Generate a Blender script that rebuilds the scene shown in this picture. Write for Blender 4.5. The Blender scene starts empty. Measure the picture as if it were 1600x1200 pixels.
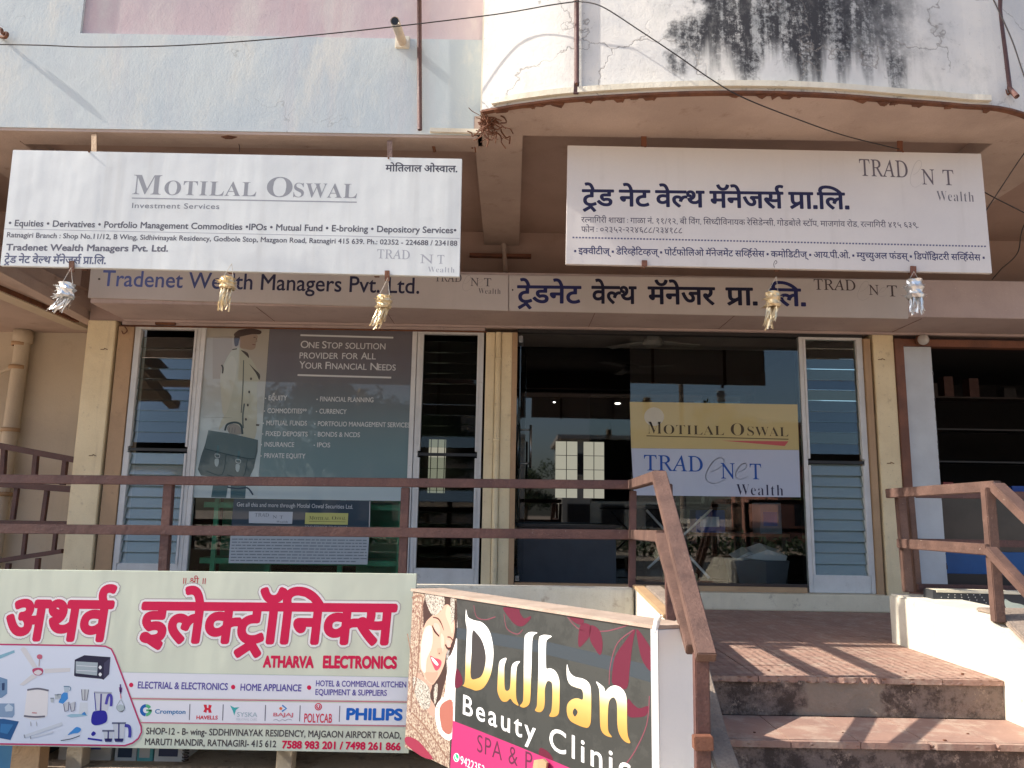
import bpy, bmesh, math, random
from math import radians, sin, cos, pi, atan2, sqrt
from mathutils import Vector, Matrix
from mathutils.geometry import delaunay_2d_cdt
random.seed(7)
scene = bpy.context.scene
COL = scene.collection

# ------------------------------------------------------------------ camera
FPX = 1220.0
cam_data = bpy.data.cameras.new('camera')
cam = bpy.data.objects.new('camera', cam_data)
COL.objects.link(cam)
cam_data.sensor_fit = 'HORIZONTAL'
cam_data.sensor_width = 36.0
cam_data.lens = FPX / 1600.0 * 36.0
cam_data.clip_start = 0.05
cam_data.clip_end = 3000.0
CAM = Vector((0.0, -7.1, 0.8))
CROT = Matrix.Rotation(radians(90 + 9.35), 3, 'X') @ Matrix.Rotation(radians(0.98), 3, 'Z')
cam.matrix_world = Matrix.Translation(CAM) @ CROT.to_4x4()
scene.camera = cam

# ------------------------------------------------------------------ sky, sun, exposure
SUN = Vector((-1.2, -0.11, 1.0)).normalized()
world = bpy.data.worlds.new('World')
scene.world = world
world.use_nodes = True
wn = world.node_tree
sky = wn.nodes.new('ShaderNodeTexSky')
sky.sky_type = 'NISHITA'
sky.sun_disc = False
sky.sun_elevation = math.asin(SUN.z)
sky.sun_rotation = atan2(SUN.x, SUN.y) % (2 * pi)
sky.air_density = 1.0
sky.dust_density = 2.5
sky.ozone_density = 2.6
wn.links.new(sky.outputs[0], wn.nodes['Background'].inputs[0])
wn.nodes['Background'].inputs[1].default_value = 0.15
sun_data = bpy.data.lights.new('sun', 'SUN')
sun_data.energy = 4.4
sun_data.angle = radians(0.55)
sun_data.color = (1.0, 0.93, 0.83)
sun = bpy.data.objects.new('sun', sun_data)
sun.rotation_euler = (-SUN).to_track_quat('-Z', 'Y').to_euler()
sun.location = (-20, -3, 20)
COL.objects.link(sun)
vs = scene.view_settings
vs.view_transform = 'Standard'
vs.look = 'None'
vs.gamma = 1.0
vs.use_curve_mapping = False
vs.exposure = 0.86
scene.cycles.use_denoising = True
scene.cycles.max_bounces = 10
scene.cycles.transmission_bounces = 8

# ------------------------------------------------------------------ pixel-to-place helpers (photograph is 1600 x 1200)
def ray(u, v):
    return CROT @ Vector(((u - 800) / FPX, (600 - v) / FPX, -1.0))
def PY(u, v, Y):
    d = ray(u, v); return CAM + d * ((Y - CAM.y) / d.y)
def PZ(u, v, Z):
    d = ray(u, v); return CAM + d * ((Z - CAM.z) / d.z)
def PX(u, v, X):
    d = ray(u, v); return CAM + d * ((X - CAM.x) / d.x)

class Plane:
    """a vertical sheet in the world on which flat print is laid"""
    def __init__(s, o, n):
        s.o = Vector(o); s.n = Vector(n).normalized()
        s.V = Vector((0, 0, 1)); s.U = s.V.cross(s.n) * 1.0
        if s.U.x < 0: s.U = -s.U
    def hit(s, u, v):
        d = ray(u, v); return CAM + d * ((s.o - CAM).dot(s.n) / d.dot(s.n))
def facing(Y):
    return Plane((0, Y, 0), (0, -1, 0))

# ------------------------------------------------------------------ objects
def tag(o, label=None, cat=None, group=None, kind=None):
    if label: o['label'] = label
    if cat: o['category'] = cat
    if group: o['group'] = group
    if kind: o['kind'] = kind
    return o
def thing(name, label, cat, loc=(0, 0, 0), group=None):
    o = bpy.data.objects.new(name, None); COL.objects.link(o)
    o.location = loc; o.empty_display_size = 0.1
    return tag(o, label, cat, group)
def mesh_obj(name, verts, faces, m, parent=None, smooth=False):
    """verts are world coordinates; the object's own origin is its parent's place"""
    off = Vector((0, 0, 0))
    p = parent
    while p is not None:
        off += p.location; p = p.parent
    me = bpy.data.meshes.new(name)
    me.from_pydata([tuple(Vector(v) - off) for v in verts], [], faces)
    if m is not None: me.materials.append(m)
    if smooth:
        me.polygons.foreach_set('use_smooth', [True] * len(me.polygons))
    me.update()
    o = bpy.data.objects.new(name, me); COL.objects.link(o)
    if parent is not None: o.parent = parent
    return o
BF = [(0, 3, 2, 1), (4, 5, 6, 7), (0, 1, 5, 4), (1, 2, 6, 5), (2, 3, 7, 6), (3, 0, 4, 7)]
def bevel_mesh(o, w, seg=2):
    bm = bmesh.new(); bm.from_mesh(o.data)
    bmesh.ops.bevel(bm, geom=bm.edges[:], offset=w, segments=seg, affect='EDGES', clamp_overlap=True)
    bm.to_mesh(o.data); bm.free()
def box(name, x0, x1, y0, y1, z0, z1, m, parent=None, bev=0.0):
    v = [(x0, y0, z0), (x1, y0, z0), (x1, y1, z0), (x0, y1, z0), (x0, y0, z1), (x1, y0, z1), (x1, y1, z1), (x0, y1, z1)]
    o = mesh_obj(name, v, BF, m, parent)
    if bev: bevel_mesh(o, bev)
    return o
def bar(name, a, b, w, h, m, parent=None, up=(0, 0, 1), bev=0.0, ext=0.0):
    """a straight member of w by h section from a to b"""
    a = Vector(a); b = Vector(b); d = (b - a).normalized(); a = a - d * ext; b = b + d * ext
    up = Vector(up)
    if abs(d.dot(up)) > 0.98: up = Vector((0, 1, 0))
    s = d.cross(up).normalized(); t = s.cross(d).normalized()
    v = []
    for p in (a, b):
        for i, j in ((-1, -1), (1, -1), (1, 1), (-1, 1)):
            v.append(p + s * (i * w / 2) + t * (j * h / 2))
    o = mesh_obj(name, v, [(0, 1, 2, 3), (7, 6, 5, 4), (0, 4, 5, 1), (1, 5, 6, 2), (2, 6, 7, 3), (3, 7, 4, 0)], m, parent)
    if bev: bevel_mesh(o, bev)
    return o
def slab(name, front, depth, m, parent=None, bev=0.0):
    """front: outline of points; depth: vector along which it is thick"""
    depth = Vector(depth); f = [Vector(p) for p in front]; n = len(f)
    v = f + [p + depth for p in f]
    fc = [tuple(range(n)), tuple(reversed(range(n, 2 * n)))] + [(i, i + n, (i + 1) % n + n, (i + 1) % n) for i in range(n)]
    o = mesh_obj(name, v, fc, m, parent)
    bm = bmesh.new(); bm.from_mesh(o.data); bmesh.ops.recalc_face_normals(bm, faces=bm.faces[:]); bm.to_mesh(o.data); bm.free()
    if bev: bevel_mesh(o, bev)
    return o
def catmull(p, n=6, closed=False):
    p = [Vector(q) for q in p]; out = []; N = len(p)
    rng = range(N if closed else N - 1)
    for i in rng:
        g = (lambda k: p[k % N]) if closed else (lambda k: p[max(0, min(N - 1, k))])
        a, b, c, d = g(i - 1), g(i), g(i + 1), g(i + 2)
        for k in range(n):
            t = k / n
            out.append(0.5 * ((2 * b) + (c - a) * t + (2 * a - 5 * b + 4 * c - d) * t * t + (3 * b - a - 3 * c + d) * t ** 3))
    if not closed: out.append(p[-1])
    return out
def tube_geo(pts, r, seg=8, caps=True):
    pts = [Vector(p) for p in pts]; V = []; F = []; n = len(pts)
    rr = r if isinstance(r, (list, tuple)) else [r] * n
    prev = None
    for i, p in enumerate(pts):
        d = (pts[min(i + 1, n - 1)] - pts[max(i - 1, 0)])
        d = d.normalized() if d.length > 1e-9 else Vector((0, 0, 1))
        s = d.cross(Vector((0, 0, 1)) if abs(d.z) < 0.95 else Vector((0, 1, 0))).normalized() if prev is None else (prev - d * prev.dot(d)).normalized()
        prev = s; t = d.cross(s)
        for k in range(seg):
            a = 2 * pi * k / seg; V.append(p + (s * cos(a) + t * sin(a)) * rr[i])
        if i:
            b = (i - 1) * seg
            for k in range(seg):
                F.append((b + k, b + (k + 1) % seg, b + seg + (k + 1) % seg, b + seg + k))
    if caps:
        F.append(tuple(range(seg))); F.append(tuple(reversed(range((n - 1) * seg, n * seg))))
    return V, F
def tube(name, pts, r, m, parent=None, seg=8, smooth=True):
    V, F = tube_geo(pts, r, seg)
    return mesh_obj(name, V, F, m, parent, smooth)
def lathe(name, c, prof, m, parent=None, seg=20, axis='Z'):
    c = Vector(c); V = []; F = []
    for (r, h) in prof:
        for k in range(seg):
            a = 2 * pi * k / seg
            q = Vector((r * cos(a), r * sin(a), h)) if axis == 'Z' else Vector((r * cos(a), h, r * sin(a)))
            V.append(c + q)
    for i in range(len(prof) - 1):
        for k in range(seg):
            F.append((i * seg + k, i * seg + (k + 1) % seg, (i + 1) * seg + (k + 1) % seg, (i + 1) * seg + k))
    return mesh_obj(name, V, F, m, parent, True)
class Geo:
    """collects pieces for ONE mesh"""
    def __init__(s): s.v = []; s.f = []
    def add(s, V, F):
        b = len(s.v); s.v += [Vector(q) for q in V]; s.f += [tuple(i + b for i in f) for f in F]; return s
    def box(s, x0, x1, y0, y1, z0, z1):
        return s.add([(x0, y0, z0), (x1, y0, z0), (x1, y1, z0), (x0, y1, z0), (x0, y0, z1), (x1, y0, z1), (x1, y1, z1), (x0, y1, z1)], BF)
    def tube(s, pts, r, seg=6): V, F = tube_geo(pts, r, seg); return s.add(V, F)
    def build(s, name, m, parent=None, smooth=False): return mesh_obj(name, s.v, s.f, m, parent, smooth)

# ------------------------------------------------------------------ materials
MATS = {}
def nodes_of(name):
    m = bpy.data.materials.new(name); m.use_nodes = True; MATS[name] = m
    nt = m.node_tree
    return m, nt, nt.nodes['Principled BSDF']
def nd(nt, t, **kw):
    n = nt.nodes.new('ShaderNode' + t)
    for k, v in kw.items():
        if k.startswith('i_'):
            key = k[2:]
            n.inputs[int(key) if key.isdigit() else key.replace('_', ' ')].default_value = v
        else: setattr(n, k, v)
    return n
def pos(nt, scale=(1, 1, 1), loc=(0, 0, 0)):
    g = nd(nt, 'NewGeometry'); mp = nd(nt, 'Mapping'); mp.inputs['Scale'].default_value = scale; mp.inputs['Location'].default_value = loc
    nt.links.new(g.outputs['Position'], mp.inputs['Vector']); return mp.outputs[0]
def noise(nt, vec, scale, detail=4, rough=0.55, dist=0.0):
    n = nd(nt, 'TexNoise'); n.inputs['Scale'].default_value = scale; n.inputs['Detail'].default_value = detail
    n.inputs['Roughness'].default_value = rough; n.inputs['Distortion'].default_value = dist
    nt.links.new(vec, n.inputs['Vector']); return n.outputs['Fac']
def ramp(nt, fac, a, b, va=0.0, vb=1.0):
    n = nd(nt, 'MapRange'); n.interpolation_type = 'SMOOTHSTEP'
    n.inputs['From Min'].default_value = a; n.inputs['From Max'].default_value = b
    n.inputs['To Min'].default_value = va; n.inputs['To Max'].default_value = vb
    nt.links.new(fac, n.inputs['Value']); return n.outputs[0]
def mix(nt, fac, a, b):
    n = nd(nt, 'Mix', data_type='RGBA')
    for sock, val in ((n.inputs[0], fac), (n.inputs[6], a), (n.inputs[7], b)):
        if hasattr(val, 'links') or isinstance(val, bpy.types.NodeSocket): nt.links.new(val, sock)
        elif isinstance(val, (int, float)): sock.default_value = val
        else: sock.default_value = (*val[:3], 1)
    return n.outputs[2]
def math_(nt, op, a, b=0.0):
    n = nd(nt, 'Math', operation=op)
    for s, v in ((n.inputs[0], a), (n.inputs[1], b)):
        if isinstance(v, (int, float)): s.default_value = v
        else: nt.links.new(v, s)
    return n.outputs[0]
def bump(nt, p, h, strength=0.3, dist=0.01):
    b = nd(nt, 'Bump'); b.inputs['Strength'].default_value = strength; b.inputs['Distance'].default_value = dist
    nt.links.new(h, b.inputs['Height']); nt.links.new(b.outputs[0], p.inputs['Normal'])
def paint(name, base, var=None, dirt=(0.12, 0.08, 0.05), amount=0.5, streak=0.5, rough=0.75, fine=0.12, bmp=0.35, big=1.3, metal=0.0, edge=0.0, chips=None):
    """weathered painted surface: two tones, vertical streaks, dirt patches, grain"""
    m, nt, p = nodes_of(name)
    var = var or tuple(c * 0.82 for c in base)
    P = pos(nt); c = mix(nt, ramp(nt, noise(nt, P, big, 5), 0.35, 0.68), base, var)
    st = ramp(nt, noise(nt, pos(nt, (9, 9, 0.5)), 1.0, 5, 0.6), 0.52, 0.80)
    c = mix(nt, math_(nt, 'MULTIPLY', st, streak * 0.6), c, dirt)
    dp = math_(nt, 'MULTIPLY', ramp(nt, noise(nt, P, big * 3.1, 8, 0.7), 0.58, 0.74), amount)
    c = mix(nt, dp, c, dirt)
    if chips:
        ch = math_(nt, 'MULTIPLY', ramp(nt, noise(nt, P, 48, 5, .7), .64, .67), ramp(nt, noise(nt, P, 5, 3), .42, .62)); c = mix(nt, math_(nt, 'MULTIPLY', ch, .8), c, chips)
    gr = noise(nt, P, 90, 3)
    c = mix(nt, math_(nt, 'MULTIPLY', ramp(nt, gr, 0.3, 0.75), fine), c, tuple(x * 0.5 for x in base))
    nt.links.new(c, p.inputs['Base Color'])
    p.inputs['Roughness'].default_value = rough; p.inputs['Metallic'].default_value = metal
    h = math_(nt, 'ADD', math_(nt, 'MULTIPLY', noise(nt, P, 14, 6, 0.6), 1.0), math_(nt, 'MULTIPLY', gr, 0.35))
    bump(nt, p, h, bmp, 0.012)
    return m
def plain(name, base, rough=0.6, metal=0.0, coat=0.0, spec=0.5):
    m, nt, p = nodes_of(name)
    P = pos(nt)
    c = mix(nt, ramp(nt, noise(nt, P, 6, 4), 0.35, 0.7), base, tuple(x * 0.86 for x in base))
    nt.links.new(c, p.inputs['Base Color'])
    p.inputs['Roughness'].default_value = rough; p.inputs['Metallic'].default_value = metal
    p.inputs['Coat Weight'].default_value = coat; p.inputs['Coat Roughness'].default_value = 0.04
    p.inputs['Specular IOR Level'].default_value = spec
    return m
_ink = {}
def ink(c, coat=0.0, rough=0.55):
    """flat printed colour"""
    key = (tuple(round(x, 3) for x in c), coat)
    if key not in _ink:
        m, nt, p = nodes_of('print_colour'); p.inputs['Base Color'].default_value = (*c, 1)
        p.inputs['Roughness'].default_value = rough; p.inputs['Specular IOR Level'].default_value = 0.25
        if coat: p.inputs['Coat Weight'].default_value = coat; p.inputs['Coat Roughness'].default_value = 0.03
        _ink[key] = m
    return _ink[key]
def glass_mat(name, tint=(0.9, 0.97, 0.95), rough=0.0, ior=1.5):
    m, nt, p = nodes_of(name)
    p.inputs['Base Color'].default_value = (*tint, 1); p.inputs['Transmission Weight'].default_value = 1.0
    p.inputs['IOR'].default_value = ior; p.inputs['Roughness'].default_value = rough
    return m

def brushed(name, tones, stain, bmp=0.2):
    """limewash brushed on by hand: patches of several tones, runs under ledges, hairline cracks"""
    m, nt, p = nodes_of(name); P = pos(nt)
    c = mix(nt, ramp(nt, noise(nt, P, 1.1, 6, .6), .36, .64), tones[0], tones[1])
    c = mix(nt, ramp(nt, noise(nt, pos(nt, (2.2, 2.2, .9), (7, 1, 3)), 1.0, 7, .7), .48, .66), c, tones[2])
    c = mix(nt, math_(nt, 'MULTIPLY', ramp(nt, noise(nt, pos(nt, (5, 5, .45)), 1.0, 6, .7), .50, .72), .55), c, tones[3])
    c = mix(nt, math_(nt, 'MULTIPLY', ramp(nt, noise(nt, pos(nt, (14, 14, 6), (2, 4, 1)), 3.0, 5, .8), .50, .66), .30), c, tones[1])
    c = mix(nt, math_(nt, 'MULTIPLY', ramp(nt, noise(nt, pos(nt, (16, 16, .8)), 1.0, 6, .7), .60, .76), .35), c, stain)
    c = mix(nt, math_(nt, 'MULTIPLY', ramp(nt, noise(nt, P, 30, 6, .8), .68, .72), .6), c, tuple(x * .5 for x in stain))
    v = nd(nt, 'TexVoronoi', feature='DISTANCE_TO_EDGE'); v.inputs['Scale'].default_value = 1.0
    wv = nd(nt, 'VectorMath', operation='ADD'); nz = nd(nt, 'TexNoise'); nz.inputs['Scale'].default_value = 4; nz.inputs['Detail'].default_value = 7
    nt.links.new(P, nz.inputs['Vector']); sc = nd(nt, 'VectorMath', operation='SCALE'); sc.inputs['Scale'].default_value = 0.6
    nt.links.new(nz.outputs['Color'], sc.inputs[0]); nt.links.new(P, wv.inputs[0]); nt.links.new(sc.outputs[0], wv.inputs[1]); nt.links.new(wv.outputs[0], v.inputs['Vector'])
    cr = math_(nt, 'MULTIPLY', ramp(nt, v.outputs['Distance'], 0.0, 0.007, 1.0, 0.0), ramp(nt, noise(nt, P, .8, 3), .56, .64))
    c = mix(nt, math_(nt, 'MULTIPLY', cr, .4), c, tuple(x * .4 for x in stain))
    nt.links.new(c, p.inputs['Base Color']); p.inputs['Roughness'].default_value = .88
    bump(nt, p, math_(nt, 'ADD', noise(nt, pos(nt, (1, 1, .6)), 11, 7, .65), math_(nt, 'MULTIPLY', noise(nt, P, 80, 3), .4)), bmp, .012)
    return m
M_blue = brushed('pale_blue_limewash', ((.57, .615, .60), (.47, .53, .55), (.64, .645, .59), (.53, .53, .54)), (.38, .40, .36))
M_pink = brushed('faded_pink_limewash', ((.57, .45, .45), (.52, .43, .44), (.60, .53, .50), (.55, .39, .40)), (.40, .33, .30))
M_soffit = paint('soffit_distemper', (0.51, 0.40, 0.34), (0.41, 0.315, 0.265), (0.20, 0.12, 0.08), 0.55, 0.0, 0.85, 0.14, 0.40, 1.7)
M_ceiling = paint('ceiling_distemper', (0.42, 0.30, 0.25), (0.35, 0.25, 0.205), (0.14, 0.08, 0.05), 0.25, 0.0, 0.85, 0.10, 0.25, 1.2)
M_fascia = paint('fascia_pinkish_paint', (0.50, 0.395, 0.36), (0.44, 0.345, 0.315), (0.22, 0.14, 0.11), 0.35, 0.4, 0.7, 0.08, 0.2, 2.2, chips=(.62, .54, .48))
M_beige = paint('cream_pillar_paint', (0.84, 0.70, 0.44), (0.76, 0.62, 0.38), (0.26, 0.16, 0.08), 0.40, 0.6, 0.65, 0.10, 0.3, 3.5, chips=(.30, .20, .12))
M_beige2 = paint('beige_back_wall_paint', (0.60, 0.51, 0.38), (0.53, 0.45, 0.34), (0.26, 0.19, 0.13), 0.28, 0.3, 0.85, 0.10, 0.3, 1.5)
M_guide = paint('ochre_shutter_guide_paint', (0.48, 0.31, 0.17), (0.42, 0.27, 0.15), (0.12, 0.07, 0.04), 0.4, 0.4, 0.6, 0.10, 0.3, 4.0)
M_rail = paint('maroon_rail_paint', (0.095, 0.042, 0.036), (0.135, 0.062, 0.048), (0.04, 0.025, 0.02), 0.7, 0.2, 0.6, 0.4, 0.5, 7.0, chips=(.24, .17, .14))
M_rail2 = paint('weathered_brown_rail_paint', (0.145, 0.080, 0.060), (0.095, 0.052, 0.040), (0.24, 0.15, 0.11), 0.45, 0.2, 0.65, 0.4, 0.55, 8.0, chips=(.42, .34, .28))
M_rust = paint('rusty_iron', (0.20, 0.08, 0.04), (0.12, 0.05, 0.03), (0.04, 0.02, 0.015), 0.7, 0.2, 0.85, 0.4, 0.8, 12.0)
M_white = paint('white_parapet_paint', (0.74, 0.69, 0.57), (0.64, 0.585, 0.46), (0.34, 0.24, 0.16), 0.65, 0.6, 0.8, 0.10, 0.4, 3.2)
M_cream = paint('cream_sill_paint', (0.78, 0.70, 0.52), (0.70, 0.62, 0.45), (0.20, 0.13, 0.08), 0.40, 0.3, 0.7, 0.08, 0.3, 3.5)
M_alu = paint('white_aluminium_frame', (0.68, 0.68, 0.66), (0.60, 0.60, 0.58), (0.25, 0.20, 0.16), 0.40, 0.45, 0.4, 0.05, 0.12, 5.0)
M_alublue = paint('pale_grey_board_paint', (0.58, 0.61, 0.62), (0.52, 0.54, 0.55), (0.25, 0.20, 0.18), 0.25, 0.2, 0.6, 0.05, 0.12, 3.0)
M_wood = paint('dark_red_wood', (0.22, 0.085, 0.045), (0.15, 0.06, 0.035), (0.05, 0.03, 0.02), 0.5, 0.3, 0.6, 0.2, 0.4, 6.0)
M_conc = paint('rough_concrete', (0.34, 0.27, 0.21), (0.26, 0.20, 0.16), (0.08, 0.06, 0.05), 0.7, 0.1, 0.95, 0.5, 1.0, 7.0)
M_flexL = paint('white_flex_banner', (0.71, 0.735, 0.71), (0.64, 0.665, 0.65), (0.50, 0.49, 0.44), 0.12, 0.55, 0.5, 0.04, 0.05, 1.4)
M_flexR = paint('white_flex_warm_bounce', (0.66, 0.62, 0.58), (0.62, 0.58, 0.55), (0.46, 0.42, 0.38), 0.16, 0.55, 0.5, 0.04, 0.05, 1.4)  # same white flex; warm bounced light under the balcony put into its colour
M_flexF = paint('greyed_flex_banner', (0.56, 0.50, 0.46), (0.50, 0.45, 0.41), (0.34, 0.30, 0.27), 0.18, 0.25, 0.45, 0.04, 0.08, 1.2)
M_flexA = paint('pale_green_flex_banner', (0.63, 0.68, 0.55), (0.61, 0.66, 0.54), (0.50, 0.52, 0.44), 0.05, 0.15, 0.4, 0.02, 0.04, 0.8)
M_black = plain('black_plastic', (0.012, 0.012, 0.013), 0.4)
M_wire = plain('black_cable', (0.03, 0.022, 0.02), 0.6)
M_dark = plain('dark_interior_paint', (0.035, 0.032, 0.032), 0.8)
M_darkwood = plain('dark_veneer', (0.05, 0.035, 0.03), 0.4)
M_steel = plain('brushed_steel', (0.55, 0.55, 0.55), 0.3, 1.0)
M_silver = plain('silver_foil', (0.86, 0.87, 0.86), 0.38, 0.75)
M_gold = plain('gold_foil', (0.82, 0.68, 0.44), 0.45, 0.7)
M_glass = glass_mat('clear_glass')
M_slat = glass_mat('louvre_glass', (0.55, 0.68, 0.62), 0.03, 1.58)
M_slat3 = glass_mat('hazy_louvre_glass', (0.50, 0.60, 0.56), 0.08, 1.6); M_slat3.node_tree.nodes['Principled BSDF'].inputs['Transmission Weight'].default_value = .76
M_slat2 = glass_mat('dark_louvre_glass', (0.55, 0.60, 0.55), 0.02, 1.33)
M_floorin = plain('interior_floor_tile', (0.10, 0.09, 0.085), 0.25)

def balcony_material():
    m, nt, p = nodes_of('mould_stained_whitewash')
    P = pos(nt); g = nd(nt, 'NewGeometry'); sp = nd(nt, 'SeparateXYZ'); nt.links.new(g.outputs['Position'], sp.inputs[0])
    X, Z = sp.outputs[0], sp.outputs[2]
    base = mix(nt, ramp(nt, noise(nt, P, 2.2, 6), 0.35, 0.7), (0.73, 0.70, 0.64), (0.58, 0.575, 0.555))
    # rain-run mould between two edges of the bulge
    wob = math_(nt, 'MULTIPLY', math_(nt, 'SUBTRACT', noise(nt, P, 3.0, 6, 0.7), 0.5), 1.1)
    Xw = math_(nt, 'ADD', X, wob)
    ml = ramp(nt, Xw, 0.95, 1.15); mr = ramp(nt, Xw, 2.0, 2.7, 1.0, 0.0)
    Zw = math_(nt, 'ADD', Z, math_(nt, 'MULTIPLY', math_(nt, 'SUBTRACT', noise(nt, pos(nt, (6, 6, 0.6)), 1.4, 4), 0.5), 0.9))
    mz = ramp(nt, Zw, 3.36, 3.62)
    mask = math_(nt, 'MULTIPLY', math_(nt, 'MULTIPLY', ml, mr), mz)
    streak = noise(nt, pos(nt, (11, 11, 0.8)), 1.0, 6, 0.65)
    speck = noise(nt, P, 34, 7, 0.75)
    a = math_(nt, 'ADD', math_(nt, 'MULTIPLY', streak, 0.8), math_(nt, 'MULTIPLY', speck, 0.75))
    dark = math_(nt, 'MULTIPLY', mask, ramp(nt, a, 0.60, 0.80))
    c = mix(nt, math_(nt, 'MULTIPLY', mask, ramp(nt, noise(nt, P, 4.0, 5), .3, .6, .35, .9)), base, (0.27, 0.28, 0.275))
    c = mix(nt, dark, c, (0.035, 0.034, 0.038))
    # scattered grey specks and hairline cracks elsewhere
    sp2 = math_(nt, 'MULTIPLY', ramp(nt, noise(nt, P, 20, 8, 0.8), 0.58, 0.70), ramp(nt, noise(nt, P, 1.7, 3), 0.42, 0.60))
    c = mix(nt, math_(nt, 'MULTIPLY', sp2, 0.7), c, (0.16, 0.15, 0.14))
    v = nd(nt, 'TexVoronoi', feature='DISTANCE_TO_EDGE'); v.inputs['Scale'].default_value = 1.5
    wv = nd(nt, 'VectorMath', operation='ADD'); nz = nd(nt, 'TexNoise'); nz.inputs['Scale'].default_value = 5; nz.inputs['Detail'].default_value = 6
    nt.links.new(P, nz.inputs['Vector']); sc = nd(nt, 'VectorMath', operation='SCALE'); sc.inputs['Scale'].default_value = 0.5
    nt.links.new(nz.outputs['Color'], sc.inputs[0]); nt.links.new(P, wv.inputs[0]); nt.links.new(sc.outputs[0], wv.inputs[1]); nt.links.new(wv.outputs[0], v.inputs['Vector'])
    cr = math_(nt, 'MULTIPLY', ramp(nt, v.outputs['Distance'], 0.0, 0.014, 1.0, 0.0), ramp(nt, noise(nt, P, 1.1, 3), 0.38, 0.50))
    c = mix(nt, math_(nt, 'MULTIPLY', ramp(nt, noise(nt, pos(nt, (1, 1, .8), (3, 1, 2)), 2.6, 9, .75), .52, .70), .45), c, (.42, .42, .38))
    c = mix(nt, math_(nt, 'MULTIPLY', cr, 0.65), c, (0.20, 0.18, 0.16))
    nt.links.new(c, p.inputs['Base Color']); p.inputs['Roughness'].default_value = 0.9
    bump(nt, p, math_(nt, 'SUBTRACT', math_(nt, 'ADD', noise(nt, P, 12, 7, 0.65), speck), cr), 0.25, 0.012)
    return m
M_balcony = balcony_material()

def tread_material():
    m, nt, p = nodes_of('studded_red_floor_tile')
    P = pos(nt)
    v = nd(nt, 'TexVoronoi', feature='F1'); v.inputs['Scale'].default_value = 34; v.inputs['Randomness'].default_value = 0.25
    nt.links.new(pos(nt, (0.6, 1, 1)), v.inputs['Vector'])
    stud = ramp(nt, v.outputs['Distance'], 0.12, 0.36, 1.0, 0.0)
    c = mix(nt, ramp(nt, noise(nt, P, 3.0, 6), 0.35, 0.7), (0.36, 0.215, 0.16), (0.29, 0.175, 0.135))
    c = mix(nt, math_(nt, 'MULTIPLY', ramp(nt, noise(nt, P, 9, 7, 0.7), 0.46, 0.66), 0.7), c, (0.45, 0.34, 0.26))
    c = mix(nt, math_(nt, 'MULTIPLY', stud, 0.5), c, (0.22, 0.115, 0.08))
    nt.links.new(c, p.inputs['Base Color']); p.inputs['Roughness'].default_value = 0.8
    bump(nt, p, math_(nt, 'ADD', stud, math_(nt, 'MULTIPLY', noise(nt, P, 40, 4), 0.4)), 0.9, 0.010)
    return m
M_tread = tread_material()
def riser_material():
    m, nt, p = nodes_of('stained_cement_riser')
    P = pos(nt)
    c = mix(nt, ramp(nt, noise(nt, P, 7.0, 9, 0.78), 0.43, 0.57), (0.25, 0.185, 0.15), (0.085, 0.060, 0.048))
    c = mix(nt, ramp(nt, noise(nt, pos(nt, (1, 1, 1), (4, 2, 7)), 11.0, 9, 0.8), 0.56, 0.64), c, (0.40, 0.30, 0.23))
    g = nd(nt, 'NewGeometry'); sp = nd(nt, 'SeparateXYZ'); nt.links.new(g.outputs['Position'], sp.inputs[0])
    Xw = math_(nt, 'ADD', sp.outputs[0], math_(nt, 'MULTIPLY', noise(nt, P, 9, 5), 0.25))
    patch = math_(nt, 'MULTIPLY', math_(nt, 'MULTIPLY', ramp(nt, Xw, 1.60, 1.66), ramp(nt, Xw, 2.02, 2.06, 1.0, 0.0)), ramp(nt, sp.outputs[2], -0.195, -0.185))
    c = mix(nt, math_(nt, 'MULTIPLY', patch, 0.8), c, (0.33, 0.27, 0.21))
    nt.links.new(c, p.inputs['Base Color']); p.inputs['Roughness'].default_value = 0.95
    bump(nt, p, noise(nt, P, 22, 9, 0.7), 0.9, 0.02)
    return m
M_riser = riser_material()
def ground_material():
    m, nt, p = nodes_of('laterite_dust_ground')
    P = pos(nt)
    c = mix(nt, ramp(nt, noise(nt, P, 0.35, 7), 0.35, 0.65), (0.50, 0.39, 0.29), (0.42, 0.32, 0.235))
    c = mix(nt, ramp(nt, noise(nt, P, 6, 8, 0.7), 0.5, 0.7), c, (0.22, 0.16, 0.12))
    nt.links.new(c, p.inputs['Base Color']); p.inputs['Roughness'].default_value = 0.95
    bump(nt, p, noise(nt, P, 9, 9, 0.7), 0.7, 0.03)
    return m
M_ground = ground_material()

def wrinkle(m, amt=.25):
    nt = m.node_tree; p = nt.nodes['Principled BSDF']
    h = math_(nt, 'ADD', noise(nt, pos(nt, (2.5, 1, .35)), 1.0, 3, .5), math_(nt, 'MULTIPLY', noise(nt, pos(nt, (1, 1, 1)), 1.7, 3), .8))
    bump(nt, p, h, amt, .05)
for m_ in (M_flexL, M_flexR, M_flexF, M_flexA): wrinkle(m_)

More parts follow.
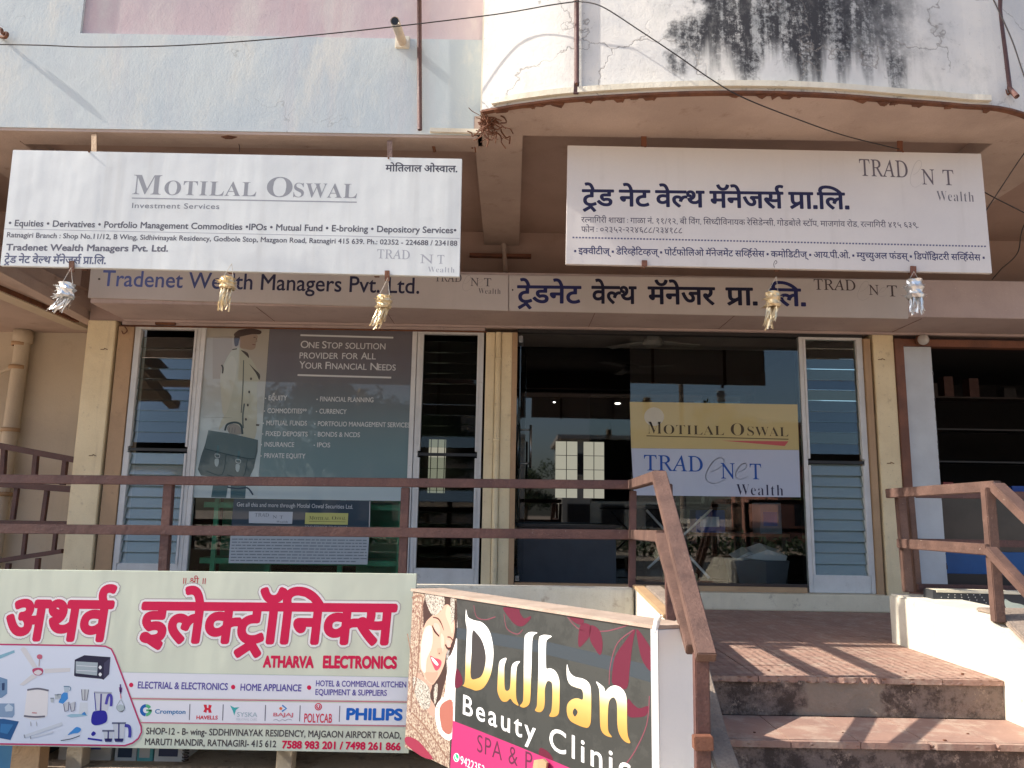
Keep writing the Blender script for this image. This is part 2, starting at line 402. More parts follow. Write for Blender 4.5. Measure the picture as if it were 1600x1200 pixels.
# ------------------------------------------------------------------ lettering: outlines laid flat on signs
_tc = bpy.data.curves.new('type', 'FONT'); _tc.resolution_u = 3
_to = bpy.data.objects.new('type', _tc); COL.objects.link(_to)
def _type(body, res=3):
    _tc.body = body; _tc.resolution_u = res
    bpy.context.view_layer.update()
    me = _to.evaluated_get(bpy.context.evaluated_depsgraph_get()).to_mesh()
    v = [(p.co.x, p.co.y) for p in me.vertices]; f = [tuple(p.vertices) for p in me.polygons]
    _to.evaluated_get(bpy.context.evaluated_depsgraph_get()).to_mesh_clear()
    return v, f
def _merge(v, f):
    ix = {}; nv = []; mp = []
    for p in v:
        k = (round(p[0], 5), round(p[1], 5))
        if k not in ix: ix[k] = len(nv); nv.append(p)
        mp.append(ix[k])
    nf = []
    for t in f:
        t = [mp[i] for i in t]
        if len(set(t)) == len(t): nf.append(tuple(t))
    return nv, nf
def embolden(v, f, w):
    """grow (w > 0) or thin (w < 0) a flat glyph by w"""
    v, f = _merge(v, f)
    if abs(w) < 1e-5 or not f: return v, f
    cnt = {}
    for t in f:
        for i in range(len(t)):
            a, b = t[i], t[(i + 1) % len(t)]
            cnt[(min(a, b), max(a, b))] = cnt.get((min(a, b), max(a, b)), 0) + 1
    g = []
    for t in f:
        ar = sum(v[t[i]][0] * v[t[(i + 1) % len(t)]][1] - v[t[(i + 1) % len(t)]][0] * v[t[i]][1] for i in range(len(t))) / 2
        if abs(ar) > 2e-8: g.append(tuple(t) if ar > 0 else tuple(reversed(t)))
    f = g
    V = [Vector(p) for p in v]; F = [tuple(t) for t in f]; n0 = len(F); aw = abs(w); seen = set()
    for (a, b), c in cnt.items():
        if c != 1: continue
        A = Vector(v[a]); B = Vector(v[b]); d = B - A
        if d.length < 1e-6: continue
        n = Vector((-d.y, d.x)).normalized() * aw; k = len(V)
        V += [A + n, A - n, B - n, B + n]; F.append((k, k + 1, k + 2, k + 3))
        for q in (a, b):
            if q in seen: continue
            seen.add(q); k = len(V); Q = Vector(v[q])
            V += [Q + Vector((cos(i * pi / 3 + .3), sin(i * pi / 3 + .3))) * aw for i in range(6)]; F.append(tuple(range(k, k + 6)))
    r = delaunay_2d_cdt(V, [], F, 1, 1e-6)
    ov, of, orig = r[0], r[2], r[5]
    if w > 0: keep = [t for t, o in zip(of, orig) if len(o)]
    else: keep = [t for t, o in zip(of, orig) if any(i < n0 for i in o) and not any(i >= n0 for i in o)]
    return [(p.x, p.y) for p in ov], [tuple(t) for t in keep]
SERIF = {}
for i in range(26):
    SERIF[chr(65 + i)] = chr(0x1D400 + i); SERIF[chr(97 + i)] = chr(0x1D41A + i)
THIN = {chr(65 + i): chr(0x1D434 + i) for i in range(26)}
_raw = {}; _adv = {}; _gl = {}
def _width(s):
    v, f = _type(s, 1); return max(p[0] for p in v)
_wI = _width('I')
def raw(font, ch):
    k = (font, ch)
    if k in _raw: return _raw[k]
    c = SERIF.get(ch, ch) if font == 's' else THIN.get(ch, ch) if font == 't' else ch
    if ch == ' ': _raw[k] = ([], []); _adv[k] = _width('I I') - _width('II'); return _raw[k]
    v, f = _type(c, 4 if font == 'b' else 3)
    _adv[k] = _width(c + 'I') - _wI
    if font == 't':
        v = [(x - y * 0.27, y) for x, y in v]
    _raw[k] = (v, f); return _raw[k]
def glyph(font, ch, bold):
    k = (font, ch, round(bold, 4))
    if k not in _gl:
        v, f = raw(font, ch) if font != 'd' else deva_raw(ch)
        _gl[k] = embolden(v, f, bold) if f else ([], [])
    return _gl[k]
_capH = {}
def capH(font):
    if font == 'd': return 0.622
    if font not in _capH: _capH[font] = max(p[1] for p in raw(font, 'H' if font != 't' else 'T')[0])
    return _capH[font]
DEVA_GLYPHS = [
2,33,1039,551,-295,0,1,-202,-109,0,-96,0,-128,-16,-45,-15,-110,-38,1,-65,0,-48,88,-63,142,-30,85,0,108,0,152,25,85,22,55,-74,-88,-20,-198,-27,-105,0,
-138,0,-218,52,-124,98,1,70,0,65,136,89,222,46,127,0,5,0,1,131,-579,0,1,71,1039,0,7,63,-165,497,153,81,0,293,-180,-117,-38,-233,145,-421,-145,1,15,
-337,615,-42,79,-82,91,-100,38,-67,0,-44,0,-68,-9,-27,-5,-47,73,78,14,105,0,108,0,158,-51,126,-123,57,-107,1,49,717,222,-58,0,-116,-14,-45,-11,-94,28,
-128,76,1,51,0,28,40,40,35,13,46,17,124,15,99,0,187,0,1,86,-801,0,1,71,1185,0,1,-71,-219,0,1,-157,-367,0,-62,0,-52,-6,-17,-7,-30,-12,1,-22,0,-24,56,
-33,33,-13,92,17,111,0,148,0,196,-75,1,-65,0,-67,-196,-87,-197,0,-196,0,-310,88,-117,70,123,49,114,-68,238,-65,151,0,232,0,1,78,0,35,-98,35,1,22,1,
622,1139,0,1,-71,-205,0,1,-551,-161,0,1,298,-361,0,1,-54,0,-28,-56,-28,-45,0,-48,0,-108,42,-76,60,1,28,0,23,54,28,69,0,575,0,1,182,-769,0,1,33,1039,
551,-295,0,1,-202,-109,0,-96,0,-128,-16,-45,-15,-110,-38,1,-65,0,-48,88,-63,142,-30,85,0,108,0,152,25,85,22,55,-74,-88,-20,-198,-27,-105,0,-138,0,
-218,52,-124,98,1,70,0,65,136,89,222,46,127,0,5,0,1,131,-579,0,1,71,1039,0,1,36,1143,551,-207,0,1,-551,-159,0,1,165,-52,-18,-150,-29,-105,0,-108,0,
-168,42,-98,75,1,51,0,86,230,92,189,0,26,0,78,-3,74,-4,21,-3,-9,-73,-38,4,-96,6,-45,0,-124,0,-140,-54,1,-50,0,-51,126,-48,91,0,104,0,150,45,51,27,1,
291,-773,0,1,71,1143,0,2,4,1,622,1031,0,1,-71,-1029,0,37,1075,349,-40,7,-45,0,-48,0,-100,-24,-92,-63,-35,-61,-153,24,24,46,41,35,-46,18,-98,22,-59,0,
-80,0,-86,-46,1,-36,0,-38,86,-69,164,-75,117,-49,-107,-52,-116,50,-192,91,-112,93,1,53,0,53,98,67,146,31,75,0,88,0,146,-29,67,-27,118,56,175,0,28,0,
62,-4,23,-5,1,46,1107,551,1,-551,-161,0,1,180,-58,-19,-160,-29,-109,0,-170,0,-238,97,-41,93,190,20,154,71,1,54,0,50,-94,51,-73,0,-50,0,-64,-24,1,-23,
0,-51,163,-9,-15,-70,-130,9,-152,61,1,58,0,56,146,57,107,0,82,0,150,-35,96,-72,1,-56,0,-74,-160,-92,-147,-29,46,-36,116,-35,103,0,104,0,148,40,65,32,
1,276,-163,0,1,71,533,0,1,-71,2,23,1019,551,1,-551,-161,0,1,250,-441,0,1,-37,0,-33,-58,-29,-37,0,-38,0,-84,25,-72,39,-46,44,1,19,0,18,54,25,69,0,53,0,
1,230,-251,0,1,71,1225,0,1,-71,4,857,551,-441,0,1,-230,443,0,1,14,139,863,-46,-100,-214,-83,-153,0,-144,0,-216,89,-67,94,143,24,52,-70,134,-68,107,0,
114,0,110,73,33,67,1,35,1307,551,1,-551,-161,0,1,370,-273,0,-82,0,-31,3,72,-30,88,-80,1,-45,0,-46,-82,-62,-134,-30,-79,0,-106,0,-192,61,-176,141,-83,
119,143,25,92,-134,200,-139,117,0,64,0,82,34,1,40,0,44,-122,78,-89,28,59,64,541,0,1,110,-1143,0,1,71,1515,0,1,-71,2,39,1175,551,1,-551,-161,0,1,266,
-58,-9,-116,-6,-77,0,-84,0,-186,15,-65,11,-40,-13,-49,-11,82,-52,222,-110,123,-49,-107,-54,-112,49,-198,100,-152,88,-43,31,-44,31,-22,36,1,17,0,19,60,
34,69,0,50,0,74,-23,31,-20,42,19,30,59,1,30,0,30,-18,48,-13,15,-401,0,1,71,1383,0,1,-71,13,739,322,78,0,128,8,69,9,1,212,-449,0,14,-17,20,-46,1,-30,0,
-42,-38,-62,-33,-21,104,-11,1,20,-379,615,-42,35,-58,76,1,36,0,67,178,67,133,0,64,0,108,-13,41,-11,-43,-66,-34,9,-76,12,-43,0,-80,0,-84,-45,1,-35,0,
-33,54,-63,51,-36,2,17,91,53,339,100,-108,9,-63,32,-50,27,-48,73,1,64,1,193,-157,0,1,71,1167,0,1,-71,-207,0,1,-551,-161,0,1,193,-611,-206,12,797,551,
-475,0,1,-182,0,-41,12,-48,26,-29,23,-11,46,-23,99,0,78,0,144,38,51,25,1,8,341,551,1,-551,-161,0,1,551,-177,0,1,71,547,0,1,-71,1,29,179,551,-177,0,1,
71,161,0,-24,22,-30,49,1,31,0,80,268,92,231,0,250,0,412,-71,330,-126,127,-84,-177,0,-196,103,-450,106,-247,0,-184,0,-198,-58,1,-56,0,-28,38,-43,25,
-17,217,0,1,-71,-205,0,1,-551,-161,0,1,44,1,551,1,71,1387,0,1,-71,-207,0,1,-551,-161,0,1,355,-12,1,-15,0,-48,0,-100,-24,-92,-63,-35,-61,-153,24,24,46,
41,35,-48,18,-96,22,-59,0,-80,0,-86,-46,1,-36,0,-38,86,-69,164,-75,117,-49,-107,-52,-116,50,-192,91,-112,93,1,53,0,53,98,67,148,31,73,0,88,0,146,-29,
67,-27,116,56,175,0,10,0,9,0,1,125,1,34,791,42,-107,-54,-118,49,-208,100,-160,88,-45,31,-44,31,-26,36,1,17,0,19,60,34,69,0,50,0,74,-23,31,-21,78,20,
72,60,1,39,0,23,-20,45,-13,15,-477,0,1,71,849,0,1,-71,-207,0,32,-35,1,-58,0,-55,-88,-76,-152,-53,-97,-20,90,-52,238,-111,2,8,341,551,1,-551,-161,0,1,
551,-177,0,1,71,547,0,1,-71,15,181,615,-42,79,-82,91,-100,38,-67,0,-44,0,-68,-9,-27,-5,-47,73,78,14,105,0,108,0,158,-51,126,-123,57,-107,1,28,179,551,
-177,0,1,71,161,0,-24,22,-30,49,1,30,0,79,244,94,205,0,208,0,350,-70,288,-126,113,-85,-169,0,-340,209,-407,0,-154,0,-172,-59,1,-53,0,-29,38,-44,25,
-17,217,0,1,-71,-205,0,1,-551,-161,0,1,30,963,551,1,-551,-161,0,1,328,-217,0,-122,0,-122,-12,-37,-17,-48,-19,1,-43,0,-49,148,-91,143,-57,-107,-52,-92,
40,-158,80,-94,86,1,48,0,35,54,56,43,18,58,25,164,23,137,0,257,0,1,152,-799,0,1,71,1169,0,1,-71,2,64,941,218,0,-70,-182,-68,-133,0,-172,0,-268,128,
-125,148,143,26,86,-106,200,-123,125,0,76,0,96,35,1,39,0,37,-82,58,-63,25,-54,-5,-61,-1,-9,70,136,2,114,44,1,37,0,36,-94,32,-61,0,-74,0,-120,-20,-67,
-17,-49,69,52,14,154,24,99,0,156,0,166,-78,1,-59,0,-78,-133,-42,22,-10,19,-10,76,-5,73,0,64,0,100,6,53,7,1,188,-145,0,1,71,1035,0,1,-71,-207,0,1,-551,
-161,0,1,551,-355,0,1,-551,-161,0,1,290,-48,-6,-92,-5,-51,0,-34,0,-51,3,30,-30,15,1709,615,-42,79,-82,91,-100,38,-67,0,-44,0,-68,-9,-27,-5,-47,73,78,
14,105,0,108,0,158,-51,126,-123,57,-107,1,48,739,322,62,0,100,5,57,5,17,-72,-50,-5,-104,-4,-57,0,-84,0,-186,15,-65,11,-40,-13,-49,-11,82,-52,222,-110,
123,-49,-107,-54,-112,49,-198,100,-152,88,-43,31,-44,31,-22,36,1,17,0,19,60,34,69,0,50,0,74,-23,31,-20,42,19,30,59,1,30,0,30,-18,48,-13,15,-401,0,1,
71,807,0,1,-71,-243,0,14,-17,20,-46,1,-30,0,-42,-38,-62,-33,-21,104,-11,2,4,1,622,727,0,1,-71,-725,0,22,91,242,0,35,54,56,43,18,58,25,164,23,137,0,
217,0,1,-71,-177,0,-122,0,-122,-12,-37,-17,-48,-19,1,-43,0,-49,148,-91,143,-57,-107,-52,-92,40,-158,80,-94,86,1,22,417,551,1,-317,0,-26,-50,-30,-45,0,
-52,0,-110,42,-76,60,1,28,0,23,54,28,69,0,51,0,1,192,-253,0,1,71,1157,0,1,-71,-207,0,1,-551,-161,0,1,551,1,29,-369,615,-34,35,-36,64,1,34,0,65,168,83,
151,0,120,0,160,-57,116,-121,53,-96,221,0,1,-71,-205,0,1,-551,-161,0,1,551,-177,0,1,71,175,0,-56,104,-122,99,-109,0,-80,0,-84,-49,1,-43,0,-34,40,-55,
29,-29,2,45,245,189,-70,0,-94,35,1,31,0,29,72,30,57,0,36,0,78,-15,61,-23,100,16,128,86,1,65,0,56,-118,67,-93,0,-62,0,-60,-27,1,-23,0,-15,38,-35,114,
-24,113,-2,-33,-70,-188,6,-186,83,1,58,0,51,142,64,135,0,94,0,164,-43,102,-85,1,-64,0,-69,-138,-117,-121,-33,90,-39,168,-95,63,-44,-127,-44,-102,72,
-166,93,-73,30,-54,-5,8,1183,551,1,-551,-161,0,1,551,-177,0,1,71,549,0,1,-71,2,29,1459,551,1,-551,-161,0,1,45,-70,-19,-166,-19,-83,0,-216,0,-394,107,
-195,125,-54,35,-36,45,1,19,0,21,60,34,69,0,50,0,74,-23,31,-20,42,19,30,59,1,30,0,26,-14,47,-17,20,-401,0,1,71,1667,0,1,-71,40,1069,232,70,0,116,29,
43,19,1,271,-733,0,34,-37,1,-56,0,-82,-140,-96,-123,-27,140,-84,310,-90,199,0,86,0,156,20,75,23,1,76,-46,-14,-128,-20,-79,0,-94,0,-150,39,-86,70,1,46,
0,73,192,81,159,0,34,0,108,-5,29,-5,-11,-69,-30,4,-74,6,-35,0,-96,0,-110,-44,1,-44,0,-43,110,-41,3,34,1,551,1,71,1551,0,1,-71,-361,0,1,-119,104,-15,
136,-93,1,-74,0,-53,-86,-85,-158,-48,-107,0,-108,0,-160,43,-77,36,-62,-46,-146,-33,-89,0,-94,0,-154,43,-92,84,1,61,0,56,90,84,160,47,103,0,108,0,158,
-43,79,-36,52,39,116,34,71,4,1,114,15,809,214,-4,-6,-5,-5,66,-33,122,-35,71,0,84,0,126,55,1,62,0,64,-110,52,-73,0,-76,0,-106,-53,-47,-53,15,255,250,0,
-62,108,-53,75,0,76,0,108,53,47,52,45,49,6,6,5,4,-66,33,-120,36,-69,0,-84,0,-126,-56,1,12,-369,772,0,24,66,34,45,0,46,0,64,-34,1,-24,0,-24,-64,-34,
-45,0,-44,0,-66,34,1,43,551,632,144,0,164,-76,1,-57,0,-39,-70,-73,-164,-81,-141,-50,243,-96,80,-31,62,-60,1,-35,0,-31,-50,-53,-43,-29,-129,49,28,15,
30,30,1,19,0,20,-34,30,-45,19,-363,151,9,22,212,68,220,104,1,50,0,32,-82,32,-61,0,-62,0,-70,-28,1,-24,0,-22,62,-33,79,-11,-97,-58,-98,21,-96,62,1,48,
0,27,58,53,126,35,1,37,955,33,-127,-45,-190,144,-157,76,-52,-4,-51,0,-70,0,-96,35,1,31,0,29,72,30,57,0,38,0,76,-16,61,-22,86,15,124,79,1,57,0,59,-130,
60,-103,0,-70,0,-120,-16,-75,-19,-51,69,74,19,166,18,87,0,110,0,178,-42,104,-85,1,-65,0,-70,-140,-108,-113,-29,90,-44,174,-112,2,32,1171,551,-205,0,1,
-551,-161,0,1,165,-54,-18,-154,-29,-111,0,-112,0,-178,42,-100,75,1,51,0,86,242,92,197,0,28,0,80,-3,78,-4,23,-3,-11,-69,-40,4,-100,6,-49,0,-40,0,-35,
-3,271,-168,38,14,35,18,1,295,-801,0,1,71,1171,0,9,255,287,0,-52,134,-51,97,0,36,0,66,6,31,5,-279,175,-82,-28,1,53,965,178,-74,-31,-182,-44,-141,0,
-154,0,-190,81,1,67,0,27,36,50,39,20,-94,18,-118,71,1,56,0,60,164,79,127,0,106,0,142,-56,1,-45,0,-47,-79,-41,-121,39,22,10,18,23,1,11,0,15,-40,27,-51,
0,-56,0,-80,-44,1,-35,0,-32,62,-39,98,-18,55,-3,60,8,71,0,22,0,54,-2,15,-1,-13,-70,-12,1,-34,0,-9,0,-100,0,-114,-41,1,-38,0,-41,114,-40,89,0,106,0,
148,44,53,28,1,53,827,-58,-42,34,-76,70,-23,27,-24,-2,-56,-3,-29,0,-84,0,-170,21,-142,47,-86,79,1,57,0,44,62,63,51,22,66,29,192,26,119,0,11,0,1,95,
-589,0,1,71,1069,0,1,-71,-315,0,1,-166,-97,0,-116,0,-142,-14,-49,-16,-44,-15,-50,-46,1,-32,0,-53,158,-69,165,0,12,0,24,0,15,1,-12,20,1,15,0,35,84,29,
51,0,86,0,90,-49,1,-29,0,-32,-58,-35,-43,-9,24,-24,66,-51,51,-35,2,20,1191,622,1,-71,-207,0,1,-551,-161,0,1,179,-56,-18,-156,-29,-101,0,-180,0,-222,
121,-27,100,124,13,120,47,1,44,0,28,-46,48,-27,18,-245,0,1,71,12,259,301,40,-49,122,-49,99,0,100,0,148,42,55,29,1,277,-397,0,58,-52,1,-54,0,-108,1,53,
1555,551,-649,0,1,-202,96,50,139,0,130,0,164,-83,1,-77,0,-46,-60,-104,-69,-50,-143,41,50,32,64,84,1,41,0,47,-78,46,-69,0,-108,0,-111,-72,1,-258,-161,
0,1,174,-48,-20,-142,-36,-99,0,-94,0,-166,38,-100,77,1,57,0,80,220,94,177,0,46,0,114,-7,31,-3,-11,-73,-32,4,-98,6,-37,0,-116,0,-128,-52,1,-47,0,-53,
122,-51,81,0,88,0,138,42,61,30,1,291,-741,0,1,71,1555,0,2,4,1,622,747,0,1,-71,-745,0,14,409,298,1,-54,0,-28,-56,-28,-45,0,-48,0,-108,42,-76,60,1,28,0,
23,54,28,69,0,575,0,1,-71,2,8,341,551,1,-551,-161,0,1,551,-177,0,1,71,547,0,1,-71,14,597,863,-46,-100,-214,-83,-153,0,-144,0,-216,89,-67,94,143,24,52,
-70,134,-68,107,0,114,0,110,73,33,67,2,18,959,551,1,-551,-161,0,1,191,-58,-19,-136,-26,-93,0,-80,0,-130,27,-41,21,-50,27,-48,73,1,64,1,193,-157,0,1,
71,1167,0,1,-71,12,797,551,-475,0,1,-182,0,-41,12,-48,26,-29,23,-11,46,-23,101,0,80,0,140,38,51,25,2,44,857,127,0,-55,-162,-74,-139,0,-86,0,-142,33,
-86,60,1,40,0,27,30,50,88,65,93,47,-108,54,-130,77,-66,58,-22,47,1,23,0,12,8,27,7,14,171,-15,-14,-20,1,-18,0,-23,34,-52,110,-74,113,-55,110,56,112,75,
40,50,1,20,0,19,-13,22,169,15,14,-28,1,-25,0,-26,-26,-48,-68,-56,-130,-75,-101,-52,94,-49,86,-69,22,-53,14,401,138,0,-27,68,-42,81,0,68,0,80,38,1,29,
0,15,-20,34,-62,47,-65,34,-64,-33,-64,-47,-20,-34,1,40,955,-67,-34,29,-76,75,-72,78,-60,70,-15,23,-32,-1,-39,0,-86,0,-164,21,-130,50,-76,86,1,64,0,46,
56,109,63,49,169,-21,-56,-49,-70,-93,1,-52,0,-70,140,-71,149,0,18,0,19,1,-12,23,1,13,0,33,86,31,57,0,80,0,88,-49,1,-30,0,-31,-62,-37,-51,-9,24,-31,90,
-94,102,-96,47,-35,1,66,941,-67,-32,27,-68,65,-58,61,-13,20,-24,-1,-50,-1,-23,0,-132,0,-182,46,-92,77,1,45,0,27,46,54,51,20,-72,21,-82,63,1,44,0,64,
210,67,161,0,52,0,126,-6,29,-4,-11,-70,-36,4,-90,7,-59,0,-216,0,1,-71,0,-31,78,-37,63,-10,70,9,89,0,28,0,56,-2,19,-2,-13,-69,-20,1,-52,1,-33,0,-100,0,
-124,-42,1,-44,0,-46,140,-46,101,0,12,0,26,0,13,1,-6,10,-4,19,1,6,0,35,82,29,51,0,86,0,90,-49,1,-29,0,-30,-62,-37,-47,-9,28,-33,100,-85,55,-37,1,52,
181,594,50,14,160,24,107,0,160,0,178,-73,1,-61,0,-74,-117,-40,96,-19,88,-66,1,-42,0,-51,-126,-77,-115,-21,60,-30,118,-69,49,-34,-129,-42,-70,50,-120,
78,-55,30,-58,-4,-63,0,-68,0,-96,35,1,30,0,30,72,30,57,0,40,0,90,-17,69,-28,96,9,90,48,1,36,0,35,-106,48,-99,3,-66,-6,-75,0,-7,71,120,0,128,21,50,38,
1,25,0,35,-96,32,-75,0,-68,0,-136,-20,-69,-17,2,31,143,470,0,45,82,74,152,43,105,0,154,0,180,-93,1,-74,0,-65,-142,-83,-129,-10,22,-7,46,-16,25,-10,
287,-116,72,-29,62,-60,1,-35,0,-31,-50,-53,-43,-29,-127,49,28,15,28,30,1,19,0,20,-34,30,-45,19,-475,197,-110,46,-80,80,12,303,464,0,-42,96,-51,77,0,
82,0,96,54,1,42,0,41,-94,53,-77,0,-78,0,-100,-53,2,37,921,551,1,-202,50,24,116,26,71,0,130,0,164,-83,1,-77,0,-46,-60,-104,-69,-50,-143,41,50,32,64,84,
1,41,0,47,-80,46,-69,0,-106,0,-113,-73,1,-257,-161,0,1,193,-48,-19,-128,-28,-85,0,-80,0,-128,29,-37,22,-50,29,-42,71,1,57,1,197,-157,0,1,71,1573,0,1,
-71,11,321,551,1,-191,0,-55,24,-48,33,-17,40,-23,81,0,82,0,128,34,53,27,1,273,2,16,551,121,-116,0,-182,51,-102,91,1,58,0,59,102,89,180,51,117,0,118,0,
182,-51,104,-91,1,-59,0,-58,-102,-90,-182,-50,12,547,192,106,0,136,74,1,56,0,57,-128,70,-105,0,-104,0,-136,-74,1,-57,0,-56,128,-70,1,24,547,0,-102,0,
-184,36,-116,76,1,59,0,31,38,62,94,74,85,50,405,244,125,-53,-421,-255,-92,-55,-66,-67,1,-34,0,-51,132,-43,97,0,102,0,188,34,105,34,73,-74,-92,-27,
-224,-41,1,61,543,222,-58,0,-116,-14,-45,-11,-94,28,-128,76,1,51,0,28,40,40,35,13,46,17,124,15,99,0,187,0,1,86,-627,0,1,71,1011,0,1,-71,-219,0,1,-157,
-367,0,-62,0,-52,-6,-17,-7,-30,-12,1,-22,0,-24,56,-33,33,-13,92,17,111,0,148,0,196,-75,1,-65,0,-65,-166,-75,-149,-10,58,-12,126,-22,69,-10,-65,-70,
-114,26,-208,57,-89,28,-118,3,-138,29,1,32,0,22,54,29,53,0,40,0,86,-21,61,-25,28,-2,23,0,140,0,154,41,1,44,0,33,-98,36,1,45,1237,551,-331,0,1,-217,44,
15,108,19,79,0,129,0,1,-71,-101,0,-92,0,-104,-20,-59,-24,1,-253,-161,0,1,174,-48,-20,-142,-36,-99,0,-94,0,-166,38,-100,77,1,57,0,80,220,94,177,0,46,0,
114,-7,31,-3,-11,-73,-32,4,-98,6,-37,0,-116,0,-128,-52,1,-47,0,-53,122,-51,81,0,88,0,138,42,61,30,1,291,-741,0,1,71,1237,0,1,14,-357,-44,46,5,51,0,
136,0,202,-51,158,-86,69,-51,-113,-41,-100,80,-202,75,-135,0,-24,0,-42,-3,-17,-2,1,28,179,551,-177,0,1,71,165,0,-28,27,-30,55,1,31,0,72,200,89,171,0,
230,0,314,-142,123,-139,-159,0,-106,107,-232,103,-145,0,-110,0,-120,-55,1,-47,0,-31,36,-48,25,-22,219,0,1,-71,-205,0,1,-551,-161,0,2,4,1,622,813,0,1,
-71,-811,0,28,851,193,-74,-31,-190,-44,-119,0,-108,0,-168,42,-98,75,1,51,0,86,230,92,189,0,26,0,78,-3,74,-4,21,-3,-9,-73,-38,4,-96,6,-45,0,-124,0,
-140,-54,1,-50,0,-51,126,-48,91,0,104,0,150,45,51,26,1,56,643,69,72,11,92,36,1,32,0,38,-116,43,-129,0,-138,0,-146,-57,1,-48,0,-31,46,-58,142,-71,141,
-53,-107,-53,-182,71,-198,124,1,77,0,38,62,59,53,21,-38,18,-54,52,1,34,0,28,40,40,35,13,46,17,118,15,83,0,265,0,1,86,-721,0,1,71,1093,0,1,-71,-207,0,
1,-157,-423,0,-62,0,-52,-6,-17,-7,-30,-12,1,-22,0,-20,40,-31,29,-12,94,16,109,0,138,0,174,-42,82,-67,1,-38,0,-58,-136,-76,-129,-17,1,28,179,551,-177,
0,1,71,161,0,-24,22,-30,49,1,31,0,81,292,91,257,0,290,0,474,-72,376,-127,139,-82,-183,0,-226,102,-526,107,-291,0,-436,0,1,-116,0,-26,38,-44,25,-16,
217,0,1,-71,-205,0,1,-551,-161,0,1,64,941,218,0,-70,-182,-68,-133,0,-172,0,-268,128,-125,148,143,26,86,-106,200,-123,125,0,76,0,96,35,1,39,0,37,-82,
58,-63,25,-54,-5,-61,-1,-9,70,136,2,114,44,1,37,0,36,-94,32,-61,0,-74,0,-120,-20,-67,-17,-49,69,52,14,154,24,99,0,156,0,166,-78,1,-59,0,-78,-133,-42,
22,-10,19,-10,76,-5,73,0,64,0,100,6,53,7,1,188,-145,0,1,71,1035,0,1,-71,-207,0,1,-551,-161,0,1,551,-355,0,1,-551,-161,0,1,290,-48,-6,-92,-5,-51,0,-34,
0,-51,3,30,-30,1,23,415,321,443,0,1,-71,-441,0,1,-37,0,-33,-58,-29,-37,0,-38,0,-84,25,-72,39,-46,44,1,19,0,18,54,25,69,0,53,0,1,230,-251,0,1,71,729,0,
1,-71,-313,0,1,25,-495,-12,108,23,117,0,150,0,166,-77,1,-63,0,-61,-186,-78,-171,0,-194,0,-282,92,-119,76,123,43,78,-48,140,-62,158,-29,99,0,212,0,1,
74,0,33,-98,32,-61,0,-54,0,-86,-11,-41,-11,2,4,1,622,821,0,1,-71,-819,0,28,1019,200,-36,-15,-106,-39,-146,-28,-95,0,-154,0,-198,86,1,71,0,29,50,51,39,
16,-293,-2,1,72,587,0,36,0,72,-1,9,0,-13,-70,-63,0,-116,0,-142,-49,1,-47,0,-43,116,-43,77,0,102,0,146,45,57,29,1,60,941,218,0,-70,-182,-68,-133,0,
-172,0,-268,128,-125,148,143,26,86,-106,200,-123,125,0,76,0,96,35,1,39,0,37,-82,58,-63,25,-54,-5,-61,-1,-9,70,136,2,114,44,1,37,0,36,-94,32,-61,0,-74,
0,-120,-20,-67,-17,-49,69,52,14,154,24,99,0,156,0,166,-78,1,-59,0,-78,-133,-42,22,-10,19,-10,76,-5,73,0,64,0,100,6,53,7,1,188,-145,0,1,71,517,0,1,-71,
-207,0,1,-551,-161,0,1,290,-48,-6,-92,-5,-51,0,-34,0,-51,3,30,-30,1,27,179,551,-177,0,1,71,161,0,-24,22,-30,50,1,30,0,78,232,94,195,0,282,0,436,-153,
159,-128,-167,0,-306,209,-367,0,-140,0,-158,-59,1,-51,0,-30,38,-45,25,-17,217,0,1,-71,-205,0,1,-551,-161,0,2,56,543,222,-58,0,-116,-14,-45,-11,-94,28,
-128,76,1,51,0,28,40,40,35,13,46,17,114,15,103,0,193,0,1,86,-627,0,1,71,1543,0,1,-71,-207,0,1,-551,-161,0,1,209,-50,-7,-96,-5,-57,0,-40,0,-51,5,18,
-22,1,-26,0,-65,-166,-75,-149,-10,58,-12,126,-22,69,-10,-65,-70,-114,26,-208,57,-89,28,-118,3,-138,29,1,32,0,22,54,29,53,0,40,0,86,-21,61,-25,28,-2,
23,0,140,0,154,41,1,44,0,33,-98,36,21,961,268,108,0,105,15,1,268,-381,0,1,-157,-367,0,-62,0,-52,-6,-17,-7,-30,-12,1,-22,0,-24,56,-33,33,-13,92,17,111,
0,84,0,71,-13,56,-6,122,-7,2,4,829,622,163,0,1,-622,-161,0,4,389,622,163,0,1,-622,-161,0,2,37,487,40,-95,67,505,151,-116,12,-188,28,-75,16,-86,-28,
-182,-57,-93,-27,-95,68,82,20,154,43,75,21,-106,38,-82,72,1,39,0,53,170,76,147,0,132,0,172,-73,1,-59,0,-43,-90,-69,-69,-27,88,-17,240,-28,109,-6,1,
241,-151,0,1,71,523,0,1,-71,-207,0,1,-551,-161,0,1,234,12,337,497,0,-24,68,-54,93,-26,66,22,74,54,1,31,0,34,-80,32,-67,0,-58,0,-94,-34,]
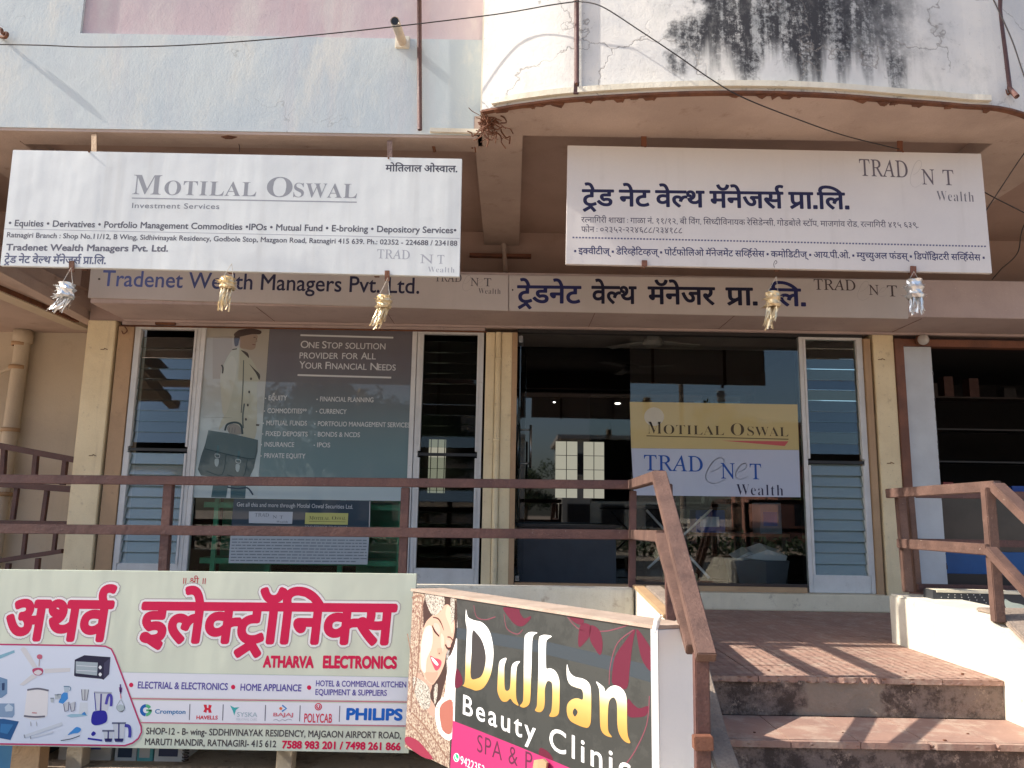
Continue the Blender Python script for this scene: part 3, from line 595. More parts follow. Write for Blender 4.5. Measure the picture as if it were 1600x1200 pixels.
DEVA_TEXT = {"tred":[9473,[[0,0],[1,504],[2,504],[3,1311],[1,1866],[4,1866],[5,2600],[1,3156],[6,3156],[7,3656],[8,4528],[9,5126],[3,5126],[1,5681],[10,5681],[11,6423],[12,7099],[13,7329],[14,7897],[".",8156],[15,8346],[16,8605],[".",9283]]],"tred2a":[2140,[[0,0],[1,504],[2,504],[3,1081],[1,1636],[4,1636]]],"tred2b":[1698,[[5,0],[1,556],[6,556],[7,1056]]],"tred2c":[2304,[[8,0],[9,598],[3,598],[1,1153],[10,1153],[17,1895]]],"tred2d":[1017,[[13,0],[14,568],[".",827]]],"tred2e":[1127,[[15,0],[16,259],[".",937]]],"moti":[6626,[[8,0],[18,598],[19,857],[20,1116],[16,1686],[14,2364],[16,2623],[21,3531],[22,4554],[5,4943],[14,5499],[16,5758],[".",6436]]],"addr":[40894,[[17,0],[23,409],[3,758],[14,1313],[19,1572],[24,1831],[17,2394],[25,2803],[26,3292],[14,3972],[27,4231],[14,5049],[":",5538],[24,5958],[14,6521],[28,6780],[14,7540],[3,8029],[29,8584],[".",8584],[30,9004],[30,9555],["/",10106],[30,10436],[31,10987],[",",11538],[32,11958],[25,12529],[19,13018],[5,13277],[29,13833],[24,13833],[",",14396],[15,14816],[11,15075],[33,15751],[34,16113],[25,16633],[19,16892],[5,17151],[3,17707],[14,18262],[35,18521],[36,19101],[17,20093],[1,20502],[15,20502],[11,20761],[2,21437],[1,22014],[37,22014],[11,22372],[25,23048],[",",23307],[24,23727],[18,24290],[2,24549],[32,25126],[18,25697],[16,25956],[1,26634],[22,26864],[4,27253],[38,27757],[39,28016],[",",28584],[8,29004],[14,29602],[10,29861],[24,30603],[14,31166],[29,31425],[5,31425],[17,32211],[18,32620],[2,32879],[",",33456],[17,33876],[23,34285],[3,34634],[14,35189],[19,35448],[24,35707],[17,36270],[25,36679],[40,37168],[30,37719],[41,38270],[42,39051],[43,39602],[44,40153],[".",40704]]],"phone":[12262,[[45,0],[18,771],[3,1030],[":",1815],[46,2235],[31,2786],[43,3337],[41,3888],[31,4439],["-",4990],[31,5320],[31,5871],[40,6422],[42,6973],[47,7524],[47,8075],["/",8626],[31,8956],[43,9507],[40,10058],[30,10609],[47,11160],[47,11711]]],"serv":[45173,[["▪",0],[48,490],[49,981],[5,1584],[25,2140],[4,2399],[25,2903],[10,3162],[50,3904],["▪",4134],[2,4624],[1,5201],[51,5201],[17,5460],[52,5869],[53,6261],[1,6792],[51,6792],[4,7051],[52,7555],[53,7947],[10,8478],[50,9220],["▪",9450],[39,9940],[18,10508],[4,10767],[12,11271],[45,11271],[18,12042],[15,12301],[16,12560],[21,13238],[8,14491],[9,15089],[3,15089],[1,15644],[10,15644],[8,16386],[1,16984],[29,16984],[4,16984],[11,17718],[54,18394],[52,18653],[53,19045],[12,19576],[11,19576],[1,20252],[11,20252],["▪",21158],[36,21648],[8,22410],[18,23008],[51,23267],[2,23526],[4,24103],[25,24607],[10,24866],[50,25608],["▪",25838],[55,26328],[35,27351],[".",27931],[39,28121],[25,28689],[".",28948],[21,29138],[".",30161],["▪",30581],[56,31071],[35,31421],[57,32001],[58,32001],[35,32397],[57,32977],[59,32977],[16,33741],[45,34649],[29,35420],[2,35420],[11,35997],[50,36673],["▪",36903],[51,37393],[2,37652],[39,38229],[38,38797],[60,39056],[61,39315],[4,40071],[17,40575],[25,40984],[11,41473],[54,42149],[52,42408],[53,42800],[12,43331],[11,43331],[1,44007],[11,44007],["▪",44913]]],"atha":[1962,[[59,0],[7,764],[5,1406],[12,1962]]],"elec":[4628,[[48,0],[16,491],[1,1169],[49,1169],[0,1772],[38,2276],[19,2535],[3,2794],[49,3349],[11,3952]]],"shri":[2624,[[62,0],[63,829],[25,1536],[62,2025]]]}

_dg = []
def _load_deva():
    a = DEVA_GLYPHS
    i = 0
    while i < len(a):
        nc = a[i]; i += 1; cs = []
        for _ in range(nc):
            n = a[i]; i += 1; x = y = 0; c = []
            for _ in range(n):
                q = a[i]; x += q >> 1; y += a[i + 1]; i += 2; c.append((x, y, q & 1))
            cs.append(c)
        _dg.append(cs)
_load_deva()
def _flat(c, n=3):
    pts = []; m = len(c); e = []
    for i in range(m):
        e.append(c[i]); d = c[(i + 1) % m]
        if not c[i][2] and not d[2]: e.append(((c[i][0] + d[0]) / 2, (c[i][1] + d[1]) / 2, 1))
    s = next(i for i, q in enumerate(e) if q[2]); e = e[s:] + e[:s]; m = len(e); i = 0
    while i < m:
        p = e[i]; q = e[(i + 1) % m]
        pts.append(p[:2])
        if q[2]: i += 1
        else:
            r = e[(i + 2) % m]
            for k in range(1, n):
                t = k / n; pts.append(((1 - t) ** 2 * p[0] + 2 * t * (1 - t) * q[0] + t * t * r[0], (1 - t) ** 2 * p[1] + 2 * t * (1 - t) * q[1] + t * t * r[1]))
            i += 2
    return pts
def deva_raw(g):
    if ('d', g) in _raw: return _raw[('d', g)]
    if isinstance(g, str):
        q = {'.': [(40, 0, 150, 110)], ':': [(50, 60, 140, 150), (50, 360, 140, 450)], ',': [(50, -70, 130, 90)], '-': [(30, 270, 300, 340)], '▪': [(30, 190, 230, 400)]}.get(g)
        if q is None: v = [(20, -30), (90, -30), (310, 650), (240, 650)]; f = [(0, 1, 2, 3)]
        else:
            v = []; f = []
            for a, b, c, d in q: k = len(v); v += [(a, b), (c, b), (c, d), (a, d)]; f.append((k, k + 1, k + 2, k + 3))
        v = [(x / 1000, y / 1000) for x, y in v]
    else:
        cu = bpy.data.curves.new('g', 'CURVE'); cu.dimensions = '2D'; cu.fill_mode = 'BOTH'
        for c in _dg[g]:
            p = _flat(c); s = cu.splines.new('POLY'); s.points.add(len(p) - 1); s.use_cyclic_u = True
            for k, (x, y) in enumerate(p): s.points[k].co = (x / 1000, y / 1000, 0, 1)
        o = bpy.data.objects.new('g', cu); COL.objects.link(o); bpy.context.view_layer.update()
        ev = o.evaluated_get(bpy.context.evaluated_depsgraph_get()); me = ev.to_mesh()
        v = [(p.co.x, p.co.y) for p in me.vertices]; f = [tuple(p.vertices) for p in me.polygons]
        ev.to_mesh_clear(); bpy.data.objects.remove(o); bpy.data.curves.remove(cu)
    _raw[('d', g)] = (v, f); return v, f
def layout(s, font, bold, spacing):
    V = []; F = []
    if font == 'd':
        for k, (g, x) in enumerate(DEVA_TEXT[s][1]):
            v, f = glyph('d', g, bold); b = len(V); V += [(p[0] + x / 1000, p[1], k % 4) for p in v]; F += [tuple(i + b for i in t) for t in f]
        return V, F
    x = 0.0
    for k, ch in enumerate(s):
        v, f = glyph(font, ch, bold); b = len(V); V += [(p[0] + x, p[1], k % 4) for p in v]; F += [tuple(i + b for i in t) for t in f]
        x += _adv[(font, ch)] + spacing
    return V, F
def text(parent, pl, s, u0, v0, u1, v1, cap, col, font='b', bold=0.0, layer=1, shear=0.0, spacing=0.0, mat=None, coat=0.0, name='lettering', fit_bold=None):
    V, F = layout(s, font, bold, spacing)
    xs = [p[0] for t in F for p in (V[i] for i in t)]
    x0, x1 = min(xs), max(xs)
    A = pl.hit(u0, v0); B = pl.hit(u1, v1); U = (B - A); L = U.length; U.normalize()
    H = (pl.hit(u0, v0 - cap) - A).length / capH(font)
    sx = L / (x1 - x0 + shear * 0)
    W = [A + U * ((p[0] - x0) * sx + p[1] * H * shear) + pl.V * (p[1] * H) + pl.n * (0.00028 * layer + 0.00006 * p[2]) for p in V]
    return mesh_obj(name, W, F, mat or ink(col, coat), parent)
def draw(parent, pl, pts, col, layer=1, smooth=0, name='print', mat=None, coat=0.0):
    """one flat printed patch, outline given where the photograph shows it on that sheet"""
    P = [pl.hit(u, v) for u, v in pts]
    if smooth: P = catmull(P, smooth, True)
    N = pl.n * (0.00028 * layer)
    return mesh_obj(name, [p + N for p in P], [tuple(range(len(P)))], mat or ink(col, coat), parent)
def draws(parent, pl, polys, col, layer=1, smooth=0, name='print', mat=None, coat=0.0):
    V = []; F = []
    for pts in polys:
        P = [pl.hit(u, v) for u, v in pts]
        if smooth: P = catmull(P, smooth, True)
        b = len(V); V += [p + pl.n * (0.00028 * layer) for p in P]; F.append(tuple(range(b, len(V))))
    return mesh_obj(name, V, F, mat or ink(col, coat), parent)
def stroke(parent, pl, pts, w, col, layer=1, smooth=5, closed=False, name='print', coat=0.0):
    """a printed line; w in metres or (start, middle, end)"""
    P = [pl.hit(u, v) for u, v in pts]
    if smooth: P = catmull(P, smooth, closed)
    n = len(P); V = []; F = []
    for i, p in enumerate(P):
        a = P[(i - 1) % n] if closed else P[max(0, i - 1)]; b = P[(i + 1) % n] if closed else P[min(n - 1, i + 1)]
        d = (b - a).normalized(); s = d.cross(pl.n)
        t = i / max(1, n - 1)
        ww = w if not isinstance(w, tuple) else (w[0] + (w[1] - w[0]) * t * 2 if t < .5 else w[1] + (w[2] - w[1]) * (t * 2 - 1))
        V += [p + s * ww / 2, p - s * ww / 2]
    for i in range(n if closed else n - 1):
        a = 2 * i; b = 2 * ((i + 1) % n); F.append((a, a + 1, b + 1, b))
    return mesh_obj(name, [v + pl.n * (0.00028 * layer) for v in V], F, ink(col, coat), parent)
def disc(parent, pl, u, v, ru, rv, col, layer=1, n=16, name='print', coat=0.0):
    return draw(parent, pl, [(u + ru * cos(2 * pi * k / n), v + rv * sin(2 * pi * k / n)) for k in range(n)], col, layer, 0, name, None, coat)
def ring(parent, pl, u, v, r, w, col, layer=1, a0=0, a1=360, name='print'):
    n = 14; return stroke(parent, pl, [(u + r * cos(radians(a0 + (a1 - a0) * k / n)), v - r * sin(radians(a0 + (a1 - a0) * k / n))) for k in range(n + 1)], w, col, layer, 0, False, name)

# ================================================================== GROUND AND SETTING
GZ = -0.8
def ground():
    X = [-400, -8, 0.82, 400]; Y = [-400, -3.3, -1.95, 400]
    v = [(x, y, GZ) for y in Y for x in X]; f = []
    for j in range(3):
        for i in range(3):
            if i == 1 and j == 1: continue
            a = j * 4 + i; f.append((a, a + 1, a + 5, a + 4))
    tag(mesh_obj('ground', v, f, M_ground), kind='structure')
ground()
M_asph = plain('asphalt', (0.06, 0.058, 0.055), 0.9)
tag(mesh_obj('road', [(-400, -21, GZ + .004), (400, -21, GZ + .004), (400, -14, GZ + .004), (-400, -14, GZ + .004)], [(0, 1, 2, 3)], M_asph), kind='structure')
# sunken court in front of the lower shop
g = Geo(); g.box(-8, 0.82, -3.4, -3.3, -3.2, GZ - .01); g.box(-8.1, -8, -3.3, -1.95, -3.2, GZ - .01); g.box(0.82, 0.9, -3.3, 3.0, -3.2, GZ - .01); g.box(-8, 0.82, -3.3, 3.0, -3.3, -3.2)
tag(g.build('sunken_court', M_conc), kind='structure')

# ================================================================== THE BUILDING
B = thing('commercial_building', 'two tone painted shop building with a curved mould stained balcony over shaded shopfronts', 'building', (0, 0, GZ))
YF = -2.19; ZS = 3.3
pk = PY(125, 52, YF).x
g = Geo(); g.box(-9, -0.232, YF, -2.03, ZS, 4.0); g.box(-9, pk, YF, -2.03, 4.0, 8.0)
g.build('upper_wall', M_blue, B)
box('pink_panel', pk, -0.232, YF + 0.022, -2.03, 4.0, 8.0, M_pink, B)
bar('edge_strip', PY(672, 203.5, YF - .012), PY(751, 205.5, YF - .012), 0.02, 0.028, M_white, B)
box('soffit_lip', -9, -0.26, YF + .006, -2.035, ZS - 0.02, ZS - .001, M_soffit, B)
# curved balcony
cpx = [(753, 175), (820, 164), (900, 155), (1040, 147), (1170, 145), (1290, 148.5), (1400, 157), (1500, 165), (1600, 179)]
cp = [PZ(u, v, ZS) for u, v in cpx]; cp += [Vector((4.2, -2.0, ZS)), Vector((5.5, -1.6, ZS))]
cp = catmull(cp, 6)
cz = [Vector((p.x, p.y, 0)) for p in cp]
def curved(name, line, off0, off1, z0, z1, m, parent):
    n = len(line); V = []; F = []
    nrm = []
    for i in range(n):
        d = (line[min(i + 1, n - 1)] - line[max(i - 1, 0)]).normalized(); nrm.append(Vector((d.y, -d.x, 0)))
    for i in range(n):
        a = line[i] + nrm[i] * off0; b = line[i] + nrm[i] * off1
        V += [(a.x, a.y, z0), (a.x, a.y, z1), (b.x, b.y, z0), (b.x, b.y, z1)]
    for i in range(n - 1):
        k = 4 * i; F += [(k, k + 4, k + 5, k + 1), (k + 2, k + 3, k + 7, k + 6), (k, k + 2, k + 6, k + 4), (k + 1, k + 5, k + 7, k + 3)]
    F += [(0, 1, 3, 2), (4 * n - 4, 4 * n - 2, 4 * n - 1, 4 * n - 3)]
    o = mesh_obj(name, V, F, m, parent)
    return o
curved('balcony_wall', cz, 0.0, -0.14, ZS + .012, 8.0, M_balcony, B)
curved('balcony_ledge', cz[2:46], 0.028, 0.002, ZS + .03, ZS + .066, M_white, B)
curved('balcony_drip_strip', cz[:50], 0.010, -0.03, ZS - .004, ZS + .010, M_rust, B)
# side return of the bulge
box('balcony_return', -0.2315, -0.15, cz[0].y + 0.02, YF + .05, ZS + .012, 8.0, M_white, B)
sv = [(p.x, p.y + .004, ZS - .002) for p in cz]; n = len(sv)
V = sv + [(p[0], -2.2, ZS - .002) for p in sv] + [(p[0], p[1], ZS + .1) for p in sv] + [(p[0], -2.2, ZS + .1) for p in sv]
F = [(i, i + n, i + n + 1, i + 1) for i in range(n - 1)] + [(i + n, i + 3 * n, i + 3 * n + 1, i + n + 1) for i in range(n - 1)]
mesh_obj('balcony_soffit', V, F, M_soffit, B)
# broken plaster and exposed steel along the balcony edge
for k in range(34):
    p = cz[random.randrange(3, 46)]; w = random.uniform(.02, .10)
    slab('plaster_scar', [(p.x + w * .5 * a + random.uniform(-.01, .01), p.y + .012 + b * random.uniform(.012, .05), ZS - .0025) for a, b in ((-1, 0), (0.2, -.1), (1, 0), (.7, 1), (-.4, .8))], (0, 0, -random.uniform(.003, .012)), M_rust, B)
g = Geo()
for k in range(44):
    a = Vector((random.triangular(-.23, -.06, -.2), cz[0].y + random.triangular(.02, .3, .04), ZS - random.uniform(.0, .03)))
    q = [a]
    for j in range(4): q.append(q[-1] + Vector((random.uniform(-.05, .05), random.uniform(-.03, .03), random.uniform(-.05, .03))))
    g.tube(catmull(q, 3), random.uniform(.002, .005), 4)
g.build('exposed_steel', M_rust, B)
g = Geo()
for (u, v0, v1, r) in ((677, 228, 237, .012), (718, 213, 230, .006), (741, 216, 238, .005), (736, 205, 232, .006)):
    g.tube([PY(u, v0, -2.05), PY(u + 2, v1, -2.05)], r, 5)
g.build('rusted_stub', M_rust, B)
slab('plaster_scar', [(PY(u, v, -2.15).x, PY(u, v, -2.15).y + dy, ZS - .0205) for u, v, dy in ((346, 207, 0), (358, 206, -.02), (371, 212, 0), (360, 214, .03), (350, 212, .03))], (0, 0, -.004), M_rust, B)
tube('hanging_wire', catmull([PY(371, 220, -2.03), PY(374, 228, -2.05), PY(374, 237, -2.06)], 3), .003, M_wire, B, 4)
g = Geo()
for k in range(22): x = random.uniform(-3.3, -.4); g.tube([(x, -1.9 + random.uniform(-.03, .1), 3.4295), (x, -1.9, 3.425)], random.uniform(.003, .009), 5)
g.build('ceiling_pit', M_rust, B)
# ceiling, beams, facade wall
box('verandah_ceiling', -9, -0.16, -2.02, 0.3, 3.43, 3.6, M_ceiling, B)
box('verandah_ceiling', -0.1595, 9, -2.21, 0.3, 3.43, 3.6, M_ceiling, B)
box('ceiling_beam', -0.285, 0.045, -2.2, -0.002, ZS, 3.435, M_soffit, B, 0.004)
box('ceiling_beam', 3.20, 3.80, -2.2, -0.002, ZS + .002, 3.435, M_soffit, B, 0.004)
box('ceiling_beam', -3.95, -3.46, -2.03, -0.002, ZS, 3.435, M_soffit, B, 0.004)
box('ceiling_beam', -3.46, -0.285, -2.03, -1.94, ZS, 3.435, M_soffit, B, 0.004)
box('facade_wall', -3.95, 9, 0.0, 0.2, 2.50, 3.43, M_ceiling, B)
box('facade_ledge', -0.42, 0.16, -0.06, -0.002, 3.17, 3.20, M_wood, B)
tube('conduit', [PY(787, 380, -.05), PY(790, 425, -.05)], .022, M_soffit, B)
tube('conduit', [PY(753, 232, -.9), PY(757, 300, -.45), PY(758, 376, -.05)], .012, M_rust, B)
box('fascia_box', -3.60, 9, -0.65, -0.003, 2.50, 2.83, M_fascia, B, 0.004)
box('fascia_box_lower_lip', -3.58, 9, -0.10, -0.055, 2.478, 2.4985, M_fascia, B, 0.003)
g = Geo()
for x in (-2.2, -1.1, .7, 1.9, 3.5): g.tube([(x, -.6, 2.4985), (x + random.uniform(-.02, .02), -.02, 2.4985)], .0022, 4)
g.build('fascia_seam', M_rust, B)
# pillars and shutter guides
box('pillar', -3.945, -3.685, -0.03, 0.5, 0, 2.498, M_beige, B, 0.006)
box('shutter_guide', -3.665, -3.52, -0.01, 0.2, 0.0, 2.452, M_guide, B, 0.003)
box('shutter_guide', -3.684, -3.667, 0.06, 0.3, 0, 2.49, M_black, B)
g = Geo(); g.box(-0.247, -0.165, -.01, .2, 0, 2.452); g.box(-0.10, -0.005, -.012, .2, 0, 2.452); g.box(-.165, -.10, .03, .2, 0, 2.452)
g.build('pillar', M_beige, B)
for (u, v) in ((163, 546), (145, 712), (1378, 562), (1392, 724)):
    a = PY(u, v, -.034); tube('staple', [a + Vector((-.035, 0, 0)), a, a + Vector((-.002, 0, .012)), a + Vector((.03, 0, -.002))], .003, M_rust, B, 4)
tube('pipe', [(-.132, -.012, 0.0), (-.132, -.012, 2.45)], .028, M_beige, B, 10)
for z in (0.62, 1.45, 2.2): lathe('pipe_clamp', (-.132, -.012, z), [(.029, -.012), (.033, -.012), (.033, .012), (.029, .012)], M_beige, B, 10)
box('shutter_guide', -0.004, 0.045, -0.02, .15, 0, 2.452, M_guide, B, 0.003)
box('shutter_guide', 3.255, 3.318, -0.02, .2, 0.0, 2.452, M_guide, B, 0.004)
box('shutter_gap', 3.3182, 3.337, .05, .2, 0, 2.452, M_black, B)
box('pillar', 3.338, 3.53, -0.03, .35, 0, 2.498, M_beige, B, 0.005)
box('shutter_guide', 3.531, 3.615, -0.045, .25, 0.0, 2.452, M_wood, B, 0.004)
box('shop_panel', 3.625, 3.888, -0.005, .06, 0.18, 2.385, M_alublue, B, 0.003)
g = Geo()
for i in range(16):
    z = random.uniform(.3, 2.3); g.box(3.884, 3.884 + random.uniform(.004, .012), -.006, .05, z, z + random.uniform(.01, .04))
g.build('panel_chip', M_darkwood, B)
box('shop_lintel', 3.62, 9, -0.02, .08, 2.387, 2.455, M_wood, B, 0.004)
box('sill', -3.66, -0.03, -0.10, .2, 0.0, 0.145, M_cream, B, 0.006)
box('sill', 0.05, 3.325, -0.13, .2, 0.0, 0.142, M_cream, B, 0.008)
box('sill', 3.6, 9, -0.02, .2, 0.0, 0.19, M_wood, B, 0.006)
box('shop_mullion_head', 0.046, 3.255, .0, .08, 2.462, 2.4985, M_dark, B)
box('door_sill_rail', 0.05, 2.64, -.012, .06, 0.143, 0.19, M_guide, B, 0.003)
# rolled shutter bottoms over the left shop
g = Geo(); g.box(-3.62, -0.26, -.05, .02, 2.452, 2.496)
o = g.build('shutter_bottom_rail', M_fascia, B); bevel_mesh(o, .006)
tube('shutter_lock', [(-3.30, -.06, 2.475), (-3.12, -.06, 2.475)], .02, M_rust, B)
tube('shutter_rod', [(-3.64, -.055, 2.444), (-.24, -.055, 2.444)], .008, M_rust, B)
tube('shutter_hook', catmull([(-3.60, -.03, 2.44), (-3.57, -.04, 2.40), (-3.60, -.04, 2.37), (-3.62, -.04, 2.40)], 4), .005, M_rust, B)
# interiors (dark rooms behind the glass)
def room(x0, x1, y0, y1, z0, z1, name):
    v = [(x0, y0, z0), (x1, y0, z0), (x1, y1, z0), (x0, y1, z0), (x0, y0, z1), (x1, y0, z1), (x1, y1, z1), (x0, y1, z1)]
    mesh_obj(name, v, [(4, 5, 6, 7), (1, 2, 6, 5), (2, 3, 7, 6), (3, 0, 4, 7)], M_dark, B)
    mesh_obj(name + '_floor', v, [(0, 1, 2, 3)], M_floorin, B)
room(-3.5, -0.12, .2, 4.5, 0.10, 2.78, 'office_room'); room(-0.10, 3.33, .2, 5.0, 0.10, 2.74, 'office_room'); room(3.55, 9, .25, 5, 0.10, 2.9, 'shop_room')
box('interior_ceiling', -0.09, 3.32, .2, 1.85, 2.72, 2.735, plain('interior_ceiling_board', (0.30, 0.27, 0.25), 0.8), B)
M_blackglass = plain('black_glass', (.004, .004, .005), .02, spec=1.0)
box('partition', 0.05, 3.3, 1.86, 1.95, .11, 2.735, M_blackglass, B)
# left passage
box('back_wall', -9, -3.94, 1.0, 1.15, GZ, 2.75, M_beige2, B)
box('passage_ceiling', -9, -3.95, -1.6, 1.0, 2.6, 2.75, M_soffit, B)
bar('stair_beam', PZ(-30, 405, 2.56), PZ(150, 503, 2.56), .12, .09, M_soffit, B)
bar('stair_beam', PZ(-60, 425, 2.585), PZ(120, 500, 2.585), .05, .05, M_rust, B)
bar('stair_beam', PZ(-40, 440, 2.575), PZ(130, 512, 2.575), .16, .05, M_beige2, B)
box('facade_wall', -9, -3.90, -.3, -.001, 2.75, 3.43, M_ceiling, B)

# ================================================================== PLATFORM, PARAPETS, STEPS
PF = thing('raised_platform', 'raised walkway with red studded tiles in front of the shops', 'platform', (0, -1, GZ))
box('slab', -9, 9, -1.84, .0, -0.30, -0.022, M_conc, PF)
box('paving', -9, .966, -1.84, -.002, -0.0215, -0.002, M_tread, PF)
box('paving', 2.56, 9, -1.84, -.002, -0.0215, -0.002, M_tread, PF)
box('wall_face', -9, 0.82, -1.97, -1.845, -0.45, -0.002, M_cream, PF)
box('wall_face', 2.86, 9, -1.97, -1.845, GZ, -0.002, M_cream, PF)
tw = 0.317
for j in range(6):
    for i in range(5):
        x = .968 + i * tw; y = -1.838 + j * 0.306
        o = box('tile', x, x + tw - .005, y, min(y + .300, -.003), -0.0215, 0.0 + random.uniform(-.0008, .0008), M_tread, PF)
PW = thing('parapet_wall', 'low whitewashed parapet behind the beauty clinic signboard, turning down beside the steps', 'parapet', (0, -1.9, 0))
box('wall_body', -9, 0.80, -1.975, -1.85, 0.0, 0.335, M_white, PW, 0.01)
def prof_wall(name, x0, x1, pts, m, parent, bev=0.0):
    return slab(name, [(x0, y, z) for y, z in pts], (x1 - x0, 0, 0), m, parent, bev)
prof_wall('side_wall', 0.81, 0.9652, [(-1.85, GZ), (-1.85, .335), (-2.02, .333), (-2.95, .275), (-3.5, -.16), (-4.6, -.70), (-4.6, GZ)], M_white, PW)
prof_wall('coping', 0.795, 0.86, [(-1.95, .337), (-2.02, .335), (-2.96, .277), (-2.96, .297), (-2.0, .358), (-1.95, .358)], M_guide, PW, .004)
prof_wall('rough_topping', 0.865, 0.9665, [(-2.0, .315), (-2.94, .256), (-3.49, -.178), (-4.55, -.70), (-4.55, -.65), (-3.48, -.125), (-2.93, .305), (-2.0, .36)], M_conc, PW, .006)
RP = thing('parapet_wall', 'sunlit white parapet on the far side of the steps with a rough cement top', 'parapet', (2.7, -2.5, 0))
prof_wall('wall_body', 2.53, 2.86, [(-1.75, GZ), (-1.75, .312), (-2.78, .300), (-3.13, .13), (-4.75, -.62), (-4.75, GZ)], M_white, RP, .012)
prof_wall('rough_topping', 2.60, 2.87, [(-2.62, .303), (-2.80, .298), (-3.13, .132), (-4.75, -.618), (-4.75, -.59), (-3.12, .17), (-2.80, .325), (-2.62, .325)], M_conc, RP, .006)
ST = thing('entrance_steps', 'worn cement steps with broken red tile nosings leading up to the platform', 'steps', (1.8, -3.5, GZ))
rows = [(-2.94, -1.84, 0.0, .968), (-3.385, -2.94, -.19, .968), (-3.82, -3.385, -.38, .968), (-4.25, -3.82, -.57, .968)]
for k, (y0, y1, z, x0) in enumerate(rows):
    o = box('riser_block', x0, 2.528, y0 + .012, -1.85, max(GZ, z - .19) - (.0 if k < 3 else .04), z - .022, M_riser, ST)
    nx = 5; w = (2.528 - x0) / nx; ny = 4 if k == 0 else 1
    for j in range(ny):
        for i in range(nx):
            ya = y0 + .026 + (y1 - y0 - .026) * j / ny; yb = y0 + .026 + (y1 - y0 - .026) * (j + 1) / ny - .003
            box('tile', x0 + i * w, x0 + (i + 1) * w - .005, ya, yb - .002, z - .0215, z + random.uniform(-.001, .001), M_tread, ST)
    # nosing tiles, some chipped
    for i in range(nx):
        xa = x0 + i * w; xb = xa + w - .004; pts = [(xa, y0 + .023)]; e = []
        x = xa
        while x < xb:
            brk = (k == 0 and 1.38 < x < 1.98 and random.random() < .75) or random.random() < .06
            e.append((x, y0 - .004 + (random.uniform(.008, .022) if brk else random.uniform(-.001, .001)))); x += .03
        e.append((xb, y0 - .004)); pts = [(xa, y0 + .023)] + e + [(xb, y0 + .023)]
        slab('nosing', [(a, b, z - .001) for a, b in pts], (0, 0, -.027), M_tread, ST)
    g = Geo()
    for q in range(4):
        x = random.uniform(x0 + .1, 2.4); s = random.uniform(.003, .007); ya = y0 + random.uniform(.02, .2); g.box(x, x + s * 2, ya, ya + s * 1.6, z, z + s)
    g.build('tile_chip', M_rust, ST)

# ================================================================== RAILINGS
YR = -1.9
R1 = thing('metal_railing', 'dark maroon square bar railing along the platform edge in front of the left shop', 'railing', (0, YR, 0))
bar('rail', PY(-90, 747.5, YR), PY(987, 757.5, YR), .06, .058, M_rail, R1, bev=.004)
bar('rail', PY(-90, 825, YR), PY(987, 835.5, YR), .055, .062, M_rail, R1, bev=.004)
for u, v0, ub, w in ((265, 752, 256, .06), (634, 757, 629, .055), (989, 762, 987, .045), (-60, 750, -70, .055)):
    a = PY(u, v0, YR + .005); b = PY(ub, 893, YR + .005)
    bar('post', (a.x, a.y, a.z - .02), (b.x, b.y, .335), w, w * .8, M_rail, R1, (0, 1, 0), bev=.004)
R2 = thing('handrail', 'brown handrail sloping down the left side of the steps, ending in an open bar', 'handrail', (.9, -2.6, GZ))
A = PY(987, 757.5, YR); Bq = PY(1030, 744, -3.0); Cq = PY(1104, 1028, -4.0)
bar('rail', A, Bq, .055, .06, M_rail2, R2, bev=.004)
bar('rail', Bq + Vector((0, .01, .012)), Cq, .075, .045, M_rail2, R2, bev=.004)
A2 = PY(987, 835, YR); B2 = PY(1033, 838, -3.0); C2 = PY(1085, 1016, -3.85)
bar('rail', A2, B2, .05, .06, M_rail2, R2, bev=.004)
bar('rail', B2, C2, .065, .045, M_rail2, R2, bev=.004)
pa = PY(1043, 756, -2.99); pb = PY(1048, 962, -2.99)
bar('post', (pa.x, pa.y, pa.z), (pb.x, pb.y, .27), .045, .045, M_rail, R2, (0, 1, 0), bev=.004)
bar('post', (Cq.x - .01, Cq.y + .05, Cq.z + .01), (Cq.x - .015, Cq.y + .05, GZ), .055, .05, M_rail, R2, (0, 1, 0), bev=.004)
bar('bracket', PY(1083, 1160, Cq.y), PY(1113, 1160, Cq.y), .05, .045, M_wood, R2, (0, 1, 0), bev=.003)
R3 = thing('handrail', 'brown handrail down the right side of the steps above the sunlit white parapet', 'handrail', (2.8, -2.6, GZ))
A = PY(1390, 771, YR); Bq = PY(1557, 760, -2.88); Cq = Bq + Vector((.03, -1.15, -.80))
bar('rail', A, Bq, .05, .06, M_rail2, R3, bev=.004, ext=.01)
bar('rail', Bq, Cq, .075, .05, M_rail2, R3, bev=.004)
A2 = PY(1406, 849, YR); B2 = PY(1547, 859, -2.88); C2 = B2 + Vector((.03, -1.15, -.80))
bar('rail', A2, B2, .045, .06, M_rail2, R3, bev=.004)
bar('rail', B2, C2, .06, .045, M_rail2, R3, bev=.004)
bar('post', PY(1406, 774, YR), PY(1419, 925, YR), .055, .05, M_rail2, R3, (0, 1, 0), bev=.004)
bar('post', PY(1421, 774, YR + .08), PY(1434, 925, YR + .08), .04, .05, M_rail2, R3, (0, 1, 0), bev=.003)
bar('post', PY(1543, 762, -2.86), PY(1560, 972, -2.86), .055, .05, M_rail2, R3, (0, 1, 0), bev=.004)
R4 = thing('metal_railing', 'maroon three bar railing along the platform edge in front of the dark shop', 'railing', (4, YR + .05, 0))
for v0, v1, h in ((772, 775, .05), (847, 852, .045), (917, 924, .04)):
    bar('rail', PY(1432, v0, YR + .06), PY(1900, v1 + 3, YR + .06), .045, h, M_rail, R4, bev=.003)
bar('post', (5.2, YR + .06, 1.0), (5.2, YR + .06, 0), .05, .05, M_rail, R4, bev=.003)
YS = 0.3
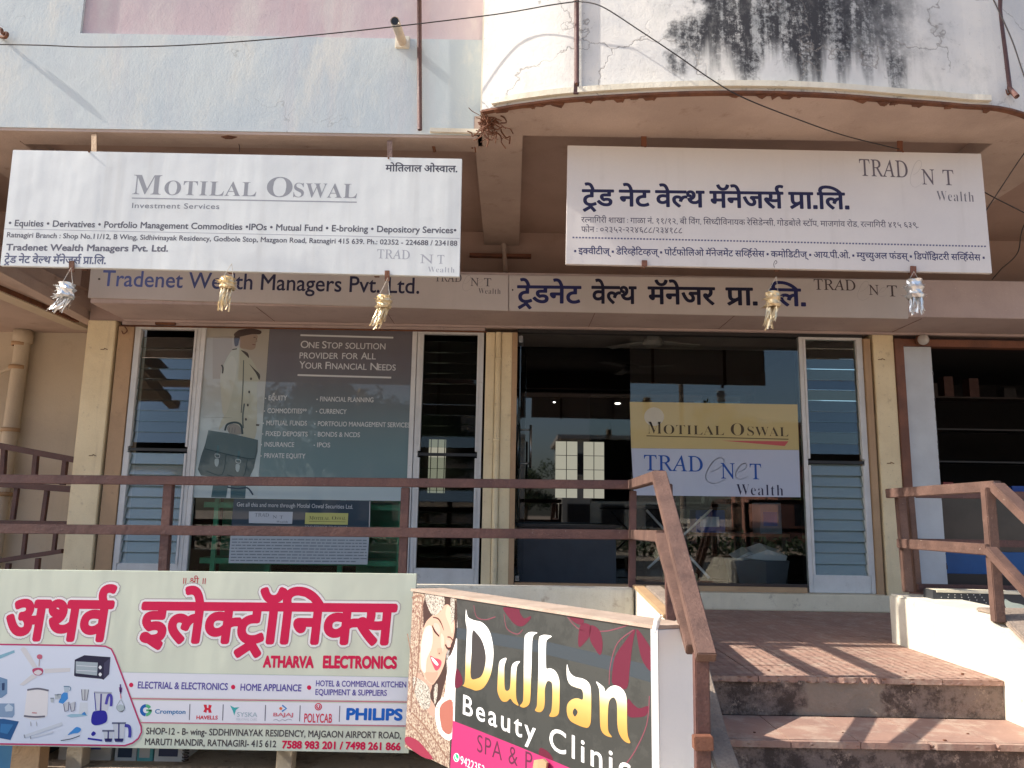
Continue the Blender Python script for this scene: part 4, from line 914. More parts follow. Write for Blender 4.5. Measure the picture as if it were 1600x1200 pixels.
R5 = thing('stair_railing', 'old maroon railing of an upstairs flight against the beige passage wall', 'railing', (-4.3, YS, 0))
for a, b, w in (((-40, 689), (119, 719), .06), ((-40, 753), (131, 766), .065), ((-40, 815), (106, 817), .035), ((-40, 882), (98, 861), .045)):
    bar('rail', PY(*a, YS), PY(*b, YS), w, w * .9, M_rail, R5, bev=.003)
for (u0, v0, u1, v1, w) in ((7, 700, 4, 748, .045), (57, 708, 53, 754, .045), (103, 716, 98, 758, .045), (27, 762, 20, 812, .04), (74, 765, 67, 815, .04),
                            (42, 818, 36, 872, .035), (89, 818, 84, 862, .035), (118, 768, 106, 888, .065), (14, 880, 10, 905, .04), (60, 872, 57, 900, .04)):
    bar('baluster', PY(u0, v0, YS + .01), PY(u1, v1, YS + .01), w, w, M_rail, R5, (0, 1, 0), bev=.003)

# ================================================================== PIPES, RODS, CABLES
def ycurve(x):
    for a, b in zip(cz[:-1], cz[1:]):
        if a.x <= x <= b.x: return a.y + (b.y - a.y) * (x - a.x) / (b.x - a.x)
    return cz[0].y
YM = ycurve(.37) - .022
def rod(pts, r, label, group=None):
    o = tube('iron_rod', pts, r, M_rail, None, 8); return tag(o, label, 'rod')
rod([PY(655, -60, -2.225), PY(655.5, 120, -2.225), PY(656, 203, -2.225)], .016, 'maroon iron rod running down the pale blue and pink wall')
o = thing('iron_rod', 'maroon iron rod with a flattened end on the white curved balcony left of the mould', 'rod', tuple(PY(901, 10, YM)))
tube('rod', [PY(901, -60, YM), PY(901, 132, YM)], .015, M_rail, o)
bar('flattened_end', PY(901, 128, YM), PY(900, 147, YM), .032, .012, M_rail, o, (0, 1, 0), bev=.002)
tube('bolt', [PY(900.5, 131, YM - .02), PY(900.5, 131, YM + .01)], .008, M_rust, o)
o = thing('iron_rod', 'bent maroon rod with a stub end near the right end of the curved balcony', 'rod', tuple(PY(1565, 60, -2.62)))
tube('rod', catmull([PY(1566, -60, -2.62), PY(1561, 5, -2.62), PY(1562, 30, -2.62), PY(1570, 90, -2.62), PY(1576, 138, -2.62)], 5), .019, M_rail, o)
tube('stub', [PY(1575, 136, -2.62), PY(1589, 151, -2.68)], .016, M_rail, o)
tube('tie', catmull([PY(1571, 140, -2.63), PY(1574, 148, -2.63), PY(1579, 144, -2.63)], 4), .006, M_rust, o)
o = thing('waste_pipe', 'stubby off white drain spout sticking out of the wall below the pink band', 'pipe', tuple(PY(627, 62, -2.2)))
ax0 = PY(629, 66, -2.19); ax1 = PY(617, 33, -2.52)
M_pvc = paint('aged_pvc', (0.60, 0.50, 0.38), (0.50, 0.40, 0.30), (0.2, 0.14, 0.1), .4, .3, .5, .05, .1, 9)
g = Geo(); g.tube([ax0, ax1], .030, 14); g.build('spout', M_pvc, o, True)
g = Geo(); d = (ax1 - ax0).normalized(); g.tube([ax1 - d * .004, ax1 + d * .0025], .024, 14); g.build('opening', M_black, o)
box('plaster_collar', ax0.x - .05, ax0.x + .05, -2.20, -2.185, ax0.z - .05, ax0.z + .045, M_white, o, .006)
o = thing('downpipe', 'beige plastic downpipe with clamps on the passage wall behind the stair railing', 'pipe', (-5.1, .93, 0))
xp = PY(25, 600, .9).x
tube('pipe', [(xp - .03, .9, GZ), (xp + .02, .9, 2.6)], .075, M_beige2, o, 16)
for z in (1.55, 2.2, 2.45, .9): lathe('clamp', (xp, .9, z), [(.076, -.02), (.088, -.02), (.088, .02), (.076, .02)], M_guide, o, 16)
lathe('socket', (xp + .015, .9, 2.52), [(.076, -.06), (.095, -.05), (.095, .07), (.076, .07)], M_beige2, o, 16)
tube('side_pipe', catmull([(xp - .02, .86, 2.2), (xp - .2, .88, 2.1), (xp - .24, .88, 1.8), (xp - .12, .88, 1.55)], 5), .02, M_beige2, o)
def cable(pts, label, r=.0038):
    return tag(tube('cable', catmull(pts, 8), r, M_wire, None, 6), label, 'cable')
cable([PY(-40, 69, -2.4), PY(60, 70.5, -2.4), PY(150, 73.5, -2.42), PY(300, 70, -2.45), PY(500, 54, -2.5), PY(755, 25, -2.6), PY(860, 8, -2.72), PY(903, 2, -2.76)], 'thin black cable sagging across the blue and pink upper wall')
cable([PY(903, 2, -2.76), PY(940, 10, -2.84), PY(1000, 48, -2.88), PY(1060, 88, -2.9), PY(1110, 123, -2.92), PY(1160, 152, -2.92), PY(1240, 184, -2.78), PY(1320, 212, -2.5), PY(1405, 233, -2.27)], 'thin black cable running diagonally down the curved balcony to the right hanging board')
cable([PY(1550, -5, -2.75), PY(1580, 60, -2.75), PY(1600, 118, -2.75), PY(1640, 230, -2.75)], 'thin cable leaving the frame beside the bent rod', .004)
cable([PY(1640, 190, -2.3), PY(1600, 240, -2.25), PY(1565, 292, -2.2), PY(1540, 330, -2.15)], 'thin cable falling to the right edge of the right hanging board', .004)
cable([PY(1536, 299, -2.15), PY(1560, 312, -2.15), PY(1640, 352, -2.15)], 'short cable leading right from the right hanging board', .004)
cable([PY(1640, 290, -1.6), PY(1600, 352, -1.6), PY(1590, 395, -1.5), PY(1565, 420, -1.4), PY(1550, 437, -1.3)], 'slack cable curling down to the plain end of the fascia', .004)
o = tag(tube('wall_clip', catmull([PY(-3, 44, -2.23), PY(2, 46, -2.24), PY(4, 52, -2.24), PY(11, 52, -2.24), PY(9, 58, -2.24), PY(0, 57, -2.2)], 4), .012, M_rust, None, 6), 'rusty broken clip stub on the blue wall at the upper left corner', 'clip')

# ================================================================== SIGNS
NAVY = (0.020, 0.020, 0.062); GREY = (0.20, 0.21, 0.23); LGREY = (0.36, 0.37, 0.39); INK = (0.05, 0.05, 0.08); BLK = (0.02, 0.018, 0.022)
def swirl(parent, pl, u, v, w, h, col, wd, name='logo_swirl'):
    """the looping italic e of the logo"""
    q = [(.30, .62), (.62, .50), (.88, .26), (.86, .06), (.66, .02), (.42, .18), (.22, .48), (.10, .78), (.18, 1.02), (.46, 1.12), (.80, 1.02), (1.0, .90)]
    return stroke(parent, pl, [(u + w * a, v + h * b) for a, b in q], (wd * .6, wd, wd * .4), col, 1, 5, False, name)
def tradenet(parent, pl, trad, N, T, wealth, col, swirls=(), scol=LGREY, wcol=None, sw=.004, bold=.004, layer=1):
    text(parent, pl, 'TRAD', *trad, col, 't', bold, layer, spacing=.02)
    text(parent, pl, 'N', *N, col, 't', bold, layer); text(parent, pl, 'T', *T, col, 't', bold, layer)
    if wealth: text(parent, pl, 'Wealth', *wealth, wcol or col, 's', -.014, layer, spacing=.06)
    for s in swirls: swirl(parent, pl, *s, scol, sw)
def small_caps(parent, pl, base, words, big, small, col, bold, n='s', layer=1):
    """words: (text, x0, x1, is_big); base(x) gives the baseline row"""
    for s, a, b, isbig in words:
        text(parent, pl, s, a, base(a), b, base(b), big if isbig else small, col, n, bold, spacing=0 if isbig else .035, layer=layer)

# ---- left hanging board
YL = -2.24
L = thing('hanging_signboard', 'white hanging board with grey serif heading and a list of English services', 'signboard', tuple(PY(370, 335, YL)))
cor = [PY(*q, YL) for q in ((20, 234), (722, 248), (718, 432.5), (0, 415))]
slab('panel', cor, (0, .028, 0), M_flexL, L, .002)
g = Geo()
for t in (.18, .5, .82): a = cor[0].lerp(cor[1], t); b = cor[3].lerp(cor[2], t); g.box(a.x - .015, a.x + .015, YL + .03, YL + .06, b.z, a.z)
g.build('back_frame', M_rust, L)
for (u, v0, v1, w) in ((147, 214, 238, .034), (609, 224, 247, .034)):
    bar('bracket', PY(u, v0 - 4, YL + .06), PY(u, v1 + 2, YL + .04), w, .006, M_rail2 if u > 300 else M_guide, L, (0, 1, 0))
for (u, v0, v1) in ((112, 408, 420), (605, 423, 434)):
    bar('bracket', PY(u, v0, YL - .008), PY(u, v1 + 5, YL - .008), .03, .012, M_rust, L, (0, 1, 0))
g = Geo()
for (u, v) in ((139, 237), (607, 247)): g.tube([PY(u, v, YL - .008), PY(u, v, YL + .002)], .006, 8)
g.build('screw', M_rust, L)
pl = facing(YL)
bl = lambda u: 303.5 + (u - 206) * .0175
small_caps(L, pl, bl, (('M', 206.5, 251, 1), ('OTILAL', 256, 400, 0), ('O', 416, 456, 1), ('SWAL', 458, 557.5, 0)), 30.5, 22, (.28, .29, .31), -.004)
stroke(L, pl, [(206, 309.5), (557.5, 316)], .008, (.30, .31, .33), 1, 0, name='underline')
text(L, pl, 'Investment Services', 206, 325, 342.5, 326.5, 8, GREY, 'b', .008, spacing=.03)
text(L, pl, '• Equities • Derivatives • Portfolio Management Commodities •IPOs • Mutual Fund • E-broking • Depository Services•', 13, 353, 713, 364.5, 9.5, (.10, .10, .12), 'b', .02)
stroke(L, pl, [(6, 357.5), (718, 372.5)], .0025, (.25, .25, .3), 1, 0, name='rule_line')
text(L, pl, 'Ratnagiri Branch : Shop No.11/12, B Wing, Sidhivinayak Residency, Godbole Stop, Mazgaon Road, Ratnagiri 415 639. Ph.: 02352 - 224688 / 234188', 10.5, 370.5, 714.5, 384, 7.6, (.10, .10, .12), 'b', .017)
text(L, pl, 'Tradenet Wealth Managers Pvt. Ltd.', 9, 391, 262.5, 393, 9.6, (.13, .13, .16), 'b', .03)
text(L, pl, 'tred', 6, 410.5, 165, 412.5, 10.5, (.10, .11, .18), 'd', .022)
text(L, pl, 'moti', 602, 267.5, 714.5, 269, 9.6, (.07, .07, .09), 'd', .022)
tradenet(L, pl, (589, 403.5, 640, 405, 14), (656, 411, 677, 411.5, 13.5), (683, 412, 694, 412, 13.5), (668.5, 425, 710, 426, 8.5), (.38, .39, .42))
# ---- right hanging board
YRS = -2.26
Rr = thing('hanging_signboard', 'white hanging board with large dark blue Devanagari heading under the curved balcony', 'signboard', tuple(PY(1215, 325, YRS)))
cor = [PY(*q, YRS) for q in ((887, 227), (1533, 240), (1550.5, 427), (884, 412.5))]
slab('panel', cor, (0, .028, 0), M_flexR, Rr, .002)
g = Geo()
for t in (.18, .5, .82): a = cor[0].lerp(cor[1], t); b = cor[3].lerp(cor[2], t); g.box(a.x - .015, a.x + .015, YRS + .03, YRS + .06, b.z, a.z)
g.build('back_frame', M_rust, Rr)
for (u, v0, v1) in ((1006, 206, 229), (1406, 216, 237)):
    bar('bracket', PY(u, v0, YRS + .05), PY(u, v1, YRS + .035), .036, .006, M_wood, Rr, (0, 1, 0))
for (u, v0, v1) in ((1007, 407, 416), (1427, 416, 432)):
    bar('bracket', PY(u, v0, YRS - .008), PY(u, v1, YRS - .008), .034, .012, M_wood, Rr, (0, 1, 0))
g = Geo()
for (u, v) in ((1008, 229), (1411, 237), (1007, 418)): g.tube([PY(u, v, YRS - .008), PY(u, v, YRS + .002)], .006, 8)
g.build('screw', M_rust, Rr)
pl = facing(YRS)
text(Rr, pl, 'tred', 909, 321, 1327.5, 326.5, 24.5, NAVY, 'd', .026)
text(Rr, pl, 'addr', 908, 347.5, 1435, 356, 8.2, (.10, .09, .12), 'd', .006)
text(Rr, pl, 'phone', 908, 362.5, 1066, 364.5, 8.4, (.10, .09, .12), 'd', .006)
n = 128
draws(Rr, pl, [[(896 + 643 * k / n - 1.5, 371 + 14 * k / n - 1.2), (896 + 643 * k / n + 1.5, 371 + 14 * k / n - 1.2), (896 + 643 * k / n + 1.5, 371 + 14 * k / n + 1.2), (896 + 643 * k / n - 1.5, 371 + 14 * k / n + 1.2)] for k in range(n + 1)], (.12, .12, .2), name='dotted_line')
text(Rr, pl, 'serv', 897, 396.5, 1539, 407, 9, (.05, .05, .12), 'd', .016)
tradenet(Rr, pl, (1343.5, 274.5, 1419, 277.5, 26), (1441, 288, 1461, 288.5, 23.5), (1474, 289, 1491, 289.5, 23.5), (1464, 313.5, 1522, 315.5, 15.5), (.13, .11, .13), ((1420, 250, 22, 38),), (.50, .47, .45), (.16, .15, .17), .004)
stroke(Rr, pl, [(1210, 418), (1209, 412), (1212, 407), (1214, 410), (1211, 413)], .004, (.12, .1, .1), 1, 4, name='scrawl')

# ---- fascia boards
YFS = -0.672
F1 = thing('fascia_sign', 'faded fascia board reading Tradenet Wealth Managers in English under the left hanging board', 'signboard', tuple(PY(470, 455, YFS)))
slab('panel', [PY(*q, YFS) for q in ((142, 418), (794.5, 430), (794, 485.5), (137, 465))], (0, .02, 0), M_flexF, F1, .002)
pl = facing(YFS)
def inkgrad():
    m, nt, p = nodes_of('navy_letters_reflection_left'); g = nd(nt, 'NewGeometry'); sp = nd(nt, 'SeparateXYZ'); nt.links.new(g.outputs['Position'], sp.inputs[0])
    c = mix(nt, ramp(nt, sp.outputs[0], -3.4, -2.0), (.09, .12, .36), (.014, .012, .045)); nt.links.new(c, p.inputs['Base Color']); p.inputs['Roughness'].default_value = .5  # bluer letters at the left: a reflection painted into the ink
    return m
text(F1, pl, 'Tradenet Wealth Managers Pvt. Ltd.', 159, 446.5, 655, 458.7, 24, NAVY, 'b', .010, mat=inkgrad())
tradenet(F1, pl, (679, 439.5, 721, 440.5, 13), (735, 446.5, 748, 447, 12.5), (756, 447, 767.5, 447.5, 12.5), (747.5, 458.7, 782, 459.5, 8.5), (.10, .09, .10), ((721, 430, 16, 22), (743, 436, 12, 11)), (.36, .32, .31), None, .003)
disc(F1, pl, 155, 436, 2, 1.8, (.1, .08, .07), 1, 8, 'fixing_spot')
F2 = thing('fascia_sign', 'faded fascia board with big black Devanagari lettering under the right hanging board', 'signboard', tuple(PY(1100, 465, YFS)))
slab('panel', [PY(*q, YFS) for q in ((795.5, 430), (1417.5, 437), (1419.5, 498), (795.5, 485.5))], (0, .02, 0), M_flexF, F2, .002)
DK = (.012, .012, .035)
text(F2, pl, 'tred2a', 807.5, 472.5, 908.5, 473.8, 26, (.02, .022, .10), 'd', .024)
text(F2, pl, 'tred2b', 924, 473.5, 995, 474.3, 26, DK, 'd', .024)
text(F2, pl, 'tred2c', 1012, 474.4, 1118, 475.8, 26, DK, 'd', .024)
text(F2, pl, 'tred2d', 1134, 476, 1184, 476.6, 26, DK, 'd', .024)
text(F2, pl, 'tred2e', 1203, 477, 1259.5, 478, 26, (.02, .022, .10), 'd', .024)
tradenet(F2, pl, (1272, 452.5, 1337, 454, 16.5), (1358, 460.5, 1373.5, 461, 15.5), (1386.5, 463, 1402.5, 463.3, 17), None, (.07, .05, .05), ((1338, 439, 21, 27), (1371, 449, 14, 13)), (.36, .32, .31), None, .003)
disc(F2, pl, 801, 453, 1.3, 1.5, (.05, .04, .04), 1, 8, 'fixing_spot')

# ---- electronics shop banner
YA = -2.25
AT = thing('shop_banner', 'pale green electronics shop banner with red Devanagari heading and a picture of appliances', 'banner', tuple(PY(320, 1030, YA)))
slab('panel', [PY(*q, YA) for q in ((-60, 889.2), (651, 896.8), (638.6, 1177.3), (-60, 1164))], (0, .03, 0), M_flexA, AT, .002)
g = Geo()
for u in (60, 320, 600): a = PY(u, 900, YA); b = PY(u, 1165, YA); g.box(a.x - .015, a.x + .015, YA + .032, YA + .06, b.z, a.z)
for z in (-.1, .3): g.box(-3.2, -.6, YA + .06, YA + .08, z, z + .02); g.box(-.75, -.72, YA + .08, -1.98, z, z + .02); g.box(-2.6, -2.57, YA + .08, -1.98, z, z + .02)
g.build('back_frame', M_rust, AT)
pl = facing(YA); CRI = (.62, .012, .075); WH = (.80, .80, .79)
text(AT, pl, 'shri', 286, 912, 321, 912.5, 9, (.45, .03, .05), 'd', .004)
for bo, lay, col in ((.095, 1, (.42, .40, .37)), (.078, 2, (.80, .78, .78)), (.040, 3, CRI)):
    k = (bo - .040) * 93
    text(AT, pl, 'atha', 4 - k, 998, 171 + k, 1000, 58, col, 'd', bo, lay, .06, name='heading' if lay == 3 else 'heading_outline')
    text(AT, pl, 'elec', 213 - k, 1001.5, 616 + k, 1005, 58, col, 'd', bo, lay, .06, name='heading' if lay == 3 else 'heading_outline')
text(AT, pl, 'ATHARVA', 410.5, 1042, 490, 1042.8, 16.5, CRI, 'b', .055)
text(AT, pl, 'ELECTRONICS', 504, 1043, 620, 1044, 17.5, CRI, 'b', .055)
draw(AT, pl, [(190, 1050), (648, 1058), (646.5, 1095), (206, 1089.6)], (.72, .74, .80), 1, name='white_band')
draw(AT, pl, [(190, 1094), (646, 1100), (644, 1133), (224, 1128)], (.74, .75, .80), 1, name='white_band')
stroke(AT, pl, [(190, 1050), (647, 1058)], .003, (.45, .55, .45), 2, 0, name='rule_line')
for a, b in (((206, 1091.5), (645.5, 1097)), ((220, 1129), (643.5, 1134.5))): stroke(AT, pl, [a, b], .006, (.55, .15, .22), 2, 0, name='rule_line')
VIO = (.10, .08, .33)
for u, v in ((205, 1070.2), (364.3, 1073.5), (483, 1074.3)): disc(AT, pl, u, v, 3.4, 3.6, CRI, 2, 14, 'bullet')
text(AT, pl, 'ELECTRIAL & ELECTRONICS', 215, 1075.3, 355.6, 1078, 10.3, VIO, 'b', .022, 2)
text(AT, pl, 'HOME APPLIANCE', 375.4, 1078.8, 470.7, 1080, 10.3, VIO, 'b', .022, 2)
text(AT, pl, 'HOTEL & COMMERCIAL KITCHEN', 493.4, 1072, 634.5, 1074, 8.8, VIO, 'b', .02, 2)
text(AT, pl, 'EQUIPMENT & SUPPLIERS', 492.6, 1085.5, 604.4, 1087, 8.8, VIO, 'b', .02, 2)
ring(AT, pl, 228, 1109.7, 7, .018, (.01, .12, .42), 2, 90, 268, 'logo_ring'); ring(AT, pl, 228, 1109.7, 7, .018, (.10, .45, .22), 2, 30, 88, 'logo_ring'); ring(AT, pl, 228, 1109.7, 7, .018, (.10, .45, .22), 2, 272, 362, 'logo_ring')
draw(AT, pl, [(228.5, 1108.2), (237, 1108.3), (236.8, 1111.6), (228.5, 1111.4)], (.10, .45, .22), 2, name='logo_bar')
text(AT, pl, 'Crompton', 242, 1114.7, 289.8, 1115.4, 6.6, (.03, .18, .40), 'b', .02, 2)
for u in (296.8, 348.8, 415, 469, 531): stroke(AT, pl, [(u, 1100 + (u - 296) * .012), (u - 1, 1125 + (u - 296) * .012)], .0045, (.10, .09, .12), 2, 0, name='divider')
draws(AT, pl, [[(318, 1101), (323, 1101), (323.4, 1106), (325.6, 1106), (326, 1101), (331, 1102), (329, 1107.5), (331, 1113.5), (326, 1113.8), (325.4, 1109.5), (323.2, 1109.5), (322.6, 1113.8), (317.6, 1112), (320, 1107.4)]], (.66, .02, .05), 2, name='logo_mark')
text(AT, pl, 'HAVELLS', 306.7, 1123.7, 340, 1124, 5.6, (.62, .02, .04), 'b', .03, 2)
draws(AT, pl, [[(359.5, 1102), (366, 1105.5), (374, 1105), (368.5, 1109.5), (366, 1118), (363.5, 1110)]], (.05, .40, .40), 2, name='logo_mark')
text(AT, pl, 'SYSKA', 370, 1119.6, 402, 1120, 6.8, (.38, .48, .52), 'b', .01, 2)
text(AT, pl, 'PERSONAL CARE', 369, 1125.6, 401, 1126, 3.4, (.50, .54, .58), 'b', .0, 2)
disc(AT, pl, 438.7, 1107, 2.4, 2.4, (.70, .16, .05), 2, 10, 'logo_dot')
stroke(AT, pl, [(441, 1102), (447.5, 1107), (440.5, 1111.5)], .009, (.02, .22, .55), 2, 0, name='logo_chevron')
text(AT, pl, 'BAJAJ', 426.8, 1119, 458, 1119.3, 5.2, (.60, .18, .22), 'b', .03, 2)
stroke(AT, pl, [(427, 1125.5), (432, 1124), (436, 1126.5), (441, 1124.5), (446, 1125.7), (450, 1123.5), (456, 1125)], .003, (.3, .3, .35), 2, 3, name='signature')
text(AT, pl, 'POLYCAB', 474.9, 1128.5, 518.5, 1129.2, 13.5, (.62, .03, .07), 'b', .018, 2)
ring(AT, pl, 497.4, 1104.2, 5, .006, (.62, .03, .07), 2, 0, 360, 'logo_ring'); ring(AT, pl, 497.4, 1104.2, 2.4, .007, (.62, .03, .07), 2, 120, 420, 'logo_ring')
text(AT, pl, 'PHILIPS', 540.7, 1124, 628.7, 1125, 16.8, (.01, .12, .50), 'b', .045, 2)
text(AT, pl, 'SHOP-12 - B- wing- SDDHIVINAYAK RESIDENCY, MAJGAON AIRPORT ROAD,', 228, 1147, 626.7, 1154, 10, (.07, .06, .06), 'b', .02, 1)
text(AT, pl, 'MARUTI MANDIR, RATNAGIRI- 415 612', 226, 1163.7, 431.3, 1167.5, 10, (.07, .06, .06), 'b', .02, 1)
text(AT, pl, '7588 983 201 / 7498 261 866', 440.3, 1168.8, 626, 1172, 11, CRI, 'b', .045, 1)
# picture box with appliances
bx = [(-58, 1006), (150, 1009), (165, 1009.8), (174, 1014), (179, 1024), (199.5, 1078), (220.5, 1135), (221, 1144), (216, 1154), (207, 1161), (195, 1165), (-58, 1161.5)]
draw(AT, pl, bx, (.62, .68, .78), 3, name='picture_box')
stroke(AT, pl, bx[:-1] + [(195, 1165), (-58, 1161.5)], .009, (.48, .04, .14), 4, 0, name='picture_border')
z = lambda *p: [(x / 6.6667, 1000 + y / 6.6667) for x, y in p]
LB = (.45, .52, .58); GB = (.50, .50, .50); DB = (.02, .02, .05); RB = (.02, .02, .30); AZ = (.05, .25, .60)
def dz(pts, col, lay=4, sm=0, name='appliance_print'): return draw(AT, pl, z(*pts), col, lay, sm, name)
def sz(pts, w, col, lay=5, sm=4): return stroke(AT, pl, z(*pts), w, col, lay, sm, name='appliance_print')
dz([(-40, 170), (150, 105), (155, 130), (0, 195), (-40, 210)], (.22, .42, .52))
for p in ([(212, 95), (245, 72), (272, 85), (395, 285), (340, 285)], [(460, 300), (735, 290), (728, 330), (470, 345)], [(335, 355), (390, 380), (245, 475), (205, 465)]): dz(p, (.60, .60, .61))
dz([(340, 330), (345, 300), (400, 288), (445, 300), (450, 335), (425, 365), (370, 365)], (.45, .06, .14), 5, 4); dz([(352, 338), (400, 310), (440, 335), (400, 365)], (.65, .62, .63), 6, 4)
sz([(408, 275), (412, 200)], .005, (.4, .3, .3)); dz([(385, 165), (410, 148), (440, 160), (435, 195), (395, 195)], (.50, .12, .18), 5, 4)
dz([(780, 205), (880, 158), (1152, 178), (1138, 355), (1078, 415), (1060, 405), (790, 380), (772, 370)], DB); dz([(790, 222), (1020, 235), (1012, 370), (790, 345)], (.35, .42, .46), 5)
sz([(800, 265), (1010, 278)], .003, (.7, .72, .75), 6, 0); sz([(800, 315), (1008, 325)], .003, (.7, .72, .75), 6, 0)
for y in (285, 358): dz([(1028, y), (1045, y - 20), (1062, y), (1045, y + 20)], (.75, .78, .8), 6, 4)
dz([(1085, 240), (1150, 185), (1138, 350), (1080, 400)], (.05, .05, .10), 5)
dz([(285, 510), (400, 495), (505, 515), (495, 780), (470, 805), (355, 835), (250, 805), (262, 700)], (.70, .69, .69), 4, 0)
sz([(285, 520), (395, 506), (508, 526)], .010, (.14, .14, .18)); sz([(250, 790), (360, 800), (470, 795)], .010, (.14, .14, .18)); sz([(335, 757), (385, 760)], .006, (.5, .2, .2), 5, 0)
for x in (320, 380): sz([(x, 850), (x + 4, 895)], .005, (.4, .42, .45), 5, 0)
dz([(640, 570), (665, 545), (705, 548), (710, 610), (655, 665), (610, 650)], AZ); dz([(665, 480), (725, 478), (712, 545), (672, 545)], (.40, .50, .58)); sz([(665, 482), (732, 490), (728, 530)], .005, (.1, .2, .3))
for x, y in ((545, 605), (590, 570), (620, 565)): dz([(x - 18, y), (x + 20, y), (x + 14, y + 45), (x - 14, y + 45)], (.42, .47, .50), 5); sz([(x - 20, y), (x + 20, y)], .004, (.15, .2, .25), 6, 0)
dz([(850, 512), (925, 515), (905, 628), (858, 625)], (.52, .55, .57)); sz([(850, 514), (858, 625), (905, 628), (925, 515)], .004, (.12, .13, .18), 5, 0); sz([(886, 515), (884, 625)], .005, (.2, .2, .25), 5, 0)
dz([(835, 650), (915, 650), (915, 770), (820, 770)], (.58, .63, .68))
for x in (690, 755): dz([(x - 28, 660), (x + 30, 640), (x + 22, 735), (x - 12, 745)], (.50, .53, .57), 5); sz([(x - 26, 665), (x - 12, 745), (x + 22, 732), (x + 30, 645)], .004, (.12, .12, .2), 6, 0)
dz([(690, 790), (740, 770), (850, 770), (880, 745), (915, 790), (820, 800), (740, 805)], (.30, .48, .58)); dz([(850, 775), (880, 745), (900, 785)], AZ, 5)
dz([(985, 545), (1160, 545), (1120, 735), (1000, 735)], (.55, .58, .64)); sz([(985, 548), (1000, 735)], .005, RB, 5, 0); sz([(1055, 560), (1048, 735)], .009, (.06, .05, .25), 5, 0); sz([(980, 545), (1165, 552)], .010, (.35, .38, .45), 5, 0)
sz([(1105, 670), (1130, 575), (1160, 590), (1158, 690)], .016, (.07, .06, .36)); dz([(965, 760), (1000, 738), (1100, 740), (1118, 830), (1080, 870), (990, 888), (950, 850)], RB, 5, 4)
sz([(1255, 460), (1258, 560)], .008, (.1, .05, .2)); dz([(1240, 490), (1275, 495), (1270, 545), (1245, 540)], (.18, .06, .22), 5); sz([(1256, 560), (1262, 610)], .006, (.6, .2, .25)); sz([(1258, 620), (1215, 700), (1250, 745), (1300, 715), (1265, 620)], .004, (.3, .35, .38)); dz([(1215, 700), (1260, 670), (1302, 705), (1265, 750)], (.42, .50, .52), 5, 4)
sz([(255, 1005), (650, 870)], .018, (.55, .60, .66)); sz([(320, 1015), (555, 955)], .012, (.56, .61, .68)); sz([(318, 1000), (322, 1030)], .006, (.25, .28, .32), 6, 0); sz([(252, 985), (262, 1020)], .006, (.25, .28, .32), 6, 0)
dz([(635, 1045), (740, 940), (800, 905), (850, 940), (830, 1000)], (.62, .66, .74)); dz([(705, 990), (760, 935), (800, 905), (845, 925), (820, 965), (760, 975)], AZ, 5, 4); sz([(635, 1047), (740, 1030), (832, 996)], .005, (.05, .08, .12), 6)
dz([(920, 1010), (960, 900), (1060, 910), (1075, 1030), (1060, 1050), (925, 1035)], (.62, .66, .76)); dz([(950, 980), (975, 950), (1000, 975), (970, 1000)], RB, 5, 4); sz([(915, 1025), (1065, 1045)], .010, RB, 5, 0)
for x, y0, w in ((1130, 945, 55), (1240, 865, 65)):
    dz([(x - w, y0), (x + w, y0), (x + w * .75, 1050), (x - w * .75, 1050)], (.52, .56, .62), 5); sz([(x - w - 8, y0), (x + w + 8, y0)], .010, (.12, .14, .22), 6, 0); sz([(x, y0), (x - 3, 1040)], .008, (.06, .06, .2), 6, 0); dz([(x - w * .75, 1025), (x + w * .75, 1025), (x + w * .6, 1060), (x - w * .6, 1060)], (.02, .02, .12), 6)
sz([(1300, 890), (1345, 900), (1355, 960), (1350, 1015)], .018, (.05, .05, .33), 6)
dz([(-60, 380), (0, 385), (78, 410), (75, 560), (20, 600), (-60, 610)], (.16, .27, .42)); dz([(20, 450), (50, 445), (48, 520), (22, 525)], (.03, .06, .14), 5); dz([(-60, 660), (150, 660), (152, 775), (130, 808), (-60, 800)], (.22, .32, .46)); dz([(50, 700), (90, 660), (140, 700), (130, 740), (60, 745)], (.45, .55, .65), 5)
dz([(-60, 820), (40, 820), (198, 848), (110, 1042), (-60, 1010)], (.02, .10, .26)); dz([(10, 870), (140, 880), (80, 980), (0, 960)], (.04, .18, .40), 5)

# ---- beauty clinic box sign
ZT = 0.335
DA = PZ(645, 923, ZT); DBp = PZ(1023, 981.5, ZT); DC = PZ(1084, 979, ZT)
e = (DBp - DA).normalized(); nrm = Vector((e.y, -e.x, 0)); nrm = nrm if nrm.y < 0 else -nrm
DU = thing('box_signboard', 'angled box sign for a beauty clinic with gold and white letters and a bridal portrait', 'signboard', tuple(DA.lerp(DBp, .5)))
pl = Plane(DA, nrm); dep = (DC - DBp)
ZB = pl.hit(632, 1168).z
dn = Vector((0, 0, ZB - ZT))
slab('box_body', [DA, DBp, DBp + dn, DA + dn], dep, plain('dark_sheet_metal', (.05, .05, .05), .5), DU)
up = Vector((0, 0, .012))
slab('top_board', [DA + up + nrm * .008 - e * .01, DBp + up + nrm * .008 + e * .012, DBp - up * .2 + nrm * .008 + e * .012, DA - up * .2 + nrm * .008 - e * .01], dep * 1.05, paint('raw_plywood', (.44, .34, .27), (.36, .27, .21), (.2, .12, .08), .3, .1, .8, .1, .4, 6), DU)
M_sheet = paint('white_powder_coat', (.84, .83, .80), (.80, .79, .76), (.4, .36, .32), .1, .2, .45, .03, .03, 2)
slab('side_panel', [DBp + e * .003 + up * -.4, DBp + e * .003 + dep + up * -.4, DBp + e * .003 + dep + dn, DBp + e * .003 + dn], e * .012, M_sheet, DU, .002)
